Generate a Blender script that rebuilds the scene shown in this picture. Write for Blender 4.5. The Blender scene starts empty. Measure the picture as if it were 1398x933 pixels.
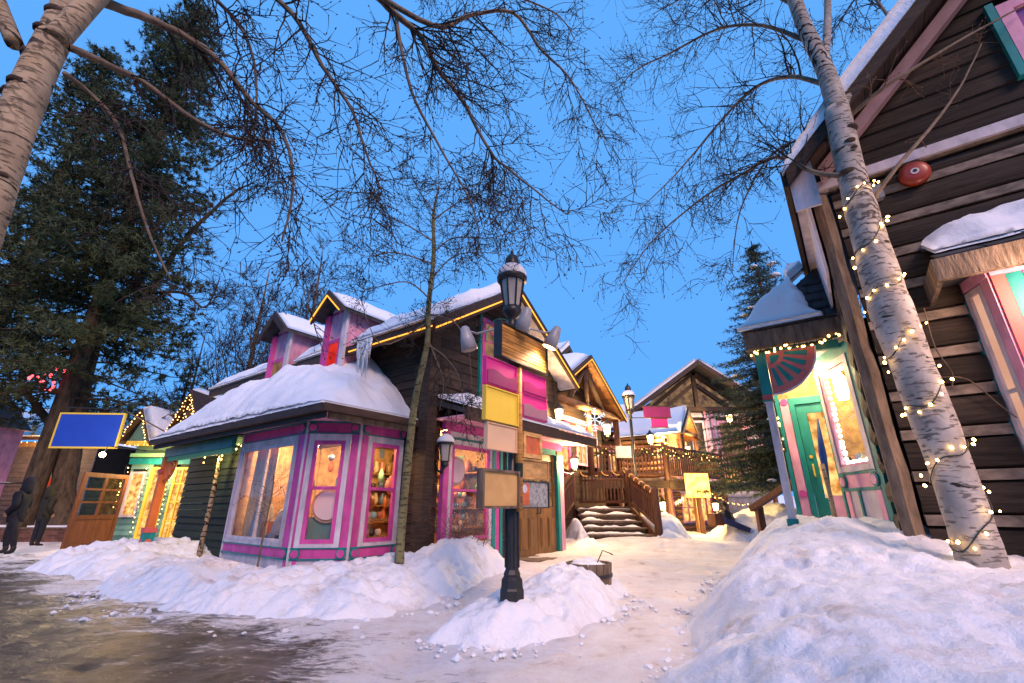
import bpy, math, random
import numpy as np
from mathutils import Vector as V, Matrix

# ------------------------------------------------------------------ camera, sky, light
sc = bpy.context.scene
R = math.radians
FPX, PITCH, CAMZ = 615.0, R(20.1), 1.15
cam_d = bpy.data.cameras.new('camera'); cam = bpy.data.objects.new('camera', cam_d)
sc.collection.objects.link(cam); sc.camera = cam
cam.location = (0, 0, CAMZ); cam.rotation_euler = (R(90) + PITCH, 0, 0)
cam_d.sensor_width = 36; cam_d.lens = 36 * FPX / 1398
cam_d.clip_start = 0.05; cam_d.clip_end = 3000

SUN_EL, SUN_AZ = 36.0, 158.0         # low warm town glow from behind the viewer
world = bpy.data.worlds.new('World'); sc.world = world; world.use_nodes = True
nt = world.node_tree; nt.nodes.clear()
sky = nt.nodes.new('ShaderNodeTexSky'); sky.sky_type = 'NISHITA'; sky.sun_disc = False
sky.sun_elevation = R(6.0); sky.sun_rotation = R(SUN_AZ); sky.altitude = 2900
sky.air_density = 1.0; sky.dust_density = 0.0; sky.ozone_density = 6.0
tint = nt.nodes.new('ShaderNodeMix'); tint.data_type = 'RGBA'; tint.blend_type = 'MIX'
tint.inputs[0].default_value = 0.78
tint.inputs[7].default_value = (1.05, 3.55, 8.4, 1)
bg = nt.nodes.new('ShaderNodeBackground'); bg.inputs[1].default_value = 0.15
wo = nt.nodes.new('ShaderNodeOutputWorld')
nt.links.new(sky.outputs[0], tint.inputs[6]); nt.links.new(tint.outputs[2], bg.inputs[0]); nt.links.new(bg.outputs[0], wo.inputs[0])
sun_d = bpy.data.lights.new('sun', 'SUN'); sun = bpy.data.objects.new('sun', sun_d); sc.collection.objects.link(sun)
sun_d.energy = 3.1; sun_d.angle = R(22); sun_d.color = (1.0, 0.63, 0.52)
_az, _el = R(SUN_AZ), R(SUN_EL)
_to = V((math.sin(_az) * math.cos(_el), math.cos(_az) * math.cos(_el), math.sin(_el)))   # towards the light
sun.rotation_euler = _to.to_track_quat('Z', 'Y').to_euler()
sc.view_settings.view_transform = 'Standard'; sc.view_settings.look = 'None'
sc.view_settings.exposure = 0.0; sc.view_settings.gamma = 1.0; sc.view_settings.use_curve_mapping = False
sc.cycles.use_denoising = True
try: sc.cycles.denoiser = 'OPENIMAGEDENOISE'
except Exception: pass
sc.cycles.use_light_tree = True
sc.cycles.max_bounces = 6; sc.cycles.diffuse_bounces = 3; sc.cycles.glossy_bounces = 2
sc.cycles.transparent_max_bounces = 16; sc.cycles.transmission_bounces = 4
sc.cycles.sample_clamp_indirect = 4.0; sc.cycles.caustics_reflective = False; sc.cycles.caustics_refractive = False

# ------------------------------------------------------------------ survey helpers
cT, sT = math.cos(PITCH), math.sin(PITCH)
def sight(x, y):
    u = (x - 699) / FPX; v = -(y - 466.5) / FPX
    return V((u, cT - v * sT, sT + v * cT))
def px(x, y, Y):                      # survey point: the sight line through a photo pixel, met at distance Y
    r = sight(x, y); return V((0, 0, CAMZ)) + r * (Y / r.y)
def gz(x, y, z):                      # survey point on the level z
    r = sight(x, y); return V((0, 0, CAMZ)) + r * ((z - CAMZ) / r.z)
D1 = V((-0.809, 0.588, 0)); D2 = V((0.588, 0.809, 0)); OM = V((-1.48, 7.88, 0))
GRID = math.atan2(0.809, 0.588)       # the village grid: local x runs along D2, local y along D1
def W(a, b, z=0, o=OM): return V((o.x + a * D1.x + b * D2.x, o.y + a * D1.y + b * D2.y, z))
rnd = random.Random(7)

# ------------------------------------------------------------------ mesh helpers
C = sc.collection
class MB:
    def __init__(s): s.v = []; s.f = []
    def hexa(s, p):
        n = len(s.v); s.v += [tuple(q) for q in p]
        s.f += [(n+3,n+2,n+1,n),(n+4,n+5,n+6,n+7),(n,n+1,n+5,n+4),(n+1,n+2,n+6,n+5),(n+2,n+3,n+7,n+6),(n+3,n,n+4,n+7)]
        return s
    def box(s, x0, x1, y0, y1, z0, z1):
        return s.hexa([(x0,y0,z0),(x1,y0,z0),(x1,y1,z0),(x0,y1,z0),(x0,y0,z1),(x1,y0,z1),(x1,y1,z1),(x0,y1,z1)])
    def slab(s, P, u0, u1, z0, z1, o0, o1):
        return s.hexa([P(u0,z0,o1),P(u1,z0,o1),P(u1,z0,o0),P(u0,z0,o0),P(u0,z1,o1),P(u1,z1,o1),P(u1,z1,o0),P(u0,z1,o0)])
    def beam(s, p0, p1, w, h, up=V((0,0,1))):
        p0 = V(p0); p1 = V(p1); d = (p1 - p0).normalized()
        x = d.cross(up)
        if x.length < 1e-4: x = V((1,0,0))
        x.normalize(); y = x.cross(d); x = x * w/2; y = y * h/2
        return s.hexa([p0-x-y, p0+x-y, p0+x+y, p0-x+y, p1-x-y, p1+x-y, p1+x+y, p1-x+y])
    def tube(s, pts, rad, n=6, cap=True):
        pts = [V(p) for p in pts]
        if not hasattr(rad, '__len__'): rad = [rad] * len(pts)
        d = (pts[-1] - pts[0])
        if d.length < 1e-6: d = V((0,0,1))
        d.normalize()
        ref = V((0,0,1)) if abs(d.z) < 0.9 else V((1,0,0))
        base = len(s.v); m = len(pts)
        for i, p in enumerate(pts):
            t = (pts[min(i+1, m-1)] - pts[max(i-1, 0)])
            if t.length < 1e-6: t = d
            t = t.normalized()
            x = ref - t * ref.dot(t)
            if x.length < 1e-3: x = V((0.3,0.9,0.1)) - t * V((0.3,0.9,0.1)).dot(t)
            x.normalize(); ref = x; y = t.cross(x)
            for k in range(n):
                a = 2*math.pi*k/n
                s.v.append(tuple(p + (x*math.cos(a) + y*math.sin(a)) * rad[i]))
        for i in range(m-1):
            for k in range(n):
                a = base+i*n+k; b = base+i*n+(k+1) % n
                s.f.append((a, b, b+n, a+n))
        if cap:
            s.f.append(tuple(base+k for k in range(n))[::-1]); s.f.append(tuple(base+(m-1)*n+k for k in range(n)))
        return s
    def lathe(s, prof, n=12, c=(0,0,0)):
        base = len(s.v); m = len(prof)
        for r, z in prof:
            for k in range(n):
                a = 2*math.pi*(k+.5)/n
                s.v.append((c[0]+r*math.cos(a), c[1]+r*math.sin(a), c[2]+z))
        for i in range(m-1):
            for k in range(n):
                a = base+i*n+k; b = base+i*n+(k+1) % n
                s.f.append((a, b, b+n, a+n))
        s.f.append(tuple(base+k for k in range(n))[::-1]); s.f.append(tuple(base+(m-1)*n+k for k in range(n)))
        return s
    def prism(s, poly, off):
        n = len(s.v); k = len(poly); off = V(off)
        s.v += [tuple(p) for p in poly] + [tuple(V(p)+off) for p in poly]
        s.f.append(tuple(range(n, n+k))[::-1]); s.f.append(tuple(range(n+k, n+2*k)))
        for i in range(k):
            j = (i+1) % k; s.f.append((n+i, n+j, n+k+j, n+k+i))
        return s
    def ball(s, c, r, n=8, m=5, sz=1.0):
        prof = [(max(1e-4, r*math.sin(math.pi*i/m)), -r*sz*math.cos(math.pi*i/m)) for i in range(m+1)]
        return s.lathe(prof, n, c)
    def mesh(s, name, mat, smooth=False):
        me = bpy.data.meshes.new(name); me.from_pydata(s.v, [], s.f); me.materials.append(mat)
        if smooth: me.polygons.foreach_set('use_smooth', [True]*len(me.polygons))
        me.update(); return me
def tag(o, label=None, cat=None, group=None, kind=None):
    if label: o['label'] = label
    if cat: o['category'] = cat
    if group: o['group'] = group
    if kind: o['kind'] = kind
    return o
def thing(name, label, cat, loc=(0,0,0), rz=0.0, group=None, kind=None):
    o = bpy.data.objects.new(name, None); C.objects.link(o); o.location = loc; o.rotation_euler = (0,0,rz)
    o.empty_display_size = 0.1
    return tag(o, label, cat, group, kind)
def part(name, mb, mat, parent, smooth=False, label=None, kind=None):
    o = bpy.data.objects.new(name, mb.mesh(name, mat, smooth)); C.objects.link(o); o.parent = parent
    return tag(o, label, None, None, kind)
def solo(name, mb, mat, label, cat, smooth=False, group=None, kind=None):
    o = bpy.data.objects.new(name, mb.mesh(name, mat, smooth)); C.objects.link(o)
    return tag(o, label, cat, group, kind)
def inst(name, me, parent, loc, rz=0.0, sc_=1.0):
    o = bpy.data.objects.new(name, me); C.objects.link(o); o.parent = parent; o.location = loc; o.rotation_euler = (0,0,rz)
    o.scale = (sc_,)*3; return o
LK = 6.6
def lamp(name, loc, power, col=(1.0,0.62,0.26), size=0.06):
    d = bpy.data.lights.new(name, 'POINT'); d.energy = power*LK; d.color = col; d.shadow_soft_size = size
    o = bpy.data.objects.new(name, d); C.objects.link(o); o.location = loc; return o

def smooth_path(pts, n=4):
    pts = [V(p) for p in pts]; out = []
    for i in range(len(pts)-1):
        p0 = pts[max(i-1,0)]; p1 = pts[i]; p2 = pts[i+1]; p3 = pts[min(i+2,len(pts)-1)]
        for k in range(n):
            t = k/n; out.append(.5*((2*p1)+(p2-p0)*t+(2*p0-5*p1+4*p2-p3)*t*t+(3*p1-p0-3*p2+p3)*t**3))
    out.append(pts[-1]); return out
# ------------------------------------------------------------------ materials
def mat(name, col, rough=0.65, var=0.3, scale=6.0, stretch=(1,1,1), bump=0.25, spec=0.3, metal=0.0, objvar=0.25, col2=None, dist=0.01):
    m = bpy.data.materials.new(name); m.use_nodes = True; t = m.node_tree; N = t.nodes; L = t.links
    b = N['Principled BSDF']; b.inputs['Roughness'].default_value = rough; b.inputs['Metallic'].default_value = metal
    b.inputs['Specular IOR Level'].default_value = spec
    tc = N.new('ShaderNodeTexCoord'); mp = N.new('ShaderNodeMapping'); mp.inputs['Scale'].default_value = stretch
    L.new(tc.outputs['Object'], mp.inputs[0])
    oi = N.new('ShaderNodeObjectInfo')
    off = N.new('ShaderNodeVectorMath'); off.operation = 'ADD'
    mulv = N.new('ShaderNodeMath'); mulv.operation = 'MULTIPLY'; mulv.inputs[1].default_value = 37.0
    L.new(oi.outputs['Random'], mulv.inputs[0]); L.new(mp.outputs[0], off.inputs[0]); L.new(mulv.outputs[0], off.inputs[1])
    nz = N.new('ShaderNodeTexNoise'); nz.inputs['Scale'].default_value = scale; nz.inputs['Detail'].default_value = 6; nz.inputs['Roughness'].default_value = 0.62
    L.new(off.outputs[0], nz.inputs['Vector'])
    rp = N.new('ShaderNodeValToRGB')
    c2 = col2 or tuple(min(1, c*(1+var)) for c in col); c1 = tuple(c*(1-var) for c in col)
    rp.color_ramp.elements[0].position = 0.32; rp.color_ramp.elements[1].position = 0.68
    rp.color_ramp.elements[0].color = (*c1, 1); rp.color_ramp.elements[1].color = (*c2, 1)
    L.new(nz.outputs[0], rp.inputs[0])
    hs = N.new('ShaderNodeHueSaturation')
    ma = N.new('ShaderNodeMapRange'); ma.inputs[3].default_value = 1-objvar; ma.inputs[4].default_value = 1+objvar
    L.new(oi.outputs['Random'], ma.inputs[0]); L.new(ma.outputs[0], hs.inputs['Value']); L.new(rp.outputs[0], hs.inputs['Color'])
    L.new(hs.outputs[0], b.inputs['Base Color'])
    if bump:
        bp = N.new('ShaderNodeBump'); bp.inputs['Strength'].default_value = bump; bp.inputs['Distance'].default_value = dist
        L.new(nz.outputs[0], bp.inputs['Height']); L.new(bp.outputs[0], b.inputs['Normal'])
    return m
def emit(name, col, strength, col2=None, scale=4.0, sampling=True, stretch=(1,1,1)):
    m = bpy.data.materials.new(name); m.use_nodes = True; t = m.node_tree; N = t.nodes; L = t.links; N.clear()
    e = N.new('ShaderNodeEmission'); e.inputs[0].default_value = (*col,1); e.inputs[1].default_value = strength
    o = N.new('ShaderNodeOutputMaterial'); L.new(e.outputs[0], o.inputs[0])
    if col2:
        tc = N.new('ShaderNodeTexCoord'); mp = N.new('ShaderNodeMapping'); mp.inputs['Scale'].default_value = stretch
        nz = N.new('ShaderNodeTexNoise'); nz.inputs['Scale'].default_value = scale; nz.inputs['Detail'].default_value = 4
        rp = N.new('ShaderNodeValToRGB'); rp.color_ramp.elements[0].position = 0.36; rp.color_ramp.elements[1].position = 0.64
        rp.color_ramp.elements[0].color = (*col2,1); rp.color_ramp.elements[1].color = (*col,1)
        L.new(tc.outputs['Object'], mp.inputs[0]); L.new(mp.outputs[0], nz.inputs['Vector']); L.new(nz.outputs[0], rp.inputs[0]); L.new(rp.outputs[0], e.inputs[0])
    if not sampling: m.cycles.emission_sampling = 'NONE'
    return m
def glass(name, tint=(1,1,1), refl=0.09):
    m = bpy.data.materials.new(name); m.use_nodes = True; t = m.node_tree; N = t.nodes; L = t.links; N.clear()
    a = N.new('ShaderNodeBsdfTransparent'); a.inputs[0].default_value = (*tint,1)
    g = N.new('ShaderNodeBsdfGlossy'); g.inputs['Roughness'].default_value = 0.03
    mx = N.new('ShaderNodeMixShader'); ge = N.new('ShaderNodeNewGeometry')
    dp = N.new('ShaderNodeVectorMath'); dp.operation = 'DOT_PRODUCT'; L.new(ge.outputs['Incoming'], dp.inputs[0]); L.new(ge.outputs['Normal'], dp.inputs[1])
    def mth(op, a_, b_):
        n = N.new('ShaderNodeMath'); n.operation = op
        for k, q in enumerate((a_, b_)):
            if isinstance(q, (int, float)): n.inputs[k].default_value = q
            elif q is not None: L.new(q, n.inputs[k])
        return n.outputs[0]
    f = mth('POWER', mth('SUBTRACT', 1.0, mth('ABSOLUTE', dp.outputs['Value'], None)), 5.0)
    ff = mth('MULTIPLY_ADD', f, 0.6); ff.node.inputs[2].default_value = refl/2
    L.new(ff, mx.inputs[0]); L.new(a.outputs[0], mx.inputs[1]); L.new(g.outputs[0], mx.inputs[2])
    o = N.new('ShaderNodeOutputMaterial'); L.new(mx.outputs[0], o.inputs[0]); return m
def snow_mat(name, col=(0.86,0.87,0.90), bump=0.5, dirt=None):
    m = bpy.data.materials.new(name); m.use_nodes = True; t = m.node_tree; N = t.nodes; L = t.links
    b = N['Principled BSDF']; b.inputs['Roughness'].default_value = 0.55; b.inputs['Specular IOR Level'].default_value = 0.25
    tc = N.new('ShaderNodeTexCoord')
    n1 = N.new('ShaderNodeTexNoise'); n1.inputs['Scale'].default_value = 5; n1.inputs['Detail'].default_value = 9; n1.inputs['Roughness'].default_value = 0.66
    n2 = N.new('ShaderNodeTexNoise'); n2.inputs['Scale'].default_value = 38; n2.inputs['Detail'].default_value = 8; n2.inputs['Roughness'].default_value = 0.75
    L.new(tc.outputs['Object'], n1.inputs['Vector']); L.new(tc.outputs['Object'], n2.inputs['Vector'])
    ad = N.new('ShaderNodeMath'); ad.operation = 'MULTIPLY_ADD'; ad.inputs[1].default_value = 0.30
    L.new(n2.outputs[0], ad.inputs[0]); L.new(n1.outputs[0], ad.inputs[2])
    bp = N.new('ShaderNodeBump'); bp.inputs['Strength'].default_value = bump; bp.inputs['Distance'].default_value = 0.10
    L.new(ad.outputs[0], bp.inputs['Height']); L.new(bp.outputs[0], b.inputs['Normal'])
    b.inputs['Base Color'].default_value = (*col,1)
    if dirt:
        n3 = N.new('ShaderNodeTexNoise'); n3.inputs['Scale'].default_value = 2.2; n3.inputs['Detail'].default_value = 8; n3.inputs['Roughness'].default_value = 0.7
        L.new(tc.outputs['Object'], n3.inputs['Vector'])
        rp = N.new('ShaderNodeValToRGB'); rp.color_ramp.elements[0].position = 0.28; rp.color_ramp.elements[1].position = 0.47
        rp.color_ramp.elements[0].color = (*dirt,1); rp.color_ramp.elements[1].color = (*col,1)
        L.new(n3.outputs[0], rp.inputs[0]); L.new(rp.outputs[0], b.inputs['Base Color'])
    return m
def bark_aspen(name, col=(0.46,0.42,0.36)):
    m = mat(name, col, 0.85, 0.30, 4.5, (1,1,0.6), 0.5, 0.12, objvar=0.03, dist=0.02)
    t = m.node_tree; N = t.nodes; L = t.links; b = N['Principled BSDF']; col_s = b.inputs['Base Color'].links[0].from_socket
    tc = N.new('ShaderNodeTexCoord')
    def layer(src, scale3, ns, dist, lo, hi, dark, detail=4):
        mp = N.new('ShaderNodeMapping'); mp.inputs['Scale'].default_value = scale3; L.new(tc.outputs['Object'], mp.inputs[0])
        nz = N.new('ShaderNodeTexNoise'); nz.inputs['Scale'].default_value = ns; nz.inputs['Detail'].default_value = detail; nz.inputs['Distortion'].default_value = dist
        L.new(mp.outputs[0], nz.inputs['Vector']); rp = N.new('ShaderNodeValToRGB'); rp.color_ramp.elements[0].position = lo; rp.color_ramp.elements[1].position = hi; L.new(nz.outputs[0], rp.inputs[0])
        mx = N.new('ShaderNodeMix'); mx.data_type = 'RGBA'; L.new(rp.outputs[0], mx.inputs[0]); L.new(src, mx.inputs[6]); mx.inputs[7].default_value = (*dark,1); return mx.outputs[2], rp.outputs[0]
    c, r1 = layer(col_s, (2.6,2.6,9.0), 1.7, 0.8, 0.63, 0.68, (0.035,0.028,0.022))
    c, r2 = layer(c, (6,6,26), 1.6, 0.4, 0.56, 0.64, tuple(q*0.45 for q in col), 6)
    c, r3 = layer(c, (1.1,1.1,0.5), 1.4, 1.5, 0.58, 0.72, (col[0]*0.75,col[1]*0.62,col[2]*0.38))
    # furrowed dark patches, only where a slow noise is high
    wv = N.new('ShaderNodeTexWave'); wv.wave_type = 'BANDS'; wv.bands_direction = 'DIAGONAL'; wv.inputs['Scale'].default_value = 5.0; wv.inputs['Distortion'].default_value = 9.0; wv.inputs['Detail'].default_value = 3; wv.inputs['Detail Scale'].default_value = 1.3
    L.new(tc.outputs['Object'], wv.inputs['Vector']); wr = N.new('ShaderNodeValToRGB'); wr.color_ramp.elements[0].position = 0.08; wr.color_ramp.elements[1].position = 0.30; wr.color_ramp.elements[0].color = (1,1,1,1); wr.color_ramp.elements[1].color = (0,0,0,1); L.new(wv.outputs['Fac'], wr.inputs[0])
    sn = N.new('ShaderNodeTexNoise'); sn.inputs['Scale'].default_value = 0.55; sn.inputs['Detail'].default_value = 2; L.new(tc.outputs['Object'], sn.inputs['Vector'])
    sr = N.new('ShaderNodeValToRGB'); sr.color_ramp.elements[0].position = 0.50; sr.color_ramp.elements[1].position = 0.58; L.new(sn.outputs[0], sr.inputs[0])
    ml = N.new('ShaderNodeMath'); ml.operation = 'MULTIPLY'; L.new(wr.outputs[0], ml.inputs[0]); L.new(sr.outputs[0], ml.inputs[1])
    mx = N.new('ShaderNodeMix'); mx.data_type = 'RGBA'; L.new(ml.outputs[0], mx.inputs[0]); L.new(c, mx.inputs[6]); mx.inputs[7].default_value = (0.03,0.024,0.02,1)
    L.new(mx.outputs[2], b.inputs['Base Color'])
    h = N.new('ShaderNodeMath'); h.operation = 'ADD'; L.new(ml.outputs[0], h.inputs[0]); L.new(r2, h.inputs[1]); bp = N.new('ShaderNodeBump'); bp.invert = True; bp.inputs['Strength'].default_value = 0.7; bp.inputs['Distance'].default_value = 0.02
    L.new(h.outputs[0], bp.inputs['Height']); L.new(b.inputs['Normal'].links[0].from_socket, bp.inputs['Normal']); L.new(bp.outputs[0], b.inputs['Normal'])
    return m

M = {}
M['snow'] = snow_mat('snow'); M['snow_bank'] = snow_mat('bank_snow', bump=0.7, dirt=(0.55,0.47,0.42))
M['roof_snow'] = snow_mat('roof_snow', bump=0.45)
M['log'] = mat('dark_log', (0.050,0.032,0.021), 0.8, 0.45, 3.0, (1,1,9), 0.6, objvar=0.3)
M['siding'] = mat('brown_siding', (0.045,0.029,0.020), 0.8, 0.45, 3.0, (1,1,10), 0.5, objvar=0.35)
M['rlog'] = mat('weathered_log', (0.032,0.023,0.017), 0.85, 0.55, 2.6, (2,1,11), 0.8, objvar=0.3, dist=0.02)
M['chink'] = mat('chinking', (0.19,0.15,0.12), 0.9, 0.55, 5.0, (1,1,2), 0.3, objvar=0.1)
M['post'] = mat('rough_post', (0.16,0.115,0.08), 0.9, 0.55, 3.5, (3,3,0.7), 1.0, objvar=0.1, dist=0.03)
M['cedar'] = mat('cedar_plank', (0.24,0.12,0.05), 0.7, 0.4, 3.0, (1,6,1), 0.3)
M['fascia'] = mat('brown_fascia', (0.055,0.032,0.022), 0.6, 0.3, 4.0, (1,1,4), 0.2)
M['rail'] = mat('rail_timber', (0.10,0.042,0.024), 0.6, 0.35, 5.0, (3,3,0.8), 0.3)
M['pink'] = mat('pink_paint', (0.56,0.075,0.29), 0.5, 0.26, 5.0, (1,1,0.5), 0.16, objvar=0.10)
M['palepink'] = mat('pale_pink_paint', (0.74,0.34,0.46), 0.5, 0.26, 5.0, (1,1,0.5), 0.16, objvar=0.10)
M['white'] = mat('white_paint', (0.56,0.50,0.53), 0.5, 0.26, 5.0, (1,1,0.5), 0.16, objvar=0.10)
M['mauve'] = mat('faded_mauve_paint', (0.40,0.25,0.26), 0.6, 0.2, 4.0, bump=0.1)
M['teal'] = mat('teal_paint', (0.012,0.20,0.19), 0.45, 0.26, 5.0, (1,1,0.5), 0.16, objvar=0.10)
M['dgreen'] = mat('green_siding', (0.011,0.024,0.019), 0.7, 0.3, 3.0, (1,1,6), 0.25, objvar=0.15)
M['lgreen'] = mat('light_green_paint', (0.20,0.46,0.20), 0.6, 0.12, 2.0, bump=0.05)
M['mint'] = mat('mint_paint', (0.11,0.23,0.19), 0.6, 0.15, 3.0, bump=0.05)
M['yellow'] = mat('yellow_paint', (0.72,0.52,0.06), 0.5, 0.1, 2.0, bump=0.03, objvar=0.02)
M['orange'] = mat('orange_paint', (0.62,0.16,0.04), 0.5, 0.12, 2.0, bump=0.03)
M['redfan'] = mat('red_pink_paint', (0.58,0.11,0.10), 0.5, 0.12, 2.0, bump=0.03)
M['door'] = mat('oak_door', (0.20,0.10,0.03), 0.45, 0.35, 3.0, (6,6,0.6), 0.2, objvar=0.08)
M['bdoor'] = mat('brown_gate_wood', (0.15,0.055,0.022), 0.5, 0.35, 3.0, (5,5,0.6), 0.2, objvar=0.1)
M['iron'] = mat('black_iron', (0.016,0.016,0.017), 0.42, 0.4, 8.0, bump=0.1, spec=0.5, objvar=0.1)
M['grey_metal'] = mat('grey_metal', (0.30,0.31,0.33), 0.4, 0.15, 6.0, bump=0.05, spec=0.5)
M['shingle'] = mat('dark_shingle', (0.045,0.043,0.045), 0.85, 0.4, 6.0, bump=0.4, objvar=0.3)
M['aspen'] = bark_aspen('aspen_bark', (.40,.35,.30)); M['aspen_warm'] = bark_aspen('aspen_bark_tan', (0.40,0.30,0.19))
M['aspen_small'] = bark_aspen('aspen_bark_olive', (0.17,0.16,0.08))
M['limb'] = mat('limb_bark', (0.17,0.125,0.085), 0.85, 0.4, 9.0, bump=0.3, objvar=0.1)
M['twig'] = mat('twig_bark', (0.034,0.023,0.018), 0.8, 0.3, 9.0, bump=0, objvar=0.1)
M['twig_warm'] = mat('twig_bark_tan', (0.12,0.075,0.045), 0.8, 0.35, 9.0, bump=0, objvar=0.1)
M['bigbark'] = mat('furrowed_bark', (0.07,0.05,0.032), 0.95, 0.6, 5.0, (1.6,1.6,0.45), 1.2, objvar=0.1, dist=0.06)
M['needle'] = mat('pine_needles', (0.062,0.082,0.034), 0.7, 0.5, 1.3, bump=0, objvar=0.1)
M['spruce'] = mat('spruce_needles', (0.030,0.052,0.036), 0.7, 0.5, 1.5, bump=0, objvar=0.1)
M['garland'] = mat('garland_needles', (0.030,0.060,0.025), 0.8, 0.4, 9, bump=0.4)
M['glass'] = glass('window_glass'); M['glass2'] = glass('lantern_glass', (0.9,0.87,0.8), 0.15)
M['frost'] = mat('frosted_lantern_glass', (0.42,0.38,0.33), 0.2, 0.1, 3, bump=0, spec=0.5)
M['bulb'] = emit('warm_bulb', (1.0,0.58,0.16), 26.0)
M['bulb_far'] = emit('warm_bulb_small', (1.0,0.55,0.16), 9.0, sampling=False)
M['bulb_red'] = emit('red_bulb', (1.0,0.08,0.10), 5.0, sampling=False)
M['bulb_white'] = emit('white_bulb', (0.9,1.0,0.95), 9.0)
M['led'] = emit('amber_led_strip', (1.0,0.42,0.05), 2.2)
M['lantern_lit'] = emit('lit_lantern_glass', (1.0,0.70,0.30), 11.0)
M['pane_lit'] = emit('lit_window_pane', (1.0,0.60,0.20), 1.55, (0.40,0.13,0.02), 6.0, sampling=False)
M['pane_dim'] = emit('dim_lit_pane', (0.42,0.24,0.12), 0.8, (0.10,0.06,0.05), 3.0, sampling=False)
M['pane_red'] = emit('red_lit_pane', (0.95,0.05,0.03), 0.9, (0.60,0.02,0.02), 3.0, sampling=False)
M['pane_peach'] = emit('peach_lit_pane', (0.95,0.50,0.34), 0.8, (0.8,0.38,0.26), 2.0, sampling=False)
M['pane_purple'] = mat('violet_window_glass', (0.36,0.10,0.32), 0.12, 0.35, 2.0, bump=0.02, spec=0.6)
M['cream'] = mat('cream_wall', (0.46,0.29,0.13), 0.8, 0.45, 7.0, bump=0.1)
M['shelfwood'] = mat('shelf_wood', (0.30,0.16,0.06), 0.6, 0.3, 4.0, (1,6,1), 0.1)
M['cable'] = mat('dark_cable', (0.02,0.025,0.03), 0.5, 0.2, 5, bump=0)
M['led_white'] = emit('white_rope_light', (0.85,0.92,1.0), 1.6)

# ------------------------------------------------------------------ numpy value noise
def _hash(ix, iy, seed):
    h = (ix.astype(np.int64)*374761393 + iy.astype(np.int64)*668265263 + seed*974711) & 0x7fffffff
    h = ((h ^ (h >> 13))*1274126177) & 0x7fffffff
    return ((h ^ (h >> 16)) & 0xffff)/65535.0
def vnoise(x, y, seed=0):
    ix = np.floor(x); iy = np.floor(y); fx = x-ix; fy = y-iy
    fx = fx*fx*fx*(fx*(fx*6-15)+10); fy = fy*fy*fy*(fy*(fy*6-15)+10)
    a = _hash(ix,iy,seed); b = _hash(ix+1,iy,seed); c = _hash(ix,iy+1,seed); d = _hash(ix+1,iy+1,seed)
    return (a*(1-fx)+b*fx)*(1-fy)+(c*(1-fx)+d*fx)*fy - 0.5
def fbm(x, y, octs=4, seed=0, gain=0.5):
    t = np.zeros_like(x, dtype=float); a = 1.0
    for o in range(octs):
        c, s = math.cos(0.6*o+.3), math.sin(0.6*o+.3)
        t += a*vnoise((x*c-y*s)*2.03**o, (x*s+y*c)*2.03**o, seed+o*17); a *= gain
    return t
def sst(t): t = np.clip(t, 0, 1); return t*t*(3-2*t)
def ground_z(x, y):
    x = np.asarray(x, float); y = np.asarray(y, float)
    z = 0.17*sst((y-3)/7)*sst((x+7)/6)
    z = z + 0.20*np.exp(-((x-3.2)**2/5.0+(y-14)**2/7.0))
    z = z + 7.0*sst((np.hypot(x,y)-70)/300)
    return z
def grid_mesh(name, xs, ys, Z, keep=None):
    nx, ny = len(xs), len(ys); X, Y = np.meshgrid(xs, ys)
    co = np.stack([X, Y, Z], -1).reshape(-1, 3)
    i, j = np.meshgrid(np.arange(nx-1), np.arange(ny-1)); q = (j*nx+i).ravel()
    F = np.stack([q, q+1, q+1+nx, q+nx], 1)
    if keep is not None:
        k = keep.ravel(); F = F[k[F].any(1)]
        used = np.unique(F); remap = np.full(len(co), -1); remap[used] = np.arange(len(used)); co = co[used]; F = remap[F]
    me = bpy.data.meshes.new(name)
    me.vertices.add(len(co)); me.vertices.foreach_set('co', co.ravel())
    me.loops.add(F.size); me.loops.foreach_set('vertex_index', F.ravel().astype(np.int32))
    me.polygons.add(len(F)); me.polygons.foreach_set('loop_start', np.arange(0, F.size, 4, dtype=np.int32))
    me.polygons.foreach_set('use_smooth', np.ones(len(F), bool))
    me.update(calc_edges=True); me.validate(); return me

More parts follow.
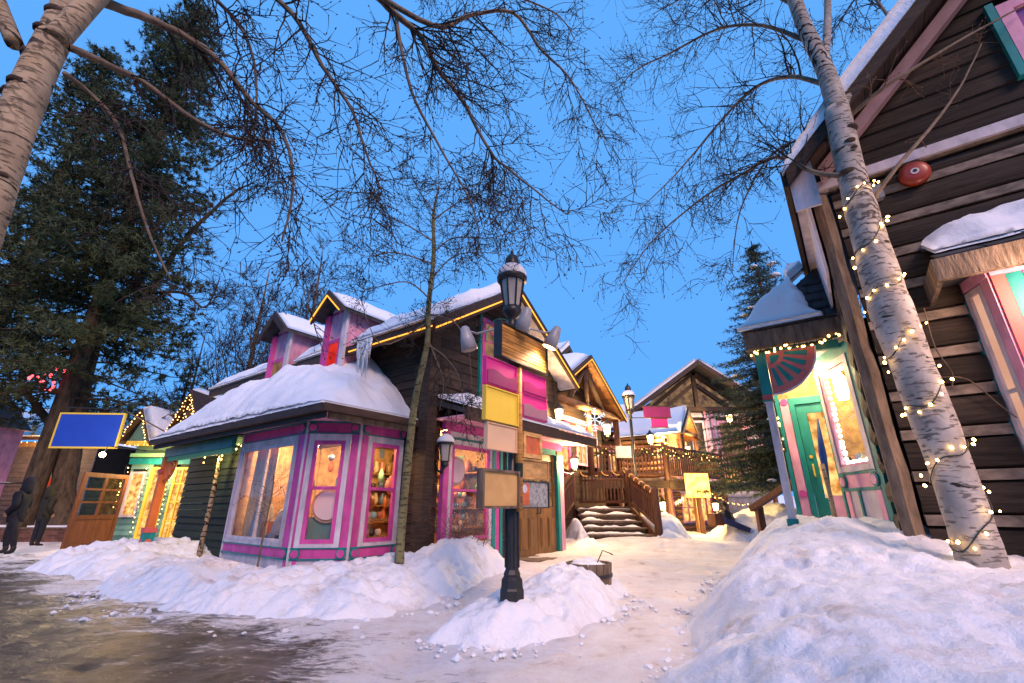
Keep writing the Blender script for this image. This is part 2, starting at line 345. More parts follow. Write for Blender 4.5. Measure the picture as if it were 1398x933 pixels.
# ------------------------------------------------------------------ ground
def ground_material():
    m = bpy.data.materials.new('packed_snow_and_slush'); m.use_nodes = True; t = m.node_tree; N = t.nodes; L = t.links
    b = N['Principled BSDF']; tc = N.new('ShaderNodeTexCoord')
    def noise(scale, stretch, detail=8, rough=0.65, rot=0.0):
        mp = N.new('ShaderNodeMapping'); mp.inputs['Scale'].default_value = stretch; mp.inputs['Rotation'].default_value = (0,0,rot)
        n = N.new('ShaderNodeTexNoise'); n.inputs['Scale'].default_value = scale; n.inputs['Detail'].default_value = detail; n.inputs['Roughness'].default_value = rough
        L.new(tc.outputs['Object'], mp.inputs[0]); L.new(mp.outputs[0], n.inputs['Vector']); return n.outputs[0]
    def math_(op, a, bb, c=None):
        n = N.new('ShaderNodeMath'); n.operation = op
        for i, q in enumerate((a, bb, c)):
            if q is None: continue
            if isinstance(q, (int, float)): n.inputs[i].default_value = q
            else: L.new(q, n.inputs[i])
        return n.outputs[0]
    def ramp(f, stops):
        r = N.new('ShaderNodeValToRGB'); L.new(f, r.inputs[0]); e = r.color_ramp.elements
        while len(e) < len(stops): e.new(0.5)
        for q, (p, c) in zip(e, stops): q.position = p; q.color = (*c, 1) if len(c) == 3 else c
        return r.outputs[0]
    dp = N.new('ShaderNodeVectorMath'); dp.operation = 'DOT_PRODUCT'; dp.inputs[1].default_value = (-0.572,-0.82,0)
    L.new(tc.outputs['Object'], dp.inputs[0])
    d = math_('ADD', dp.outputs['Value'], -0.572*1.4+0.82*3.5+0.4)
    big = noise(0.55, (1,1,1), 9, 0.62); streak = noise(1.6, (0.45,2.0,1), 12, 0.74, 0.62)
    f = math_('MULTIPLY_ADD', math_('ADD', big, -0.5), 4.2, d)
    f = math_('MULTIPLY_ADD', math_('ADD', streak, -0.5), 3.4, f)
    fine = noise(14.0, (0.6,1.4,1), 8, 0.75, 0.62)
    f = math_('MULTIPLY_ADD', math_('ADD', fine, -0.5), 3.2, f)
    mask = ramp(math_('MULTIPLY_ADD', f, 0.33, 0.45), [(0.34,(0,0,0)),(0.56,(1,1,1))])
    pk = noise(3.0, (1,1,1), 10, 0.72)
    packed = ramp(pk, [(0.30,(0.50,0.40,0.33)),(0.43,(0.76,0.70,0.67)),(0.62,(0.84,0.82,0.82))])
    sl = noise(7.0, (0.6,1.5,1), 12, 0.8, 0.62)
    slush = ramp(sl, [(0.38,(0.014,0.014,0.015)),(0.56,(0.034,0.033,0.034)),(0.67,(0.10,0.09,0.085)),(0.80,(0.40,0.38,0.37))])
    mx = N.new('ShaderNodeMix'); mx.data_type = 'RGBA'; L.new(mask, mx.inputs[0]); L.new(packed, mx.inputs[6]); L.new(slush, mx.inputs[7])
    L.new(mx.outputs[2], b.inputs['Base Color'])
    rr = N.new('ShaderNodeMapRange'); L.new(mask, rr.inputs[0]); rr.inputs[3].default_value = 0.6; rr.inputs[4].default_value = 0.30
    L.new(rr.outputs[0], b.inputs['Roughness']); b.inputs['Specular IOR Level'].default_value = 0.4
    h = math_('MULTIPLY_ADD', sl, 0.6, pk)
    bp = N.new('ShaderNodeBump'); bp.inputs['Strength'].default_value = 1.0; bp.inputs['Distance'].default_value = 0.06
    L.new(h, bp.inputs['Height']); L.new(bp.outputs[0], b.inputs['Normal'])
    return m
def spaced(a, b, step, far):
    core = list(np.arange(a, b, step)); out = []; s = step; p = core[-1]
    hi = []
    while p < far: s *= 1.28; p += s; hi.append(p)
    lo = []; s = step; p = core[0]
    while p > -far: s *= 1.28; p -= s; lo.append(p)
    return np.array(lo[::-1] + core + hi)
gx = spaced(-10, 8, 0.09, 900); gy = spaced(0.5, 15, 0.09, 900)
GX, GY = np.meshgrid(gx, gy)
rough = 0.07*fbm(GX*1.1, GY*1.1, 5, 3, 0.6) + 0.02*np.abs(fbm(GX*5, GY*5, 2, 9))
GZ = ground_z(GX, GY) + rough*(np.hypot(GX, GY) < 40)
g = bpy.data.objects.new('ground', grid_mesh('ground', gx, gy, GZ)); C.objects.link(g)
g.data.materials.append(ground_material()); tag(g, 'packed snow path and dark slushy street', 'ground', kind='structure')

# ------------------------------------------------------------------ snow banks
def poly_dist(x, y, poly):
    inside = np.zeros(x.shape, bool); d = np.full(x.shape, 1e9); n = len(poly)
    for i in range(n):
        x0, y0 = poly[i]; x1, y1 = poly[(i+1) % n]
        ex, ey = x1-x0, y1-y0; t = np.clip(((x-x0)*ex+(y-y0)*ey)/(ex*ex+ey*ey), 0, 1)
        d = np.minimum(d, np.hypot(x-x0-t*ex, y-y0-t*ey))
        c = ((y0 > y) != (y1 > y)) & (x < (x1-x0)*(y-y0)/((y1-y0) or 1e-9)+x0); inside ^= c
    return np.where(inside, d, -d)
def bank(name, label, poly, ctrl, width, lump=0.10, step=0.05, seed=1, power=2.2, group='snow banks'):
    poly = [(p[0], p[1]) for p in poly]; P = np.array(poly); xs = np.arange(P[:,0].min()-.2, P[:,0].max()+.2, step); ys = np.arange(P[:,1].min()-.2, P[:,1].max()+.2, step)
    X, Y = np.meshgrid(xs, ys)
    wx = 0.22*fbm(X*1.3, Y*1.3, 3, seed+50); wy = 0.22*fbm(X*1.3, Y*1.3, 3, seed+70)
    d = poly_dist(X+wx, Y+wy, poly)
    wt = np.zeros_like(X); H = np.zeros_like(X)
    for cx, cy, cz in ctrl:
        w = 1/(((X-cx)**2+(Y-cy)**2)+0.06)**(power/2); wt += w; H += w*cz
    H /= wt; gzv = ground_z(X, Y)
    prof = np.sin(np.clip(d/width, 0, 1)*math.pi/2)**1.0
    wq = 0.35*fbm(X*2.0, Y*2.0, 3, seed+33)
    lumps = 0.62*fbm(X*1.3, Y*1.3, 5, seed, 0.55) + 0.75*(0.30-np.abs(fbm((X+wq)*1.9, (Y-wq)*1.9, 4, seed+5, .6))) + 0.5*(0.2-np.abs(fbm((X+wq)*4.5, (Y+wq)*4.5, 3, seed+9, .6)))*(0.5+1.2*np.clip(fbm(X*.8,Y*.8,2,seed+21)+.3,0,1))
    Z = gzv - 0.05 + (H-gzv+0.05)*prof + (lump*lumps + 0.028*fbm(X*7, Y*7, 4, seed+3, .7) + 0.10*np.clip(np.abs(fbm(X*2.6+wq,Y*2.6,3,seed+61,.6))-.16,0,1)*-1)*np.clip(d/0.18, 0, 1) + np.minimum(d, 0)*0.6
    o = bpy.data.objects.new(name, grid_mesh(name, xs, ys, Z, d > -0.12)); C.objects.link(o)
    o.data.materials.append(M['snow_bank']); return tag(o, label, 'snow bank', group, 'stuff')
def clods(label, pts, n, seed, spread, smin=.012, smax=.05):
    rg = random.Random(seed); mb = MB(); P = [V((p[0], p[1], 0)) for p in pts]; seg = [(P[i], P[i+1]) for i in range(len(P)-1)]; tot = sum((b-a).length for a, b in seg)
    for k in range(n):
        t = rg.uniform(0, tot)
        for a, b in seg:
            L_ = (b-a).length
            if t < L_: break
            t -= L_
        q = a.lerp(b, t/L_); x = q.x+rg.gauss(0, spread); y = q.y+rg.gauss(0, spread); r = smin+(smax-smin)*rg.random()**3; z = float(ground_z(x, y)); c = V((x, y, z+r*.25)); base = len(mb.v)
        for (u, v, w) in ((1,0,0),(-1,0,0),(0,1,0),(0,-1,0),(0,0,1),(0,0,-1),(.6,.6,.5),(-.6,.6,.5),(-.6,-.6,.5),(.6,-.6,.5)): mb.v.append(tuple(c+V((u,v,w*.75))*r*rg.uniform(.7,1.25)))
        for f in ((0,6,9),(6,2,7),(7,1,8),(8,3,9),(4,6,7),(4,7,8),(4,8,9),(4,9,6),(0,2,6),(2,1,7),(1,3,8),(3,0,9),(5,2,0),(5,1,2),(5,3,1),(5,0,3)): mb.f.append(tuple(base+i for i in f))
    return solo('snow_clods', mb, M['snow_bank'], label, 'snow', False, 'snow crumbs', 'stuff')
clods('crumbs of snow along the foot of the bay window bank', [(-6.3,7.3),(-4.6,5.9),(-3.2,5.25),(-1.9,5.0),(-1.0,5.7),(-.4,6.8)], 300, 3, .15)
clods('crumbs of snow around the lamp post mound', [(-.95,4.8),(-.3,4.35),(.55,4.65),(1.3,5.7),(1.6,6.5)], 150, 4, .12)
clods('crumbs of snow along the foot of the big right bank', [(.75,2.4),(.8,3.4),(1.3,4.3),(2.0,5.7),(2.85,7.1),(3.4,8.1)], 240, 5, .11)
# in front of the bay window
bay_front = [W(.2,.15), W(.35,-1.1), W(1.2,-1.75), W(3.6,-1.75), W(5.6,-2.5)]
bank('snow_bank', 'long lumpy bluish snow bank below the pink bay window',
     [(-6.2,7.4),(-4.6,6.0),(-3.2,5.35),(-1.9,5.1),(-1.0,5.8),(-0.45,6.9),(-0.1,7.9),(0.0,8.9),(-.35,9.6),(-1.3,8.3),(-1.9,8.0),(-2.6,7.6),(-3.3,7.6),(-5.0,9.0),(-6.2,9.4),(-7.0,8.6)],
     [(-5.6,8.4,.30),(-4.6,8.4,.42),(-4.2,7.5,.30),(-3.2,7.1,.38),(-2.6,6.9,.38),(-2.0,7.4,.44),(-1.2,7.7,.62),(-.55,8.0,.72),(-.3,8.8,.62),(-2.5,6.0,.26),(-1.2,6.8,.50),(-3.8,6.4,.24),(-5.4,7.6,.24)], .70, .15, .035, 11)
# left porch
bank('snow_bank', 'low snow bank at the painted porch post, by the green wall',
     [(-9.4,9.6),(-6.8,8.1),(-6.3,8.7),(-5.6,9.9),(-5.4,11.2),(-7.2,12.4),(-9.2,12.6),(-10.2,11.2)],
     [(-7.6,10.3,.46),(-7.0,10.9,.55),(-8.4,10.8,.42),(-8.6,10.2,.22),(-6.6,9.2,.22),(-6.3,10.6,.42),(-9.4,11.2,.25)], .8, .2, .05, 23)
# around the lamp post
bank('snow_bank', 'rounded pinkish snow mound around the foot of the lamp post',
     [(-.85,4.62),(-.3,4.42),(.5,4.72),(1.2,5.7),(1.55,6.4),(1.5,7.2),(.9,7.5),(.2,7.0),(-.25,6.2),(-.6,5.4)],
     [(0,5.0,.33),(-.25,4.8,.26),(.5,5.4,.26),(.75,6.3,.52),(1.05,6.55,.52),(.45,6.5,.36),(.1,5.7,.24),(1.3,6.2,.2),(-.5,4.6,.16)], .50, .12, .03, 31)
# right bank
bank('snow_bank', 'big pale lavender snow bank filling the right foreground before the log house',
     [(.75,1.9),(.85,3.4),(1.35,4.3),(2.05,5.75),(2.9,7.1),(3.5,8.2),(4.6,9.5),(5.6,9.6),(6.6,8.6),(5.9,5.9),(5.5,4.4),(6.5,3.4),(6.5,.3),(2.5,.2)],
     [(3.7,5.5,1.12),(3.75,6.5,.90),(4.2,4.95,.92),(4.05,4.25,.64),(4.4,4.0,.60),(2.6,5.0,.72),(2.4,4.0,.60),(2.4,3.0,.62),(2.1,2.2,.50),(1.6,3.6,.42),(3.2,4.6,.84),(4.6,7.6,1.0),(5.0,8.8,.9),(5.4,3.0,.6),(4,2.5,.6),(2.9,6.0,.72),(5.2,6.4,1.05)], 1.05, .075, .03, 47)
# by the stairs
bank('snow_bank', 'small snow heap between the wooden door and the stair railing',
     [W(-.5,4.7),W(-.9,5.6),(1.75,12.7),(2.3,13.6),(2.2,14.6),(1.4,14.4),W(.1,5.6),W(.0,4.7)],
     [(1.5,12.6,.45),(1.7,13.6,.75),(1.3,12.2,.40),(1.9,14.2,.95)], .5, .16, .06, 53)
bank('snow_bank', 'snow heap on the right side of the wooden stairs, below the newel post',
     [(3.95,13.2),(4.6,13.2),(5.3,14.2),(5.6,15.6),(5.0,16.4),(3.9,16.2)], [(4.3,14.4,.85),(4.6,15.2,.95),(4.4,13.6,.5)], .5, .12, .06, 59)
bank('snow_bank', 'snow heap before the lower shops at the back, behind the blue sled',
     [(6.4,14.6),(8.4,14.0),(9.8,15.2),(10.2,17.4),(7.5,17.8),(6.4,16.6)], [(7.6,15.8,.85),(8.6,15.8,1.15),(9,16.6,1.3),(7.0,16.4,.5)], .8, .2, .08, 61)

# ------------------------------------------------------------------ building helpers
def facet(p0, p1):
    p0 = V((*p0, 0)); p1 = V((*p1, 0)); d = (p1-p0).normalized(); n = V((d.y, -d.x, 0)); L_ = (p1-p0).length
    def P(u, z, o): q = p0 + d*u + n*o; return V((q.x, q.y, z))
    return P, L_
def boards(parent, P, u0, u1, z0, z1, h, m, holes=(), clip=None, thick=0.05, lap=0.02, name='board', maxlen=3.2, log=False, chink=None, seed=0):
    rg = random.Random(seed); z = z0
    while z < z1-0.02:
        zt = min(z+h, z1); a0, a1 = u0, u1; b0, b1 = u0, u1
        if clip: (a0, a1), (b0, b1) = clip(z), clip(zt)
        a0, b0 = max(a0, u0), max(b0, u0); a1, b1 = min(a1, u1), min(b1, u1)
        if b1-b0 < 0.05: break
        ivs = [(a0, a1, b0, b1)]
        for (h0, h1, hz0, hz1) in holes:
            if zt <= hz0+.01 or z >= hz1-.01: continue
            nv = []
            for (p, q, pt, qt) in ivs:
                if h1 <= p or h0 >= q: nv.append((p, q, pt, qt)); continue
                if h0 > p: nv.append((p, h0, pt, h0))
                if h1 < q: nv.append((h1, q, h1, qt))
            ivs = nv
        for (p, q, pt, qt) in ivs:
            if q-p < 0.04: continue
            cuts = [p]
            while not log and q-cuts[-1] > maxlen*1.3: cuts.append(cuts[-1]+maxlen*rg.uniform(.55, 1.1))
            cuts.append(q)
            for i in range(len(cuts)-1):
                c0, c1 = cuts[i], cuts[i+1]; t0 = pt if i == 0 else c0; t1 = qt if i == len(cuts)-2 else c1
                e = rg.uniform(-.006, .006); mb = MB()
                if log:
                    prof = [(0, -.02), (.12, thick*.75), (.35, thick), (.65, thick), (.88, thick*.75), (1, -.02)]; hh = zt-z-chink
                    k = len(prof); nseg = max(1, int((c1-c0)/.5)); rows = []
                    for s_ in range(nseg+1):
                        f = s_/nseg; w = rg.uniform(-.012, .012)
                        rows.append([P(c0+(c1-c0)*f if j < 3 else t0+(t1-t0)*f, z+hh*v+w*.6, o+e+w) for j, (v, o) in enumerate(prof)])
                    for r_ in rows: mb.v += [tuple(q_) for q_ in r_]
                    for s_ in range(nseg):
                        for j in range(k-1): mb.f.append((s_*k+j, (s_+1)*k+j, (s_+1)*k+j+1, s_*k+j+1))
                    mb.f.append(tuple(range(k))); mb.f.append(tuple(range(nseg*k, nseg*k+k))[::-1])
                else:
                    g_ = .003
                    mb.hexa([P(c0+g_,z,thick+lap+e),P(c1-g_,z,thick+lap+e),P(c1-g_,z,0),P(c0+g_,z,0),P(t0+g_,zt-.004,thick+e),P(t1-g_,zt-.004,thick+e),P(t1-g_,zt-.004,0),P(t0+g_,zt-.004,0)])
                part(name, mb, m, parent)
        z = zt
def window(parent, P, u0, u1, z0, z1, fm, pm, fw=0.07, us=(), zs=(), o=0.0, dep=0.06, name='window', label=None, bar=0.04):
    mb = MB()
    mb.slab(P, u0, u0+fw, z0, z1, o, o+dep); mb.slab(P, u1-fw, u1, z0, z1, o, o+dep)
    mb.slab(P, u0+fw, u1-fw, z1-fw, z1, o, o+dep-.002); mb.slab(P, u0+fw, u1-fw, z0, z0+fw, o, o+dep-.002)
    U = [u0+fw] + [u for u in us] + [u1-fw]; Z = [z0+fw] + [q for q in zs] + [z1-fw]
    for u in us: mb.slab(P, u-bar/2, u+bar/2, z0+fw, z1-fw, o+.004, o+dep-.01)
    for q in zs: mb.slab(P, u0+fw, u1-fw, q-bar/2, q+bar/2, o+.002, o+dep-.013)
    f = part(name, mb, fm, parent, label=label)
    for i in range(len(U)-1):
        for j in range(len(Z)-1):
            ua = U[i] + (bar/2 if i else 0); ub = U[i+1] - (bar/2 if i < len(U)-2 else 0)
            za = Z[j] + (bar/2 if j else 0); zb = Z[j+1] - (bar/2 if j < len(Z)-2 else 0)
            part('pane', MB().slab(P, ua, ub, za, zb, o+.014, o+.02), pm, f)
    return f
def slabs(name, P, lst, m, parent):
    for q in lst: part(name, MB().slab(P, *q), m, parent)
def bulb_mesh(r, m): return MB().ball((0,0,0), r, 6, 4, 1.3).mesh('bulb', m, True)
BULB_F = bulb_mesh(0.016, M['bulb_far'])
def string_on(parent, pts, spacing, me=None, sag=0.0, jit=0.02, limit=60, wire=True, wm=None):
    me = me or BULB_F; pts = [V(p) for p in pts]
    if wire: part('wire', MB().tube(pts, 0.006, 4), wm or M['cable'], parent)
    n = 0; carry = 0.0
    for a, b in zip(pts[:-1], pts[1:]):
        L_ = (b-a).length; t = carry
        while t < L_ and n < limit:
            q = a.lerp(b, t/L_); inst('bulb', me, parent, q+V((rnd.uniform(-jit,jit),rnd.uniform(-jit,jit),rnd.uniform(-jit,jit*.5))), 0, rnd.uniform(.8,1.2)); n += 1; t += spacing
        carry = t-L_

# ------------------------------------------------------------------ the log shop (main building)
shop = thing('log_shop', 'dark timber shop with pink bay window, dormers and amber lit gable', 'shop', OM, GRID)
RB, RZ, EB0, EB1, SL = 2.10, 5.85, -0.48, 4.68, 0.645        # ridge line, ridge height, eaves, slope
def roofz(b): return RZ - SL*abs(b-RB)
Pg = lambda u, z, o: V((u, -o, z)); Ps = lambda u, z, o: V((-o, u, z)); Pr = lambda u, z, o: V((4.3+o, u, z))
WL, WB = 8.0, 4.3
def gclip(z):
    h = (RZ-.12-z)/SL; return (RB-h, RB+h)
boards(shop, Pg, 0.1, WB, 0.0, RZ-.2, .19, M['siding'], holes=[(.27,4.36,0,2.62),(1.3,2.9,3.2,4.95)], clip=gclip, seed=1)
boards(shop, Ps, 0.12, .55, 0, 2.3, .15, M['siding'], seed=12)
boards(shop, Ps, 3.5, WL, 0, 2.3, .3, M['siding'], seed=13)
boards(shop, Ps, 0.1, WL, 2.3, 4.25, .15, M['siding'], holes=[(1.82,2.58,3.3,4.25),(3.9,4.82,3.4,4.25)], seed=2)
boards(shop, Pr, 0.1, WL, 0.0, 4.3, .3, M['siding'], seed=3)
part('back_wall', MB().box(0,WB,WL,WL+.12,0,4.2), M['siding'], shop)
part('corner_post', MB().box(-.1,.12,-.1,.12,0,4.3), M['log'], shop)
part('corner_post', MB().box(WB-.05,WB+.12,-.08,.12,0,4.2), M['log'], shop)
# roof slabs with planked soffit
for sgn, eb in ((-1, EB0), (1, EB1)):
    mb = MB(); t = .14
    mb.hexa([(eb,-.5,roofz(eb)-t),(RB,-.5,RZ-t),(RB,WL+.2,RZ-t),(eb,WL+.2,roofz(eb)-t),(eb,-.5,roofz(eb)),(RB,-.5,RZ),(RB,WL+.2,RZ),(eb,WL+.2,roofz(eb))])
    rf = part('roof', mb, M['shingle'], shop)
    n = 8
    for k in range(n):                                         # soffit planks under the rake overhang
        f0, f1 = k/n, (k+1)/n; p = eb+(RB-eb)*f0; q = eb+(RB-eb)*f1
        part('soffit_board', MB().hexa([(p,-.47,roofz(p)-t-.025),(q-.01*sgn*-1,-.47,roofz(q)-t-.025),(q,.0,roofz(q)-t-.025),(p,.0,roofz(p)-t-.025),
            (p,-.47,roofz(p)-t-.003),(q,-.47,roofz(q)-t-.003),(q,.0,roofz(q)-t-.003),(p,.0,roofz(p)-t-.003)]), M['cedar'] if sgn < 0 else M['white'], rf)
    mb = MB(); mb.hexa([(eb,-.56,roofz(eb)-.24),(RB,-.56,RZ-.24),(RB,-.505,RZ-.24),(eb,-.505,roofz(eb)-.24),(eb,-.56,roofz(eb)+.03),(RB,-.56,RZ+.03),(RB,-.505,RZ+.03),(eb,-.505,roofz(eb)+.03)])
    part('rake_board', mb, M['fascia'], shop)
    part('led_strip', MB().tube([(eb,-.575,roofz(eb)-.16),(RB,-.575,RZ-.16)], .014, 6), M['led'], shop)
part('eave_board', MB().box(EB0-.06,EB0-.003,-.5,WL+.2,roofz(EB0)-.2,roofz(EB0)-.02), M['fascia'], shop)
part('eave_board', MB().box(EB1+.003,EB1+.06,-.5,WL+.2,roofz(EB1)-.2,roofz(EB1)-.02), M['fascia'], shop)
part('led_strip', MB().tube([(EB0-.075,-.55,roofz(EB0)-.15),(EB0-.075,1.78,roofz(EB0)-.15)], .014, 6), M['led'], shop)
for k in range(11):
    y = .1+k*.72
    part('rafter_tail', MB().beam((EB0+.02,y,roofz(EB0)-.2),(.02,y,roofz(0)-.2),.07,.1), M['siding'], shop)
# gable window with pink and teal fretwork
window(shop, Pg, 1.3, 2.9, 3.2, 4.95, M['pink'], M['pane_dim'], .09, (2.1,), (), .06, .07)
slabs('window_trim', Pg, [(1.24,1.29,3.15,5.0,.04,.12), (2.91,2.96,3.15,5.0,.04,.12), (1.29,2.91,3.12,3.17,.04,.12)], M['teal'], shop)
fr_ = MB(); n = 9
for k in range(n):
    a = math.pi*k/(n-1); ca, sa = math.cos(a), math.sin(a); L_ = .72+.05*(k % 2)
    fr_.beam(Pg(2.1+.08*ca, 4.42+.08*sa, .16), Pg(2.1+L_*ca, 4.42+L_*sa*.95, .16), .03, .02, V((0,-1,0)))
part('fretwork', fr_, M['pink'], shop, label='pink sunburst fretwork in the gable')
fr2 = MB()
for rr_ in (.25,.5,.75): fr2.tube([Pg(2.1+rr_*math.cos(math.pi*i/16), 4.42+rr_*.95*math.sin(math.pi*i/16), .165) for i in range(17)], .012, 5)
part('fretwork', fr2, M['teal'], shop)
# ---- canopy over the shopfront and door
mb = MB(); c0, c1 = .1, 4.95
mb.hexa([(c0,-.78,2.62),(c1,-.78,2.62),(c1,-.06,2.86),(c0,-.06,2.86),(c0,-.78,2.70),(c1,-.78,2.70),(c1,-.06,2.95),(c0,-.06,2.95)])
cn = part('canopy', mb, M['shingle'], shop)
part('canopy_fascia', MB().box(c0,c1,-.84,-.785,2.52,2.72), M['fascia'], cn)
part('canopy_soffit', MB().box(c0+.02,c1-.02,-.78,-.06,2.585,2.61), M['palepink'], cn)
# ---- shopfront on the gable side
PgF = lambda u, z, o: V((u, -o-.10, z))
part('sill_panel', MB().slab(PgF,.29,2.36,0.0,.56,0,.05), M['white'], shop)
mb = MB(); mb.slab(PgF,.27,.40,.0,2.40,0,.09); part('pilaster', mb, M['pink'], shop)
mb = MB(); mb.slab(PgF,.41,.49,.57,2.28,0,.07); mb.slab(PgF,1.55,1.63,.57,2.28,0,.07); mb.slab(PgF,.49,1.55,2.2,2.28,0,.07); part('window_surround', mb, M['white'], shop)
window(shop, PgF, .50, 1.54, .60, 2.19, M['pink'], M['glass'], .06, (), (1.42,), 0, .06)
slabs('pilaster', PgF, [(u,u+w,.0,2.28,0,.08) for u, w in ((1.64,.10),(1.88,.08),(2.10,.10))], M['teal'], shop)
slabs('pilaster', PgF, [(1.75,1.87,.0,2.28,0,.06), (2.21,2.38,.0,2.28,0,.07)], M['pink'], shop)
part('panel', MB().slab(PgF,1.965,2.095,.0,2.28,0,.05), M['siding'], shop)
part('shop_frieze', MB().slab(PgF,.27,4.36,2.42,2.575,0,.08), M['pink'], shop)
slabs('frieze_moulding', PgF, [(.27,4.36,2.575,2.60,0,.10),(.41,4.36,2.29,2.315,0,.09)], M['teal'], shop)
part('frieze_panel', MB().slab(PgF,.41,2.38,2.316,2.419,0,.06), M['white'], shop)
# ---- double door
slabs('door_frame', PgF, [(2.385,2.50,.05,2.284,0,.1), (4.06,4.18,.05,2.284,0,.1)], M['teal'], shop)
part('door_frame', MB().slab(PgF,2.501,4.059,2.316,2.419,0,.07), M['teal'], shop)
part('pilaster', MB().slab(PgF,4.19,4.36,.05,2.284,0,.09), M['palepink'], shop)
for k, u0 in enumerate((2.52, 3.29)):
    u1 = u0+.75; mb = MB(); mb.slab(PgF,u0,u1,.18,1.05,-.02,.03)
    for a, b in ((u0,u0+.1),(u1-.1,u1)): mb.slab(PgF,a,b,1.05,2.28,-.02,.03)
    mb.slab(PgF,u0+.1,u1-.1,2.14,2.28,-.02,.028); mb.slab(PgF,u0+.1,u1-.1,1.05,1.14,-.02,.028)
    for i in (1,2): mb.slab(PgF,u0+.1+.55*i/3-.012,u0+.1+.55*i/3+.012,1.14,2.14,-.01,.02)
    for z in (1.47,1.8): mb.slab(PgF,u0+.1,u1-.1,z-.012,z+.012,-.012,.018)
    dr = part('door', mb, M['door'], shop)
    for i in range(3):
        for j in range(3): part('pane', MB().slab(PgF,u0+.113+.183*i,u0+.27+.183*i,1.15+.333*j,1.455+.333*j,0,.006), M['pane_dim'], dr)
    for (a, b) in ((u0+.1,u0+.345),(u0+.40,u0+.645)):
        slabs('door_panel', PgF, [(a,b,.32,.92,.031,.045), (a+.035,b-.035,.355,.885,.046,.056)], M['door'], dr)
    hx = u1-.05 if k == 0 else u0+.05
    part('handle', MB().tube([PgF(hx,1.0,.03),PgF(hx,1.02,.08),PgF(hx,1.14,.08),PgF(hx,1.16,.03)], .012, 6), M['iron'], dr)
part('door_step', MB().box(2.3,4.4,-.75,-.1,0.05,.19), M['post'], shop)
# ---- the room seen through the glass
mb = MB(); ix0, ix1, iy0, iy1 = -1.40, 2.32, .12, 3.40
mb.box(ix0,ix1,iy0,iy1,.20,.24); mb.box(ix0,ix1,iy0,iy1,2.46,2.5); part('room_shell', mb, M['shelfwood'], shop)
part('room_wall', MB().box(2.28,2.32,iy0,iy1,.24,2.46), M['cream'], shop)
part('room_wall', MB().box(.14,2.28,3.36,3.40,.24,2.46), M['cream'], shop)
part('room_wall', MB().box(-1.4,.14,3.40,3.44,.24,2.46), M['cream'], shop)
for z in (.75,1.10,1.45,1.80):
    part('shelf', MB().box(1.95,2.27,.3,3.3,z,z+.03), M['shelfwood'], shop)
    part('shelf', MB().box(.6,2.2,3.08,3.35,z+.05,z+.08), M['shelfwood'], shop)
lamp('room_lamp', W(1.9,.6,2.28), 15, (1.0,0.60,0.22), .08); lamp('room_lamp', W(1.35,-.75,2.28), 12, (1.0,0.60,0.22), .08); lamp('room_lamp', W(.5,1.0,2.3), 12, (1.0,0.60,0.24), .08); lamp('room_lamp', W(2.6,-.9,2.3), 15, (1.0,0.60,0.22), .08)
# ---- bay window
bayP = [(-1.44,3.46),(-1.50,1.17),(-.94,.54),(.0,.52)]         # (b, a) corners A B C D
for i in range(3):
    p0, p1 = bayP[i], bayP[i+1]; P, L_ = facet(p1, p0)
    if (P(0,0,1)-P(0,0,0)).dot(V((p0[0]+p1[0],p0[1]+p1[1]-4.2,0))) < 0 and i == 0: pass
    P0 = P
    P = (lambda u, z, o, P0=P0, L_=L_: P0(L_-u, z, -o))         # u from the far left corner, o outward
    if (P(L_/2,0,1)-V((.3,2.0,0))).length < (P(L_/2,0,-1)-V((.3,2.0,0))).length: P = (lambda u, z, o, P0=P0, L_=L_: P0(L_-u, z, o))
    e = .012
    part('skirt_panel', MB().slab(P,e,L_-e,.0,.40,-.05,.0), M['white'], shop)
    part('pink_band', MB().slab(P,e,L_-e,.42,.55,-.05,.012), M['pink'], shop)
    slabs('green_moulding', P, [(e,L_-e,.40,.42,-.05,.03),(e,L_-e,.55,.57,-.05,.03),(e,L_-e,2.25,2.27,-.05,.03),(e,L_-e,2.43,2.455,-.05,.04)], M['teal'], shop)
    part('pink_band', MB().slab(P,e,L_-e,2.27,2.43,-.05,.012), M['pink'], shop)
    pw = {0:(.05,.20), 1:(.05,.13), 2:(.14,.06)}[i]
    if pw[0]: part('pilaster', MB().slab(P,e,pw[0],.57,2.25,-.05,.02), M['pink'], shop)
    part('pilaster', MB().slab(P,L_-pw[1],L_-e,.57,2.25,-.05,.02), M['pink'] if i < 2 else M['palepink'], shop)
    a, b = pw[0]+.005, L_-pw[1]-.005
    mb = MB(); mb.slab(P,a,a+.08,.57,2.25,-.04,.03); mb.slab(P,b-.08,b,.57,2.25,-.04,.03); mb.slab(P,a+.08,b-.08,2.15,2.25,-.04,.028); mb.slab(P,a+.08,b-.08,.57,.62,-.04,.034)
    part('window_surround', mb, M['white'], shop)
    if i == 0: window(shop, P, a+.082, b-.082, .622, 2.148, M['white'], M['glass'], .05, ((a+b)/2,), (), -.03, .05, bar=.05)
    else: window(shop, P, a+.082, b-.082, .622, 2.148, M['pink'], M['glass'], .06, (), (1.42,), -.03, .05, bar=.05)
    for u in ((L_-.09,) if i < 2 else (L_-.08,)) + ((.09,) if i else ()):
        for z in (.485, 2.35):
            part('rosette', MB().tube([P(u,z,.0),P(u,z,.045)], .075, 14), M['teal'], shop); part('rosette', MB().tube([P(u,z,.046),P(u,z,.056)], .055, 14), M['pink'], shop)
        part('corner_strip', MB().slab(P,u-.03,u+.03,.02,.399,.0,.012), M['pink'], shop)
for (x, y) in bayP[:3]: part('corner_bead', MB().lathe([(.028,.02),(.028,2.455)], 8, (x,y,0)), M['white'], shop)
part('side_wall', MB().box(-1.40,0,3.46,3.52,0,2.5), M['cedar'], shop)
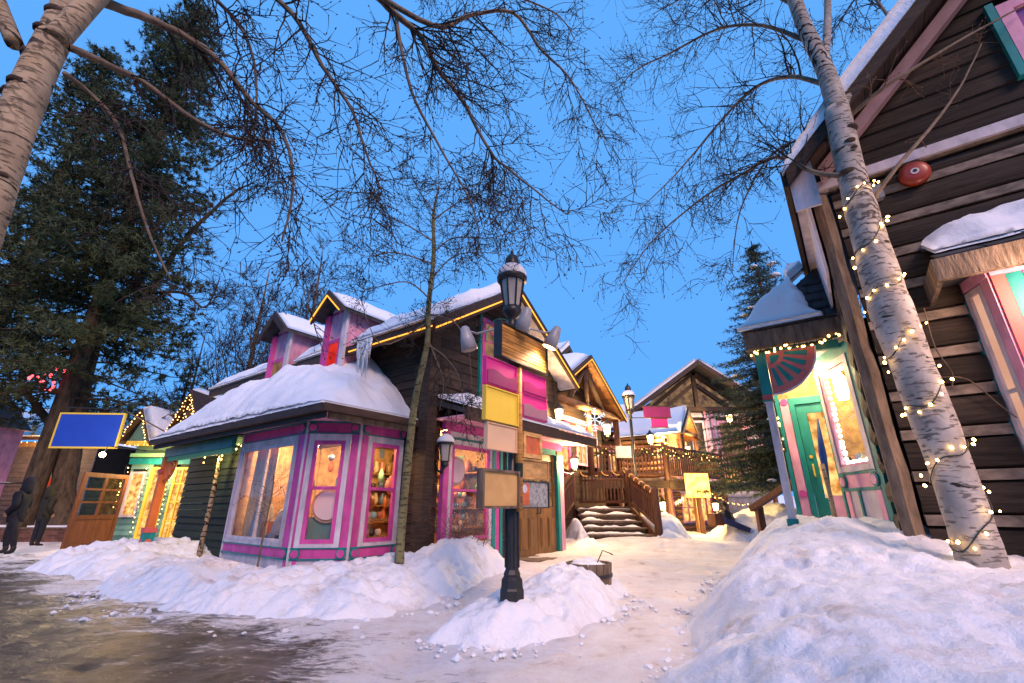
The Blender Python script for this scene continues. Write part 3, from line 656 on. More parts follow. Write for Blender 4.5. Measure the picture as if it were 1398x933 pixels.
# goods in the window
def disc(p, n, r, m, name='round_sign', parent=shop, t=.02):
    p = V(p); n = V(n).normalized(); o = part(name, MB().tube([p, p+n*t], r, 20), m, parent); return o
M['disc'] = mat('blank_round_sign', (0.70,0.55,0.50), 0.6, 0.08, 2, bump=0); M['discrim'] = mat('tan_sign_rim', (0.42,0.28,0.14), 0.6, 0.2, 3, bump=0)
mid = V(((-1.5-.94)/2, (1.17+.54)/2, 0)); nb = V((-.75,-.66,0)).normalized()
disc(mid - nb*.16 + V((0,0,1.16)), nb, .21, M['disc'], 'round_sign'); disc(mid - nb*.19 + V((0,0,1.16)), nb, .255, M['discrim'], 'sign_rim')
disc((1.02,.22,1.78), (0,-1,0), .22, M['disc']); disc((1.02,.25,1.78), (0,-1,0), .27, M['discrim'], 'sign_rim')
part('display_board', MB().beam(mid-nb*.24+V((-.22,.25,.80)), mid-nb*.24+V((.22,-.25,.80)), .03, .38), M['mint'], shop)
Mpot = [mat('pot_'+n, c, .35, .15, 4, bump=0, spec=.5) for n, c in (('cream',(.62,.5,.34)),('mint',(.2,.42,.36)),('blue',(.12,.2,.42)),('rust',(.4,.12,.04)),('tan',(.4,.26,.12)),('black',(.03,.025,.02)),('rose',(.5,.2,.22)))]
pots = [MB().lathe([(.03,0),(.055,.02),(.062,.07),(.045,.11),(.04,.12)], 10).mesh('pot', m, True) for m in Mpot]
tall = [MB().lathe([(.03,0),(.07,.05),(.08,.14),(.04,.22),(.05,.26)], 10).mesh('vase', m, True) for m in Mpot]
frames = []
for m in Mpot:
    frames.append(MB().box(-.01,.01,-.11,.11,0,.28).mesh('picture', m))
for z in (.78,1.13,1.48,1.83):
    y = .4
    while y < 3.2:
        k = rnd.randrange(3); q = rnd.randrange(len(Mpot))
        if k == 2: inst('picture', frames[q], shop, (2.2,y,z+.001), rnd.uniform(-.2,.2)); y += .27
        else: inst('pot', (pots if k else tall)[q], shop, (2.1+rnd.uniform(-.05,.05),y,z+.001), 0); y += rnd.uniform(.15,.22)
    x = .7
    while x < 1.9: inst('pot', (pots if rnd.random() < .5 else tall)[rnd.randrange(len(Mpot))], shop, (x,3.22,z+.052), 0); x += rnd.uniform(.15,.24)
for zz in (.66,.93):                                             # low display shelves right behind the small panes
    part('shelf', MB().box(-.75,-.15,.70,.95,zz,zz+.025), M['shelfwood'], shop)
    for k in range(5): inst('pot', pots[(k*2+int(zz*10)) % len(pots)], shop, (-.69+.12*k,.80,zz+.026), 0, .9)
for zz in (.70,.90,1.10,1.30):
    part('shelf', MB().box(.52,1.6,.34,.60,zz,zz+.02), M['shelfwood'], shop)
    for k in range(9): inst('pot', pots[rnd.randrange(len(pots))], shop, (.57+.12*k,.45,zz+.021), 0, .75)
def drape(p0, p1, z0, z1, m, amp=.03, n=40):
    p0 = V((*p0,0)); p1 = V((*p1,0)); d = (p1-p0); nn = V((d.y,-d.x,0)).normalized(); mb = MB()
    for i in range(n+1):
        f = i/n; q = p0+d*f+nn*amp*math.sin(f*d.length*42)
        w = p0+d*f+nn*amp*1.7*math.sin(f*d.length*42+.4); mb.v += [(q.x,q.y,z1),(w.x,w.y,z0)]
    for i in range(n): mb.f.append((2*i,2*i+1,2*i+3,2*i+2))
    return mb
M['linen'] = mat('tan_linen', (.50,.34,.18), .8, .2, 5, bump=.1); M['cloth_grey'] = mat('grey_cloth', (.22,.23,.25), .8, .4, 3, bump=.2)
part('curtain', drape((-1.2,3.3),(-1.2,2.55),.5,2.3,M['linen']), M['linen'], shop, True)
part('curtain', drape((-1.15,1.75),(-1.15,1.45),.5,2.3,M['linen']), M['linen'], shop, True)
for (x, y, s_) in ((-1.1,2.9,1.0),(-1.05,2.35,.8),(-1.12,1.85,.7)):
    part('draped_goods', MB().lathe([(.20*s_,.3),(.24*s_,.5),(.16*s_,.85*s_+.2),(.1*s_,1.1*s_+.15),(.05*s_,1.2*s_+.15)], 12, (x,y,0)), M['cloth_grey'], shop, True)
bq = MB()
for k in range(120):
    a = rnd.uniform(0, 6.28); t = rnd.uniform(.1,.5); bq.tube([(-1.0,2.1,.9),(-1.0+.3*t*math.cos(a),2.1+t*math.sin(a),1.0+rnd.uniform(.1,.5))], .004, 3, False)
part('dried_flowers', bq, M['twig_warm'], shop, kind='stuff')
for k in range(46):                                             # cluttered stock on the walls and hung from the ceiling
    m = Mpot[rnd.randrange(7)]; y = rnd.uniform(.4,3.2); z = rnd.uniform(1.0,2.35); h, w = rnd.uniform(.1,.3), rnd.uniform(.08,.2)
    if k % 3 == 0: part('hanging_ornament', MB().lathe([(.01,z+.2),(w*.5,z+.1),(w*.6,z),(w*.2,z-h*.5)], 8, (rnd.uniform(-1.0,1.6),y,0)), m, shop, True)
    elif k % 3 == 1: part('picture', MB().box(2.25,2.275,y,y+w,z-.1,z-.1+h), m, shop)
    else: part('picture', MB().box(.2+y*.6,.2+y*.6+w,3.33,3.355,z-.1,z-.1+h), m, shop)
for k in range(16): part('parcel', MB().box(-1.25+rnd.uniform(0,.25),-.95+rnd.uniform(0,.2),1.5+.11*k,1.6+.11*k,.3,.62+rnd.uniform(.0,.34)), Mpot[k % 7], shop)
for k in range(4): part('hanging_ornament', MB().ball((-.6+rnd.uniform(-.4,.4), .9+.25*k, 1.95+rnd.uniform(-.08,.08)), .06, 8, 6), Mpot[(k*3) % 7], shop, True)
# ---- wing roof and left porch
wx0, wx1, wy0, wy1 = -1.83, -.01, .20, 6.95
mb = MB(); zt = 3.22; ze = 2.55
hv = [(wx0,wy0,ze),(wx0,wy1,ze),(-.03,wy1,ze),(-.03,wy1-2.0,zt),(-.03,wy0+1.6,zt),(-.03,wy0,ze)]
mb.v = [*hv, *[(x,y,z-.08) for x, y, z in hv]]
mb.f = [(0,1,3,4),(1,2,3),(0,4,5),(2,5,4,3),(6,7,8,11)]
for i, j in ((0,1),(1,2),(2,5),(5,0)): mb.f.append((i,j,j+6,i+6))
wr = part('wing_roof', mb, M['shingle'], shop)
part('wing_soffit', MB().box(wx0+.04,-.02,wy0+.04,3.5,2.458,2.468), M['palepink'], wr)
part('gutter', MB().box(wx0-.10,wx0-.005,wy0-.05,wy1+.05,2.455,2.57), M['fascia'], wr)
part('gutter', MB().box(wx0-.09,-.05,wy0-.11,wy0-.055,2.45,2.56), M['fascia'], wr)
part('fascia_board', MB().box(wx0+.0,wx0+.03,wy0+.0,wy1,2.37,2.455), M['fascia'], wr)
part('fascia_board', MB().box(wx0+.06,-.06,wy0-.0,wy0+.03,2.36,2.455), M['post'], wr)
part('porch_beam', MB().box(-1.62,-1.54,3.53,6.85,2.20,2.40), M['teal'], shop)
part('porch_ceiling', MB().box(-1.53,-.02,3.53,6.85,2.40,2.44), M['lgreen'], shop)
part('porch_trim', MB().box(-1.60,-1.55,3.53,6.85,2.10,2.195), M['lgreen'], shop)
Pp = lambda u, z, o: V((-.92-o, u, z))
boards(shop, Pp, 3.53, 7.15, .1, 2.40, .14, M['dgreen'], seed=8, maxlen=9)
part('birch_pole', MB().tube([(-1.2,4.95,.1),(-1.18,4.97,1.2),(-1.19,4.95,2.2)], [.055,.05,.045], 8), M['aspen_warm'], shop, True)
part('post', MB().box(-1.64,-1.5,6.70,6.84,.72,2.2), M['orange'], shop, label='orange porch post with teal collars')
for z0, z1, m, w in ((.0,.62,'teal',.1),(.62,.72,'redfan',.115),(1.85,1.95,'redfan',.095)): part('post_collar', MB().box(-1.57-w,-1.57+w,6.77-w,6.77+w,z0,z1), M[m], shop)
for z in (.12,.28,.44): part('rosette', MB().tube([(-1.575,6.668,z),(-1.575,6.655,z)], .055, 12), M['redfan'], shop); part('rosette', MB().tube([(-1.672,6.77,z),(-1.685,6.77,z)], .055, 12), M['redfan'], shop)
def fan(parent, P, r, m1, m2, sgn=1, n=5, t=.04, name='fan_bracket'):
    poly = [P(0,0,0)] + [P(sgn*r*math.cos(R(90)*i/12), -r*math.sin(R(90)*i/12), 0) for i in range(13)]
    off = P(0,0,t)-P(0,0,0); rim = MB()
    for i in range(12):
        a0, a1 = R(90)*i/12, R(90)*(i+1)/12
        q = [P(sgn*k*math.cos(a), -k*math.sin(a), 0) for k, a in ((r*.86,a0),(r,a0),(r,a1),(r*.86,a1))]
        rim.prism(q, off)
    for i in range(n+1):
        a = R(90)*i/n; a = min(max(a, .05), R(90)-.05)
        rim.beam(P(sgn*.02,-.02,t/2), P(sgn*r*.9*math.cos(a), -r*.9*math.sin(a), t/2), t*.9, r*.09, P(0,0,1)-P(0,0,0)) if False else rim.tube([P(sgn*.02*r,-.02*r,t/2), P(sgn*r*.9*math.cos(a), -r*.9*math.sin(a), t/2)], r*.075, 6)
    f = part(name, rim, m1, parent)
    if m2: part('fan_backing', MB().prism([p-off*.02+ off*.3 for p in poly], off*.3), m2, f)
    return f
fan(shop, lambda u, z, o: V((-1.57+o*.5, 6.68-u, 2.19+z)), .55, M['orange'], None, 1, 5)
sl_ = thing('string_lights', 'warm icicle lights under the green porch ceiling beside the bay', 'lights', OM, GRID, 'light strings')
string_on(sl_, [(-1.25,3.6,2.33),(-1.25,6.6,2.33)], .17, jit=.07, limit=22); 
for k in range(9): string_on(sl_, [(-1.25,3.8+k*.3,2.33),(-1.25,3.8+k*.3,2.05+.1*(k % 3))], .09, jit=.02, limit=4)
lamp('porch_glow', W(5.0,-1.3,2.1), 5)
# ---- dormers (gable faces look over the wing)
def dormer(ya, hw, zs, zb, pane, led=False):
    xf = -.56; P = lambda u, z, o: V((xf-o, ya+u, z)); za = zs+hw*.80
    bk = RB-(RZ-za)/SL if za < RZ else RB
    d = part('dormer', MB().hexa([(xf,ya-hw*.8,zb),(xf,ya+hw*.8,zb),(.9,ya+hw*.8,zb),(.9,ya-hw*.8,zb),(xf,ya-hw*.8,zs),(xf,ya+hw*.8,zs),(1.2,ya+hw*.8,zs),(1.2,ya-hw*.8,zs)]), M['palepink'], shop)
    part('gable_panel', MB().prism([P(-hw*.8,zs+.001,0),P(hw*.8,zs+.001,0),P(0,za-.1,0)], (.05,0,0)), M['pink'], d)
    part('gable_trim', MB().prism([P(-hw*.55,zs+.06,.012),P(hw*.55,zs+.06,.012),P(0,zs+.05+hw*.45,.012)], (-.015,0,0)), M['white'], d)
    for s in (-1, 1):
        part('pilaster', MB().slab(P,s*hw*.8-.07,s*hw*.8+.07,zb,zs,.0,.06), M['white'] if s < 0 else M['pink'], d)
        y0, y1 = ya+s*(hw+.12), ya; z0, z1 = zs-.12, za+.02
        part('dormer_roof', MB().hexa([(xf-.28,y0,z0),(xf-.28,y1,z1),(bk,y1,z1),(bk,y0,z0),(xf-.28,y0,z0+.07),(xf-.28,y1,z1+.07),(bk,y1,z1+.07),(bk,y0,z0+.07)]), M['shingle'], d)
        part('barge_board', MB().hexa([(xf-.33,y0,z0-.10),(xf-.33,y1,z1-.10),(xf-.285,y1,z1-.10),(xf-.285,y0,z0-.10),(xf-.33,y0,z0+.10),(xf-.33,y1,z1+.10),(xf-.285,y1,z1+.10),(xf-.285,y0,z0+.10)]), M['fascia'], d)
        if led: part('led_strip', MB().tube([(xf-.345,y0,z0-.04),(xf-.345,y1,z1-.04)], .013, 6), M['led'], d)
    window(shop, P, -hw*.62, hw*.62, zb+.12, 4.38, M['pink'], M[pane], .07, (), (), .0, .05, name='dormer_window')
dormer(2.28, .40, 4.98, 3.3, 'pane_red', True); dormer(4.50, .46, 5.02, 3.4, 'pane_dim')

# snow on the roofs: thick crusts of their own
def crust(name, label, fn, nu, nv, parentless=True, rot=True, loc=OM, m='roof_snow'):
    vs = []; mb = MB()
    for j in range(nv+1):
        for i in range(nu+1): mb.v.append(tuple(fn(i/nu, j/nv)[0]))
    k = len(mb.v)
    for j in range(nv+1):
        for i in range(nu+1): mb.v.append(tuple(fn(i/nu, j/nv)[1]))
    for j in range(nv):
        for i in range(nu):
            a = j*(nu+1)+i; mb.f.append((a,a+1,a+nu+2,a+nu+1)); mb.f.append((k+a,k+a+nu+1,k+a+nu+2,k+a+1))
    def edge(a, b): mb.f.append((a,k+a,k+b,b))
    for i in range(nu): edge(i+1, i); edge(nv*(nu+1)+i, nv*(nu+1)+i+1)
    for j in range(nv): edge(j*(nu+1), (j+1)*(nu+1)); edge((j+1)*(nu+1)+nu, j*(nu+1)+nu)
    o = solo(name, mb, M[m], label, 'snow', True, 'snow on roofs', 'stuff')
    o.location = loc; o.rotation_euler = (0,0,GRID if rot else 0); return o
def _h1(ix, iy, seed):
    h = (ix*374761393 + iy*668265263 + seed*974711) & 0x7fffffff
    h = ((h ^ (h >> 13))*1274126177) & 0x7fffffff
    return ((h ^ (h >> 16)) & 0xffff)/65535.0
def fb(x, y, s, octs=3):
    t = 0.0; a = 1.0
    for o in range(octs):
        ix, iy = math.floor(x), math.floor(y); fx, fy = x-ix, y-iy; fx = fx*fx*(3-2*fx); fy = fy*fy*(3-2*fy)
        t += a*((_h1(ix,iy,s+o)*(1-fx)+_h1(ix+1,iy,s+o)*fx)*(1-fy)+(_h1(ix,iy+1,s+o)*(1-fx)+_h1(ix+1,iy+1,s+o)*fx)*fy-.5)
        a *= .5; x, y = x*1.76+y*1.0+3.1, y*1.76-x*1.0+1.7
    return t
def edgef(u, v, w=.12, p=.6):
    e = min(1, u/w, (1-u)/w, v/w, (1-v)/w); return max(0, e)**p
def wing_snow(u, v):
    y = wy0-.06 + (wy1+.10-wy0)*u; x = wx0-.10 + (-.06-wx0+.10)*v
    zr = ze + (zt-ze)*max(0, min((x-wx0)/(1.8), (y-wy0)/1.6, (wy1-y)/2.0, 1))
    e = min(1, (y-wy0+.06)/2.9, (wy1+.05-y)/2.8, 1); ey = max(0, min(1, (x-wx0+.10)/.75))
    th = .06 + .80*(max(0, math.sin(e*1.5708))**.9)*(ey**.6) + .26*fb(x*1.1, y*.8, 5)*min(1, e*3)*ey + .12*fb(x*2.6+1.5*fb(y,x,3), y*1.7, 15)*min(1,e*3)*ey + .06*fb(x*5, y*5, 8)
    th *= max(.04, min(1, e*5))**.5
    jag = .05*fb(y*3.1, 2.2, 77)*(1-v)
    return (V((x+jag, y, zr+.02+max(.03, th))), V((x+jag, y, zr+.012)))
crust('roof_snow', 'thick domed snow crust on the low roof above the pink bay', wing_snow, 110, 40)
def main_snow(y0, y1, t, seed, side=-1):
    def fn(u, v):
        y = y0+(y1-y0)*u; b = (EB0-.12 + (RB-EB0+.1)*v) if side < 0 else (EB1+.05 + (RB-EB1-.05)*v)
        e = edgef(u, v*.5+.0, .07, .5); ey = min(1, v/.10)**.6
        th = (.04 + t*ey*min(1, u*12, (1-u)*12)**.5)*(1+.5*fb(b*1.4, y*1.4, seed)) + .04*fb(b*4, y*4, seed+2)
        z = roofz(max(min(b, EB1), EB0)); return (V((b, y, z+.01+max(.03, th))), V((b, y, z+.004)))
    return fn
crust('roof_snow', 'snow layer on the main roof between amber strip and ridge', main_snow(-.48, 1.70, .26, 15), 40, 30)
crust('roof_snow', 'snow layer on the main roof between the two pink dormers', main_snow(2.72, 3.80, .26, 19), 20, 30)
crust('roof_snow', 'snow layer on the far left end of the main roof', main_snow(4.95, 8.15, .22, 25), 36, 30)
crust('roof_snow', 'thin snow layer on the far slope of the main roof', main_snow(-.45, 8.1, .15, 29, 1), 50, 20)
for ya, hw, zs, lab in ((2.28,.40,4.98,'snow patch on the roof of the dormer with the amber strip'),(4.50,.46,5.02,'snow patch on the roof of the dark left dormer')):
    def dsn(u, v, ya=ya, hw=hw, zs=zs):
        x = -.80+2.1*u; s = 1-2*v; y = ya+s*(hw+.14); z = zs+.02+hw*.80-abs(s)*(hw*.8+.14)
        th = (.08*min(1, u*6, (1-u)*6)**.5 + .03*fb(x*3, y*3, 4))*min(1, v*8, (1-v)*8)**.5
        return (V((x, y, z+.075+max(.01, th))), V((x, y, z+.073)))
    crust('roof_snow', lab, dsn, 20, 16)
def canopy_snow(u, v):
    x = .12+4.8*u; y = -.86+.78*v; z = 2.72+.24*(v*.78)/.72
    patch = max(0, min(1, (fb(x*.8, 3.3, 91, 2)+.28)*5)) if .9 < x < 2.6 else 1
    th = (.03+.17*min(1, v/.25)**.5*min(1, u*14, (1-u)*14)**.5)*(.8+.7*fb(x*2, y*2, 6))*patch
    return (V((x, y, z+.02+max(.012, th))), V((x, y, z+.01)))
crust('roof_snow', 'snow strip on the little canopy over the brown double door', canopy_snow, 60, 12)
# icicles at the eave
ic = thing('icicles', 'cluster of white icicles hanging from the amber lit eave', 'icicles', OM, GRID)
M['ice'] = mat('ice', (.72,.76,.80), .15, .1, 8, bump=.1, spec=.6)
for k in range(9):
    y = 1.05+k*.05+rnd.uniform(-.015,.015); L_ = (.35,.72,.45,.95,.6,.40,1.15,.5,.25)[k]
    part('icicle', MB().tube([(EB0-.10,y,roofz(EB0)-.02),(EB0-.10,y+.01,roofz(EB0)-.1-L_*.4),(EB0-.10,y,roofz(EB0)-.1-L_)], [.03,.017,.002], 7), M['ice'], ic, True)

# ------------------------------------------------------------------ street lamps with signs
def street_lamp(label, loc, H, s=1.0, lit=False, base=True, group='street lamps'):
    t = thing('street_lamp', label, 'street lamp', loc, 0, group)
    r = .045*s
    part('pole', MB().lathe([(r*1.15,0.0),(r,.4),(r*.92,H-1.05*s)], 12), M['iron'], t, True)
    if base:
        mb = MB().lathe([(.125*s,-.35),(.125*s,.05),(.115*s,.07),(.11*s,.14),(.085*s,.17),(.09*s,.19),(.07*s,.23),(.068*s,.80),(.085*s,.815),(.085*s,.84),(.06*s,.86),(.075*s,.885),(.07*s,.91),(.05*s,.93)], 8)
        part('pole_base', mb, M['iron'], t)
        for k in range(8):
            a = 2*math.pi*(k+.5)/8; part('flute', MB().tube([(.070*s*math.cos(a),.070*s*math.sin(a),.25),(.070*s*math.cos(a),.070*s*math.sin(a),.79)], .012*s, 5), M['iron'], t)
    h = H-1.05*s
    part('neck', MB().lathe([(r,h-.02),(.075*s,h),(.05*s,h+.05*s),(.055*s,h+.12*s),(.11*s,h+.17*s),(.12*s,h+.22*s),(.105*s,h+.26*s)], 12), M['iron'], t, True)
    part('glass', MB().lathe([(.095*s,h+.262*s),(.15*s,h+.62*s)], 8), M['lantern_lit'] if lit else M['frost'], t)
    for k in range(8):
        a = 2*math.pi*(k+.5)/8; ca, sa = math.cos(a), math.sin(a)
        part('glazing_bar', MB().tube([(.102*s*ca,.102*s*sa,h+.26*s),(.157*s*ca,.157*s*sa,h+.62*s)], .011*s, 5), M['iron'], t)
    part('hood', MB().lathe([(.14*s,h+.60*s),(.185*s,h+.615*s),(.19*s,h+.66*s),(.16*s,h+.70*s),(.125*s,h+.78*s),(.085*s,h+.80*s)], 16), M['iron'], t, True)
    part('finial', MB().lathe([(.09*s,h+.801*s),(.095*s,h+.83*s),(.085*s,h+.92*s),(.06*s,h+.97*s),(.02*s,h+1.0*s),(.024*s,h+1.03*s),(.004,h+1.06*s)], 14), M['iron'], t, True)
    sn = solo('lamp_snow', MB().lathe([(.182*s,h+.661*s),(.185*s,h+.70*s),(.165*s,h+.765*s),(.13*s,h+.81*s),(.098*s,h+.825*s)], 16), M['roof_snow'], 'ring of snow on the hood of the '+label, 'snow', True, 'snow on lamps', 'stuff')
    sn.location = loc
    return t
LP = V((0,5.0,.33))
street_lamp('tall black lantern post carrying the stack of sign boards', LP, 3.88, 1.0)
part_label = None
Psn = lambda u, z, o: V((LP.x + D2.x*u + D1.x*(-o), LP.y + D2.y*u + D1.y*(-o), z))     # o towards the viewer's right-hand side
def sign(label, u0, u1, z0, z1, fm, cm, o=.06, t=.05, fw=.02, kids=None, name='sign_board'):
    s = thing(name, label, 'sign', Psn((u0+u1)/2, z0, o), GRID, 'sign boards on the lamp post')
    w = (u1-u0)/2; h = z1-z0
    Pl = lambda u, z, q: V((u, -q, z))
    part('panel', MB().slab(Pl,-w+fw,w-fw,fw,h-fw,0,t*.7), cm, s)
    mb = MB(); mb.slab(Pl,-w,-w+fw,0,h,0,t); mb.slab(Pl,w-fw,w,0,h,0,t); mb.slab(Pl,-w+fw,w-fw,0,fw,0,t-.001); mb.slab(Pl,-w+fw,w-fw,h-fw,h,0,t-.001)
    part('frame', mb, fm, s)
    if kids: kids(s, Pl, w, h)
    return s
def smat(n, c, **k): return mat(n, c, .5, k.get('var', .06), k.get('scale', 3), k.get('st', (1,1,1)), k.get('bump', .03), objvar=.02)
M['slatwood'] = mat('amber_slat_wood', (.40,.19,.045), .6, .5, 4, (1,1,10), .4, objvar=.2)
M['s_plum'] = smat('plum_sign', (.25,.02,.12)); M['s_hot'] = smat('hot_pink_sign', (.62,.035,.24)); M['s_mauve'] = smat('mauve_sign', (.28,.14,.20))
M['s_cream'] = smat('cream_sign', (.66,.44,.27)); M['s_ply'] = smat('plywood_sign', (.56,.34,.13), var=.18, scale=4, bump=.08); M['s_wood'] = mat('pale_carved_wood', (.52,.30,.11), .7, .4, 5, (1,1,3), .8)
M['s_rust'] = smat('rust_sign', (.50,.12,.05), var=.3, scale=8); M['s_map'] = mat('mottled_map', (.28,.29,.28), .5, .6, 22, bump=.05, objvar=.02)
def slats(s, Pl, w, h):
    n = 9; hh = (h-.05)/n
    for k in range(n): part('slat', MB().slab(Pl,-w+.022,w-.022,.026+hh*k,.026+hh*(k+1)-.006,.071,.082+.004*(k % 2)), M['slatwood'], s)
sign('dark box sign with amber wooden slats at the top of the lamp post', -.42, .54, 2.66, 3.08, M['iron'], M['iron'], .06, .10, .02, slats)
def wavy(low, frac):
    def f(s, Pl, w, h):
        n = 12; pts = [Pl(-w+.012+(2*w-.024)*i/n, h*(frac+.07*math.sin(i*.62)), .052) for i in range(n+1)]
        part('lower_band', MB().prism([Pl(-w+.012,.012,.052)] + [Pl(w-.012,.012,.052)] + pts[::-1], Pl(0,0,.008)), low, s)
    return f
sign('plum and pink two tone sign left of the post', -.60, -.05, 2.33, 2.63, M['s_hot'], M['s_hot'], .06, .05, .012, wavy(M['s_plum'], .5))
sign('blank yellow square sign left of the post', -.615, -.045, 1.96, 2.31, M['yellow'], M['yellow'], .075, .05, .012)
sign('blank cream square sign left of the post', -.56, -.055, 1.68, 1.945, M['s_cream'], M['s_cream'], .06, .05, .012)
sign('blank plywood sign in a dark frame, lowest on the left of the post', -.66, -.06, 1.13, 1.49, M['post'], M['s_ply'], .07, .08, .025)
sign('pink sign with plum band high on the right of the post', .05, .56, 2.37, 2.635, M['s_hot'], M['s_hot'], .06, .05, .012, wavy(M['s_plum'], .45))
sign('pink and mauve two tone sign low on the right of the post', .05, .57, 2.09, 2.365, M['s_hot'], M['s_hot'], .06, .05, .012, wavy(M['s_mauve'], .5))
sign('small rust red sign in pale wood frame right of the post', .07, .44, 1.65, 1.93, M['s_wood'], M['s_rust'], .06, .05, .045)
sign('pale carved wooden sign right of the post', .03, .58, 1.425, 1.64, M['s_wood'], M['s_wood'], .06, .05, .02)
def mp_(s, Pl, w, h):
    part('print', MB().slab(Pl,-w+.03,-w+.21,.03,h-.03,.036,.040), M['s_rust'], s); part('print', MB().tube([Pl(-w+.12,h*.7,.041),Pl(-w+.12,h*.7,.044)], .045, 14), M['white'], s)
sign('grey mottled map board with red strip, lowest on the right of the post', -.03, .57, 1.13, 1.41, M['iron'], M['s_map'], .06, .05, .012, mp_)
pw_ = thing('sign_pole', 'slim wooden pole carrying the sign boards beside the lamp post', 'pole', LP)
part('pole', MB().tube([Psn(0,1.10,.095)-LP, Psn(0,2.66,.095)-LP], .036, 10), M['slatwood'], pw_, True); part('band', MB().tube([Psn(0,1.44,.095)-LP, Psn(0,1.58,.095)-LP], .039, 10), M['dgreen'], pw_)
for z in (1.25,1.8,2.3): part('strap', MB().box(-.06,.06,-.07,-.02,z-LP.z,z+.03-LP.z), M['iron'], pw_)
def spot(label, root, head, aim, lit):
    s = thing('spotlight', label, 'spotlight', head, 0, 'sign spotlights'); root = V(root)-V(head); aim = V(aim).normalized()
    part('arm', MB().tube([root, root*.6+V((0,0,.06)), root*.2+V((0,0,.05)), -aim*.12], .014, 6), M['grey_metal'], s, True)
    part('shade', MB().tube([-aim*.16, -aim*.14, -aim*.02, aim*.12], [.026,.048,.075,.092], 14), M['grey_metal'], s, True)
    part('lens', MB().tube([aim*.121, aim*.126], .080, 14), M['lantern_lit'] if lit else M['frost'], s)
    if lit:
        d = bpy.data.lights.new('spot_lamp', 'SPOT'); d.energy = 65; d.color = (1,.66,.42); d.spot_size = R(125); d.spot_blend = .6; d.shadow_soft_size = .08
        o = bpy.data.objects.new('spot_lamp', d); C.objects.link(o); o.location = V(head)+aim*.16; o.rotation_euler = (-aim).to_track_quat('Z','Y').to_euler()
top = V((0,5.0,3.12))
spot('grey spotlight on the left arm of the lamp post', top, px(638,464,4.75), (.25,.1,-1), False)
spot('grey spotlight beside the lantern neck', top+V((.05,0,0)), px(716,438,4.8), (-.3,.3,-1), False)
spot('lit grey spotlight on the right arm of the lamp post', top+V((.05,0,0)), px(755,462,5.1), (-.45,.12,-1), True)
# ------------------------------------------------------------------ barrel planter in the snow
bp_ = px(805,793,6.55); brl = thing('barrel_planter', 'half sunken wooden barrel planter in the snow mound', 'planter', (bp_.x,bp_.y,.10))
for k in range(18):
    a0, a1 = 2*math.pi*k/18, 2*math.pi*(k+.92)/18; r0, r1, h = .27, .30, .36
    part('stave', MB().hexa([(r0*math.cos(a0),r0*math.sin(a0),0),(r0*math.cos(a1),r0*math.sin(a1),0),(r0*.9*math.cos(a1),r0*.9*math.sin(a1),0),(r0*.9*math.cos(a0),r0*.9*math.sin(a0),0),
        (r1*math.cos(a0),r1*math.sin(a0),h),(r1*math.cos(a1),r1*math.sin(a1),h),(r1*.9*math.cos(a1),r1*.9*math.sin(a1),h),(r1*.9*math.cos(a0),r1*.9*math.sin(a0),h)]), M['post'], brl)
part('hoop', MB().lathe([(.297,.20),(.302,.24)], 24), M['iron'], brl)
part('soil', MB().lathe([(.26,.28),(.265,.33),(.1,.36)], 16), M['roof_snow'], brl, True)
part('stick', MB().tube([(.1,0,.33),(.2,.05,.5),(.33,.02,.45)], .008, 5), M['twig'], brl)

# ------------------------------------------------------------------ wall lanterns
def lantern(label, loc, s=1.0, lit=True, power=14, back=None, snow=False, group='wall lanterns'):
    t = thing('wall_lantern', label, 'lantern', loc, 0, group)
    part('base', MB().lathe([(.03*s,-.20*s),(.055*s,-.17*s),(.05*s,-.13*s),(.07*s,-.12*s)], 10), M['iron'], t)
    part('glass', MB().lathe([(.065*s,-.119*s),(.095*s,.10*s)], 8), M['lantern_lit'] if lit else M['frost'], t)
    for k in range(4):
        a = math.pi/4+math.pi*k/2; part('glazing_bar', MB().tube([(.072*s*math.cos(a),.072*s*math.sin(a),-.12*s),(.1*s*math.cos(a),.1*s*math.sin(a),.10*s)], .007*s, 4), M['iron'], t)
    part('hood', MB().lathe([(.125*s,.10*s),(.12*s,.13*s),(.05*s,.20*s),(.03*s,.24*s),(.01*s,.27*s)], 12), M['iron'], t, True)
    if back is not None:
        b = V(back)-V(loc); part('bracket', MB().tube([b+V((0,0,-.05)), b*.7+V((0,0,-.22*s)), b*.25+V((0,0,-.26*s)), V((0,0,-.19*s))], .018*s, 6), M['iron'], t, True)
    if lit and power: 
        lamp('lantern_light', V(loc)+V((0,0,-.02)) + (V((0,-.16*s,0))), power, (1,.63,.27), .05)
    if snow: solo('lantern_snow', MB().lathe([(.124*s,.131*s),(.125*s,.16*s),(.08*s,.22*s),(.02*s,.25*s)], 12), M['roof_snow'], 'snow cap on the unlit wall lantern', 'snow', True, 'snow on lamps', 'stuff').location = loc
    return t
lantern('unlit wall lantern with snow cap left of the shop window', W(-.28,.20,2.02), 1.25, False, 0, W(-.02,.20,2.0), True)
lantern('lit lantern on the timber gable right of the sign post', W(-.34,4.0,3.25), 1.1, True, 34, W(0,4.0,3.2))
lantern('lit lantern beside the pink door post', W(-.3,4.75,2.15), 1.0, True, 40, W(-.02,4.42,2.15))

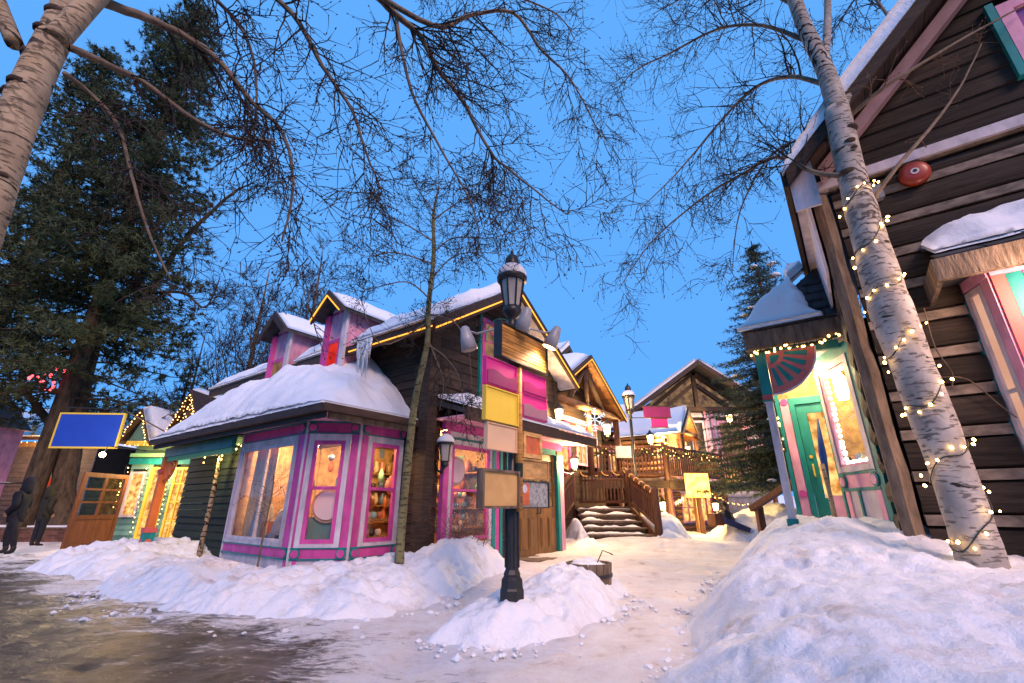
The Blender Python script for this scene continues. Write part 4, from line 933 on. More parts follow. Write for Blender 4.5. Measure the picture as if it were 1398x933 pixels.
# ------------------------------------------------------------------ right log house
RO = V((4.11,5.0,0)); house = thing('log_house', 'weathered log house with white chinking and pink painted corner porch', 'house', RO, GRID)
def HW(x, y, z): return V((RO.x + D2.x*x + D1.x*y, RO.y + D2.y*x + D1.y*y, z))
Pf = lambda u, z, o: V((-o, -u, z)); Psd = lambda u, z, o: V((u, o, z))
rz_ = lambda u: 5.44+u if u < 3.2 else 5.44+6.4-u
hb = [(.96,2.7,.3,3.42)]
boards(house, Pf, .12, 6.3, -.2, 5.06, .42, M['rlog'], holes=hb, thick=.09, name='log', log=True, chink=.085, seed=21)
z = -.2
while z < 5.0:
    zc = z+.42-.09
    for (a, b) in ((.12,6.3),) if zc > 3.4 else ((.12,.955),(2.705,6.3)): part('chinking', MB().slab(Pf,a,b,zc,min(zc+.10,5.05),-.06,.075), M['chink'], house)
    z += .42
part('tie_band', MB().slab(Pf,-.02,6.3,5.06,5.19,-.05,.12), M['white'], house)
boards(house, Pf, .0, 6.4, 5.19, 8.3, .24, M['rlog'], holes=[(2.08,2.9,5.7,6.75)], clip=lambda zz: (zz-5.44+.12, 6.4-(zz-5.44)-.12), thick=.06, seed=22)
boards(house, Psd, .12, 1.25, .1, 5.2, .355, M['rlog'], thick=.10, name='log', log=True, chink=.075, seed=23)
boards(house, Psd, 1.25, 6.0, .1, 5.2, .355, M['rlog'], thick=.06, name='log', log=True, chink=.01, seed=24)
part('far_wall', MB().box(5.95,6.05,-6.3,0,.1,5.2), M['rlog'], house); part('far_wall', MB().box(0,6,-6.35,-6.3,.1,5.3), M['rlog'], house)
# rough corner post
cp = MB(); cp.tube([(-.02+.006*math.sin(k*1.7),.0+.006*math.cos(k*2.3),.1+k*.35) for k in range(15)], [.10+.006*math.sin(k*2.1) for k in range(15)], 6)
part('corner_post', cp, M['post'], house)
window(house, Pf, 2.1, 2.9, 5.72, 6.72, M['palepink'], M['pane_purple'], .12, (2.5,), (), .06, .08)
slabs('window_trim', Pf, [(2.02,2.09,5.66,6.78,.05,.15), (2.91,2.98,5.66,6.78,.05,.15)], M['teal'], house)
# roof
for s in (0, 1):
    u0, u1 = (-.30,3.2) if s == 0 else (6.7,3.2); mb = MB(); f = lambda x, u, dz: V((x, -u, rz_(u)+dz))
    mb.hexa([f(-.62,u0,-.12),f(-.62,u1,-.12),f(6.3,u1,-.12),f(6.3,u0,-.12),f(-.62,u0,0),f(-.62,u1,0),f(6.3,u1,0),f(6.3,u0,0)])
    part('roof', mb, M['shingle'], house)
    mb = MB(); mb.hexa([f(-.68,u0,-.2),f(-.68,u1,-.2),f(-.625,u1,-.2),f(-.625,u0,-.2),f(-.68,u0,.03),f(-.68,u1,.03),f(-.625,u1,.03),f(-.625,u0,.03)]); part('rake_board', mb, M['log'], house)
    n = 14
    for k in range(n):
        a = u0+(u1-u0)*k/n; b = u0+(u1-u0)*(k+.97)/n
        part('soffit_board', MB().hexa([f(-.62,a,-.145),f(-.62,b,-.145),f(.0,b,-.145),f(.0,a,-.145),f(-.62,a,-.123),f(-.62,b,-.123),f(.0,b,-.123),f(.0,a,-.123)]), M['siding'], house)
    mb = MB(); q0 = .05 if s == 0 else 6.35
    mb.hexa([f(-.32,q0,-.42),f(-.32,u1,-.42),f(-.2,u1,-.42),f(-.2,q0,-.42),f(-.32,q0,-.22),f(-.32,u1,-.22),f(-.2,u1,-.22),f(-.2,q0,-.22)]); part('rake_beam', mb, M['mauve'], house, label='faded pink diagonal beam under the gable overhang')
part('eave_soffit', MB().box(-.55,6,.13,.27,4.98,5.02), M['white'], house); part('eave_fascia', MB().box(-.62,6.2,.30,.36,4.95,5.2), M['log'], house)
part('soffit_end', MB().box(-.57,-.54,.02,.29,4.6,5.3), M['white'], house)
part('soffit_panel', MB().hexa([(-.5,.14,4.98),(2.4,.14,4.98),(2.4,.11,3.95),(-.02,.11,3.95),(-.5,.17,4.98),(2.4,.17,4.98),(2.4,.14,3.95),(-.02,.14,3.95)]), M['white'], house)
def rsnow(u, v):
    uu = -.34+3.5*u; x = -.70+6.8*v; z = rz_(uu); th = .05+.16*min(1,u*10)**.5*(1+.5*fb(x*1.2,uu*1.2,33)); return (V((x,-uu,z+.02+th)), V((x,-uu,z+.006)))
crust('roof_snow', 'snow on the roof edge of the right log house', rsnow, 40, 30, loc=RO)
# bell
bl = thing('fire_bell', 'round red fire bell high on the log wall', 'bell', HW(-.125,-.93,4.86), GRID)
part('gong', MB().tube([V((.03,0,0)),V((-.02,0,0)),V((-.05,0,0)),V((-.075,0,0))], [.145,.15,.14,.09], 24), mat('red_enamel', (.36,.045,.02), .35, .15, 4, bump=.02, spec=.5), bl, True)
part('badge', MB().tube([V((-.076,0,0)),V((-.082,0,0))], .04, 16), M['white'], bl); part('badge_centre', MB().tube([V((-.083,0,0)),V((-.087,0,0))], .02, 12), M['cable'], bl)
jb = solo('junction_box', MB().box(-.13,-.105,-.06,.06,-.09,.09).box(-.105,.0,-.05,.05,-.08,.08), M['grey_metal'], 'grey metal box on the log wall left of the red bell', 'box'); jb.location = HW(-.06,-.55,4.75); jb.rotation_euler = (0,0,GRID)
wr = thing('hanging_wires', 'thin loose wires hanging on the log wall behind the aspen', 'wires', RO, GRID)
part('wire', MB().tube(smooth_path([Pf(.62,3.2,.13),Pf(.60,2.75,.14),Pf(.66,2.45,.15),Pf(.62,2.3,.15)], 4), .006, 4), M['post'], wr); part('wire', MB().tube(smooth_path([Pf(.55,2.42,.14),Pf(.75,2.36,.17),Pf(.9,2.1,.16),Pf(1.0,1.95,.12)], 4), .006, 4), M['post'], wr)
# street side bay on the right
bq = [(.0,-.97),(-.42,-1.12),(-.42,-2.55),(.0,-2.7)]
for i in range(3):
    p0, p1 = bq[i], bq[i+1]; Pq, L_ = facet(p0, p1)
    if (Pq(L_/2,0,1)-V((1,-1.8,0))).length < (Pq(L_/2,0,-1)-V((1,-1.8,0))).length: Pq = (lambda u, z, o, Q=Pq: Q(u, z, -o))
    part('bay_panel', MB().slab(Pq,.0,L_,.2,.75,-.06,.0), M['palepink'], house)
    if i == 1:
        for k, (a, b, m) in enumerate(((.0,.10,'redfan'),(.10,.22,'teal'),(.22,.42,'pink'),(.42,.52,'teal'),(.52,.60,'white'))):
            part('bay_stripe', MB().slab(Pq,a+.002,b-.002,.75,3.30,-.05,.02-.006*(k % 2)), M[m], house)
        window(house, Pq, .60, L_-.1, .78, 3.2, M['white'], M['pane_purple'], .08, ((L_+.5)/2,), (2.2,), -.03, .05)
        part('bay_stripe', MB().slab(Pq,L_-.1,L_,.75,3.3,-.05,.02), M['teal'], house)
    else:
        part('bay_stripe', MB().slab(Pq,.0,.05,.75,3.30,-.05,.03), M['teal'], house); part('bay_stripe', MB().slab(Pq,L_-.12,L_-.005,.75,3.30,-.05,.02), M['palepink'], house)
        window(house, Pq, .055, L_-.125, .78, 3.28, M['white'], M['pane_peach'], .06, (), (2.2,), -.03, .05)
    part('bay_head', MB().slab(Pq,.0,L_,3.302,3.42,-.06,.03), M['palepink'], house)
mb = MB(); hv = [(-.72,-.72,3.46),(-.72,-2.95,3.46),(.08,-2.95,3.46),(.08,-.72,3.46),(.08,-1.15,3.98),(.08,-2.5,3.98)]
mb.v = hv + [(x,y,zz-.05) for x, y, zz in hv[:4]]; mb.f = [(0,1,5,4),(1,2,5),(0,4,3),(6,9,8,7),(0,6,7,1),(1,7,8,2),(3,9,6,0),(2,3,4,5),(2,8,9,3)]
part('bay_roof', mb, M['shingle'], house)
for k in range(6):
    for j in range(3):
        a = -.75-.36*k-(.18 if j % 2 else 0); f0, f1 = j/3, (j+1)/3
        part('shingle', MB().hexa([(-.74+.8*f0,a-.34,3.475+.52*f0),(-.74+.8*f0,a,3.475+.52*f0),(-.72+.8*f1,a,3.47+.52*f1),(-.72+.8*f1,a-.34,3.47+.52*f1),(-.745+.8*f0,a-.34,3.505+.52*f0),(-.745+.8*f0,a,3.505+.52*f0),(-.72+.8*f1,a,3.482+.52*f1),(-.72+.8*f1,a-.34,3.482+.52*f1)]), M['shingle'], house)
mb = MB(); mb.box(-.79,-.725,-3.0,-.68,3.24,3.47); part('bay_fascia', mb, M['post'], house); part('bay_fascia', MB().box(-.72,-.105,-.72,-.68,3.22,3.47), M['post'], house)
def bsnow(u, v):
    y = -.78-2.1*u; x = -.50+.16*fb(y*2.3,.7,19)+.5*v; zz = 3.50+.52*max(0,(x+.72)/.8); th = .03+.19*min(1, v/.25)**.6*min(1, u*7)**.6*(1+.8*fb(x*3,y*3,41)); k = 1
    return (V((x+.05*fb(y*4,0,3), y, zz+.02+max(.008, th*k))), V((x, y, zz+.012)))
crust('roof_snow', 'torn snow sheet on the small bay roof at the right edge', bsnow, 36, 20, loc=RO)
# corner porch: post, fan bracket, fascia, door, show window, hipped roof
def PW(x, y, z): return V((x, y, z))
PXP = 0.18
part('porch_roof', MB().hexa([(1.34,1.40,3.80),(1.34,-.08,3.80),(3.6,-.08,3.80),(3.6,1.40,3.80),(2.1,.25,4.95),(2.1,-.02,4.95),(3.4,-.02,4.95),(3.4,.25,4.95)]), M['shingle'], house)
for j in range(6):                                              # shingles on the front slope
    for k in range(5):
        f0, f1 = j/6, (j+1)/6; x0, x1 = 1.34+.76*f0, 1.34+.76*f1; z0, z1 = 3.80+1.15*f0, 3.80+1.15*f1; ymax = 1.40-1.15*f1
        a = -.06+.30*k+(.15 if j % 2 else 0); b = min(a+.285, ymax)
        if b-a > .05: part('shingle', MB().hexa([(x0-.03,a,z0+.005),(x0-.03,b,z0+.005),(x1-.01,b,z1+.003),(x1-.01,a,z1+.003),(x0-.045,a,z0+.035),(x0-.045,b,z0+.035),(x1-.015,b,z1+.015),(x1-.015,a,z1+.015)]), M['shingle'], house)
part('porch_fascia', MB().box(1.33,1.40,-.06,1.36,3.52,3.795), M['post'], house); part('porch_fascia', MB().box(1.40,3.6,1.31,1.38,3.52,3.795), M['post'], house)
part('porch_ceiling', MB().box(1.40,3.55,.02,1.31,3.48,3.52), M['white'], house)
part('porch_beam', MB().box(1.43,1.52,.16,1.12,3.36,3.479), M['teal'], house); part('porch_beam', MB().box(1.6,3.5,1.17,1.25,3.30,3.479), M['cedar'], house)
part('post', MB().box(1.45,1.55,1.16,1.26,.6,2.68), M['white'], house); part('post_collar', MB().box(1.42,1.58,1.13,1.29,2.68,2.70), M['teal'], house); part('post_collar', MB().box(1.43,1.57,1.14,1.28,2.70,2.78), M['redfan'], house)
part('post_block', MB().box(1.44,1.57,1.13,1.28,2.78,3.479), M['teal'], house); part('post_foot', MB().box(1.43,1.57,1.14,1.28,.5,.98), M['teal'], house)
M['salmon'] = mat('salmon_paint', (0.62,0.17,0.15), 0.5, 0.2, 4.0, bump=0.08)
Pfn = lambda u, z, o: V((1.46-o, 1.125-u, 3.44+z)); fr3 = .66
fnp = part('fan_bracket', MB().prism([Pfn(0,0,0)] + [Pfn(fr3*math.cos(R(90)*i/16), -fr3*math.sin(R(90)*i/16), 0) for i in range(17)], Pfn(0,0,.04)-Pfn(0,0,0)), M['salmon'], house, label='salmon quarter fan with green wedges')
def wedge(a0, a1, r0, r1): return MB().prism([Pfn(r0*math.cos(a0),-r0*math.sin(a0),.041), Pfn(r1*math.cos(a0),-r1*math.sin(a0),.041), Pfn(r1*math.cos(a1),-r1*math.sin(a1),.041), Pfn(r0*math.cos(a1),-r0*math.sin(a1),.041)], Pfn(0,0,.008)-Pfn(0,0,0))
for k in range(5): part('wedge', wedge(R(5+17*k), R(5+17*k+8.5), .26, .56), M['teal'], fnp)
part('hub', MB().prism([Pfn(.05,-.05,.041)] + [Pfn(.05+.13*math.cos(R(90)*i/6), -.05-.13*math.sin(R(90)*i/6), .041) for i in range(7)], Pfn(0,0,.008)-Pfn(0,0,0)), M['teal'], fnp)
for i in range(12):
    a0, a1 = R(90)*i/12, R(90)*(i+1)/12; part('rim', MB().prism([Pfn(fr3*q*math.cos(a), -fr3*q*math.sin(a), -.005) for q, a in ((1.001,a0),(1.03,a0),(1.03,a1),(1.001,a1))], Pfn(0,0,.055)-Pfn(0,0,0)), M['white'], fnp)
gl = thing('garland', 'evergreen garland with warm lights along the corner porch fascia', 'garland', RO, GRID, 'garlands')
def garland(parent, pts, r=.05, dens=60, bulbs=.14, me=None, seed=1, limit=60):
    rg = random.Random(seed); mb = MB(); pts = [V(p) for p in pts]; mb.tube(pts, r*.35, 5)
    for a, b in zip(pts[:-1], pts[1:]):
        n = int((b-a).length*dens)
        for i in range(n):
            p = a.lerp(b, rg.random()); d = V((rg.gauss(0,1),rg.gauss(0,1),rg.gauss(0,1))).normalized()*r*rg.uniform(.7,1.5); w = d.cross(V((.3,.5,.8))).normalized()*r*.16
            k = len(mb.v); mb.v += [tuple(p-w), tuple(p+w), tuple(p+d)]; mb.f.append((k,k+1,k+2))
    part('foliage', mb, M['garland'], parent, kind='stuff')
    if bulbs: string_on(parent, pts, bulbs, me, jit=r*.9, limit=limit, wire=False)
garland(gl, [(1.30,1.32,3.44),(1.30,.9,3.46),(1.30,.45,3.44),(1.30,.12,3.50)], .05, 420, .05, None, 3)
gl2 = thing('garland', 'evergreen garland with warm lights hanging behind the white porch post', 'garland', RO, GRID, 'garlands')
garland(gl2, [(1.8,1.26,3.3),(1.9,1.25,2.9),(2.2,1.22,2.3),(2.3,1.2,2.0)], .045, 300, .09, None, 5)
gl3 = thing('garland', 'short lit garland under the bay roof at the right edge', 'garland', RO, GRID, 'garlands')
garland(gl3, [(-.74,-1.25,3.25),(-.74,-1.9,3.27),(-.74,-2.6,3.24)], .045, 300, .09, None, 6)
lamp('garland_glow', HW(-.95,-1.5,3.1), 16, (1,.62,.45), .15)
# show window
s0, s1 = (1.30,.06), (2.25,.54); Pw, L_ = facet(s0, s1)
if (Pw(L_/2,0,1)-V((2,-1,0))).length < (Pw(L_/2,0,-1)-V((2,-1,0))).length: Pw = (lambda u, z, o, Q=Pw: Q(u, z, -o))
slabs('corner_board', Pw, [(-.02,.09,.75,3.40,-.06,.02), (L_-.02,L_+.03,.75,3.2,-.06,.02)], M['teal'], house)
mb = MB(); mb.slab(Pw,.10,.20,1.62,3.24,-.05,.03); mb.slab(Pw,L_-.10,L_-.025,1.62,3.24,-.05,.03); mb.slab(Pw,.20,L_-.10,3.14,3.24,-.05,.028); mb.slab(Pw,.20,L_-.10,1.62,1.70,-.05,.034); part('window_surround', mb, M['white'], house)
window(house, Pw, .205, L_-.105, 1.705, 3.135, M['palepink'], M['glass'], .03, (), (), -.03, .045, name='show_window')
part('header_panel', MB().slab(Pw,.10,L_-.02,3.245,3.42,-.05,.01), M['teal'], house)
part('skirt_panel', MB().slab(Pw,.10,L_-.025,.7,1.36,-.05,.0), M['white'], house); part('pink_band', MB().slab(Pw,.10,L_-.025,1.40,1.58,-.05,.012), M['palepink'], house)
slabs('green_moulding', Pw, [(.10,L_-.025,1.36,1.40,-.05,.025), (.10,L_-.025,1.58,1.615,-.05,.025), (.62,.67,.72,1.355,.001,.02)], M['teal'], house)
for u in (.16,L_-.10): part('rosette', MB().tube([Pw(u,1.49,.0),Pw(u,1.49,.04)], .09, 14), M['teal'], house); part('rosette', MB().tube([Pw(u,1.49,.041),Pw(u,1.49,.05)], .065, 14), M['palepink'], house)
part('corner_strip', MB().slab(Pw,.12,.24,.72,1.355,.001,.012), M['palepink'], house); part('corner_strip', MB().slab(Pw,L_-.16,L_-.05,.72,1.355,.001,.012), M['palepink'], house)
mb = MB(); mb.box(1.45,2.9,.11,.13,1.5,3.35); part('showcase_back', mb, M['cream'], house); part('showcase_floor', MB().hexa([(1.35,.0,1.60),(2.95,.0,1.60),(2.95,.5,1.60),(2.24,.5,1.60),(1.35,.0,1.64),(2.95,.0,1.64),(2.95,.5,1.64),(2.24,.5,1.64)]), M['cream'], house)
part('showcase_end', MB().box(2.90,2.95,.0,.50,1.65,3.35), M['cream'], house); part('showcase_ceiling', MB().hexa([(1.4,.0,3.26),(2.9,.0,3.26),(2.9,.5,3.26),(2.24,.5,3.26),(1.4,.0,3.3),(2.9,.0,3.3),(2.9,.5,3.3),(2.24,.5,3.3)]), M['cream'], house)
part('showcase_lamp', MB().lathe([(.07,2.70),(.09,2.8),(.09,3.05),(.05,3.12)], 10, (2.1,.26,0)), M['lantern_lit'], house, True)
lamp('showcase_light', HW(2.2,.36,2.95), 5, (1,.78,.42), .08)
for k in range(7): inst('vase', tall[k], house, (1.85+.15*k,.19+.03*k,1.645), 0, .9)
part('picture', MB().box(2.0,2.3,.131,.15,2.0,2.5), M['pink'], house); part('picture', MB().box(2.45,2.75,.131,.15,1.9,2.6), M['s_map'], house)
rl = thing('string_lights', 'white bulb string framing the show window of the corner porch', 'lights', RO, GRID, 'light strings')
BW = bulb_mesh(.026, M['bulb_white'])
string_on(rl, [Pw(.24,3.10,-.06),Pw(L_-.15,3.10,-.06),Pw(L_-.15,1.76,-.06),Pw(.24,1.76,-.06)], .085, BW, jit=.008, limit=50, wm=M['white'])
# door and its frame
Pd = lambda u, z, o: V((3.0-o, u, z))
slabs('door_frame', Pd, [(.98,1.06,.6,2.98,-.05,.06), (.08,.16,.6,2.98,-.05,.06), (.16,.98,2.86,2.98,-.05,.058)], M['teal'], house)
mb = MB(); mb.slab(Pd,1.07,1.20,.6,2.98,-.05,.04); part('pilaster', mb, M['palepink'], house); mb = MB(); mb.slab(Pd,1.21,1.27,.6,3.3,-.05,.07); part('pilaster', mb, M['teal'], house)
for z in (1.35,2.92): part('rosette', MB().tube([Pd(1.13,z,.04),Pd(1.13,z,.06)], .06, 12), M['pink'], house)
part('wall_above_door', MB().slab(Pd,.06,1.3,2.99,3.47,-.06,.0), M['cream'], house)
mb = MB(); mb.slab(Pd,.165,.27,.6,2.85,-.04,.0); mb.slab(Pd,.83,.975,.6,2.85,-.04,.0); mb.slab(Pd,.27,.83,2.70,2.85,-.04,-.002); mb.slab(Pd,.27,.83,.6,1.28,-.04,-.002)
dr = part('door', mb, M['teal'], house); part('pane', MB().slab(Pd,.275,.825,1.285,2.695,-.02,-.015), M['pane_lit'], dr); part('door_panel', MB().slab(Pd,.36,.78,.85,1.32,-.001,.012), M['palepink'], dr)
part('handle', MB().tube([Pd(.90,1.62,.0),Pd(.90,1.64,.05),Pd(.90,1.80,.05),Pd(.90,1.82,.0)], .014, 6), M['yellow'], dr)
part('lock', MB().tube([Pd(.90,1.95,.0),Pd(.90,1.95,.03)], .028, 10), M['yellow'], dr)
part('porch_floor', MB().box(1.3,3.1,.0,1.4,.5,.62), M['post'], house)
cl = thing('ceiling_light', 'square lit ceiling lamp inside the corner porch', 'lamp', HW(2.35,.75,3.48), GRID); part('shade', MB().box(-.10,.10,-.10,.10,-.09,-.03), M['lantern_lit'], cl); part('plate', MB().box(-.12,.12,-.12,.12,-.029,.0), M['iron'], cl)
lamp('porch_light', HW(2.3,.8,3.28), 15, (1,.72,.36), .08)
um = thing('furled_umbrella', 'furled blue umbrella leaning beside the show window', 'umbrella', HW(2.15,.72,1.1), GRID)
part('canopy', MB().tube([(0,0,.25),(.0,-.02,.8),(.01,-.06,1.35)], [.02,.055,.012], 9), mat('blue_fabric', (.01,.06,.25), .6, .3, 6, bump=.1), um, True); part('shaft', MB().tube([(0,.01,-.3),(0,0,.26)], .012, 6), M['post'], um)
pl = thing('birch_pole', 'thin birch pole standing in the snow before the corner porch door', 'pole', HW(1.9,.72,.9)); part('pole', MB().tube([(0,0,-.2),(.01,0,.4),(.0,.01,.85)], [.035,.03,.028], 8), M['aspen_warm'], pl, True)
def psnow(u, v):
    x = 1.28+.80*v; ymax = 1.44-1.15*max(0, v-.05); y0 = .30+.35*v+.22*fb(v*6,.4,12); y = y0+(ymax-y0)*u; zz = 3.82+1.15*max(0,(x-1.34)/.76)
    th = .05+.22*min(1, v/.2)**.5*min(1,u*6)**.5*min(1,(1-u)*5+.2)*(1+.8*fb(x*3,y*3,44)); return (V((x,y,zz+.03+max(.015,th))), V((x,y,zz+.02)))
crust('roof_snow', 'snow cap sliding off the pointed corner porch roof', psnow, 28, 24, loc=RO)
h0, h1 = px(1098,648,9.6), px(1026,695,11.2); hr = thing('hand_rail', 'brown timber handrail descending beside the white porch post', 'railing', (h1.x,h1.y,0))
part('top_rail', MB().beam(V((0,0,h1.z)), V((h0.x-h1.x,h0.y-h1.y,h0.z)), .12, .12), M['rail'], hr); part('post', MB().box(.10,.24,-.07,.07,.0,h1.z+.05), M['rail'], hr)

# ------------------------------------------------------------------ timber railings, stairs and deck
def railing(label, p0, p1, h=1.05, newels=(1,1), bal=.13, rope=True, name='railing', gar=False, seed=1, r_new=.075):
    p0, p1 = V(p0), V(p1); t = thing(name, label, 'railing', p0, 0, 'timber railings'); d = p1-p0; L_ = V((d.x,d.y,0)).length
    part('top_rail', MB().beam(V((0,0,h)), d+V((0,0,h)), .10, .10), M['rail'], t); part('bottom_rail', MB().beam(V((0,0,.14)), d+V((0,0,.14)), .06, .08), M['rail'], t)
    part('mid_rail', MB().beam(V((0,0,h-.22)), d+V((0,0,h-.22)), .05, .06), M['rail'], t)
    n = max(2, int(L_/bal))
    for k in range(1, n):
        q = d*(k/n); part('baluster', MB().beam(q+V((0,0,.181)), q+V((0,0,h-.051)), .05, .05, V((1,0,0))), M['rail'], t)
    for f, w in zip((0,1), newels):
        if w: q = d*f; part('newel', MB().lathe([(r_new,-.35),(r_new,h+.08),(r_new*.8,h+.14),(r_new*.3,h+.16)], 9, tuple(q)), M['rail'], t, True)
    if rope:
        pts = []; nn = int(L_/.06)+2
        for k in range(nn+1):
            q = d*(k/nn); ph = k*.95; pts.append(q+V((.075*math.cos(ph),.075*math.cos(ph)*.6,h+.0+.075*math.sin(ph))))
        s_ = thing('rope_light', 'glowing rope light wound round the '+label, 'lights', p0, 0, 'light strings'); part('tube', MB().tube(pts, .012, 5), M['rope'], s_, True)
    if gar:
        s_ = thing('garland', 'green garland swagged on the '+label, 'garland', p0, 0, 'garlands'); sw = []
        ns = max(2, int(L_/.7))
        for k in range(ns*4+1):
            f = k/(ns*4); sw.append(d*f+V((.0,-.09,h-.05-.28*abs(math.sin(f*ns*math.pi)))))
        garland(s_, sw, .06, 120, .22, None, seed, 40)
    return t
M['rope'] = emit('amber_rope_light', (1.0,.42,.12), 1.5, sampling=False)
stair = thing('wooden_stairs', 'wide snowy wooden steps leading up to the landing', 'stairs', (0,0,0))
for k in range(5):
    y = 13.55+.36*k; z = .42+.165*(k); x0, x1 = 2.02+.0*k, 3.92-.05*k
    part('tread', MB().box(x0,x1,y,y+.36,z-.05,z), M['post'], stair)
    part('riser', MB().box(x0+.05,x1-.05,y+.03,y+.07,z-.23,z-.055), M['log'], stair)
part('stringer', MB().hexa([(3.93,13.5,.1),(3.99,13.5,.1),(3.82,15.4,.5),(3.76,15.4,.5),(3.93,13.5,.48),(3.99,13.5,.48),(3.82,15.4,1.2),(3.76,15.4,1.2)]), M['rail'], stair)
part('landing', MB().box(1.3,3.9,15.35,16.7,1.05,1.15), M['post'], stair); part('landing_skirt', MB().box(1.3,3.9,15.30,15.345,.55,1.14), M['log'], stair)
part('landing_wall', MB().box(1.3,3.9,16.62,16.70,.1,1.05), M['log'], stair)
for k in range(5): part('upper_tread', MB().box(1.0-.3*k+.2,1.55-.3*k,15.6,16.6,1.28+.19*k,1.33+.19*k), M['post'], stair)
for k in range(5):
    def ts(u, v, k=k): 
        x = 2.1+1.6*u; y = 13.62+.36*k+.26*v; z = .42+.165*k; th = .05*max(0, .7+2.6*fb(x*2.5,y*2.5+k*7,66))*min(1,u*8,(1-u)*8)**.5*min(1,v*4+.3)
        return (V((x,y,z+.006+max(.004,th))), V((x,y,z+.002)))
    crust('stair_snow', ('snow on the lowest stair tread','snow on the second stair tread','snow on the third stair tread','snow on the fourth stair tread','snow on the top stair tread')[k], ts, 20, 6, rot=False, loc=(0,0,0))
railing('right hand stair railing with the thick newel post', (4.06,13.5,.50), (3.82,15.35,1.15), 1.0, (1,1), .14, True, r_new=.11)
railing('left hand stair railing beside the wooden door', (1.30,13.3,.55), (1.98,15.35,1.15), 1.05, (1,1), .14, False)
railing('landing railing at the back of the stairs', (1.98,16.55,1.15), (3.82,15.45,1.15), 1.05, (0,0), .12, True)
railing('upper flight railing left of the landing', (2.0,15.4,1.15), (-.2,15.5,2.1), 1.0, (1,0), .14, False)
deck = thing('deck', 'raised timber deck with snowy edge behind the stairs', 'deck', (0,0,0))
DA, DB, DC, DD = V((1.2,16.9,2.1)), V((5.55,16.9,2.1)), V((8.9,19.8,2.1)), V((13.5,20.6,2.1))
dpoly = [DA,DB,DC,DD,V((13.5,24.5,2.1)),V((1.2,24.5,2.1))]
part('floor', MB().prism([p-V((0,0,.12)) for p in dpoly], (0,0,.12)), M['post'], deck)
part('rim_joist', MB().beam(DA-V((0,.06,.22)),DB-V((-.03,.06,.22)),.08,.26), M['log'], deck); part('rim_joist', MB().beam(DB-V((-.03,.06,.22)),DC-V((0,.06,.22)),.08,.26), M['log'], deck); part('rim_joist', MB().beam(DC-V((0,.06,.22)),DD-V((0,.06,.22)),.08,.26), M['log'], deck)
for p in (V((3.9,17,0)),DB,DB.lerp(DC,.5),DC,DC.lerp(DD,.5)): part('support_post', MB().lathe([(.10,.0),(.10,1.76)], 9, (p.x,p.y+.1,0)), M['rail'], deck)
railing('front deck railing above the landing', DA+V((0,-.02,0)), DB+V((0,-.02,0)), 1.1, (1,1), .135, True, gar=True, seed=31)
railing('angled deck railing above the lit lower shop', DB+V((0,-.02,0)), DC+V((0,-.02,0)), 1.1, (0,1), .14, True, gar=True, seed=32)
railing('far deck railing beside the spruce', DC+V((0,-.02,0)), DD+V((0,-.02,0)), 1.1, (0,1), .15, False)
solo('notice_board', MB().box(-.28,.28,-.02,.02,-.22,.2), M['white'], 'blank white notice board hung on the front deck railing', 'board').location = (4.05,16.77,3.02)
# ------------------------------------------------------------------ timber lodge next to the shop (same grid)
lodge = thing('timber_lodge', 'log lodge with lit gabled porch above the deck', 'building', OM, GRID)
LA, LZ, LE = 8.5, 6.2, 4.5; lsl = (LZ-LE)/2.6; lz = lambda b: LZ-lsl*abs(b-LA)
Pl_ = lambda u, z, o: V((u, 1.9-o, z))
boards(lodge, Pl_, 5.9, 11.0, .2, LZ-.25, .24, M['siding'], holes=[(6.3,7.2,2.5,3.9),(7.6,8.5,2.1,3.9),(8.9,10.6,2.5,3.9)], clip=lambda z: (LA-(LZ-.15-z)/lsl, LA+(LZ-.15-z)/lsl), seed=41, maxlen=2.4)
part('side_wall', MB().box(11.0,11.1,1.9,8,.2,4.4), M['siding'], lodge)
for sg, eb in ((-1,LA-2.75),(1,LA+2.75)):
    f = lambda b, a, dz: V((b, a, lz(b)+dz)); 
    rf = part('roof', MB().hexa([f(eb,.9,-.12),f(LA,.9,-.12),f(LA,8,-.12),f(eb,8,-.12),f(eb,.9,0),f(LA,.9,0),f(LA,8,0),f(eb,8,0)]), M['shingle'], lodge)
    part('rake_board', MB().hexa([f(eb,.84,-.2),f(LA,.84,-.2),f(LA,.895,-.2),f(eb,.895,-.2),f(eb,.84,.03),f(LA,.84,.03),f(LA,.895,.03),f(eb,.895,.03)]), M['fascia'], lodge)
    part('led_strip', MB().tube([f(eb,.825,-.14),f(LA,.825,-.14)], .016, 6), M['led'], lodge)
    n = 10
    for k in range(n):
        a = eb+(LA-eb)*k/n; b = eb+(LA-eb)*(k+.96)/n
        part('soffit_board', MB().hexa([f(a,.9,-.145),f(b,.9,-.145),f(b,1.85,-.145),f(a,1.85,-.145),f(a,.9,-.123),f(b,.9,-.123),f(b,1.85,-.123),f(a,1.85,-.123)]), M['cedar'], rf)
part('tie_log', MB().tube([(LA-2.5,1.15,4.35),(LA+2.6,1.15,4.35)], .13, 9), M['cedar'], lodge, True)
part('truss_brace', MB().tube([(LA-1.3,1.15,4.4),(LA-.1,1.15,5.7)], .09, 8), M['log'], lodge, True); part('truss_brace', MB().tube([(LA+1.3,1.15,4.4),(LA+.1,1.15,5.7)], .09, 8), M['log'], lodge, True); part('king_post', MB().tube([(LA,1.15,4.4),(LA,1.15,5.9)], .10, 8), M['log'], lodge, True)
for b in (LA-2.4,LA+.1,LA+2.4): part('porch_post', MB().tube([(b,1.15,2.1),(b,1.15,4.3)], .11, 9), M['rail'], lodge, True)
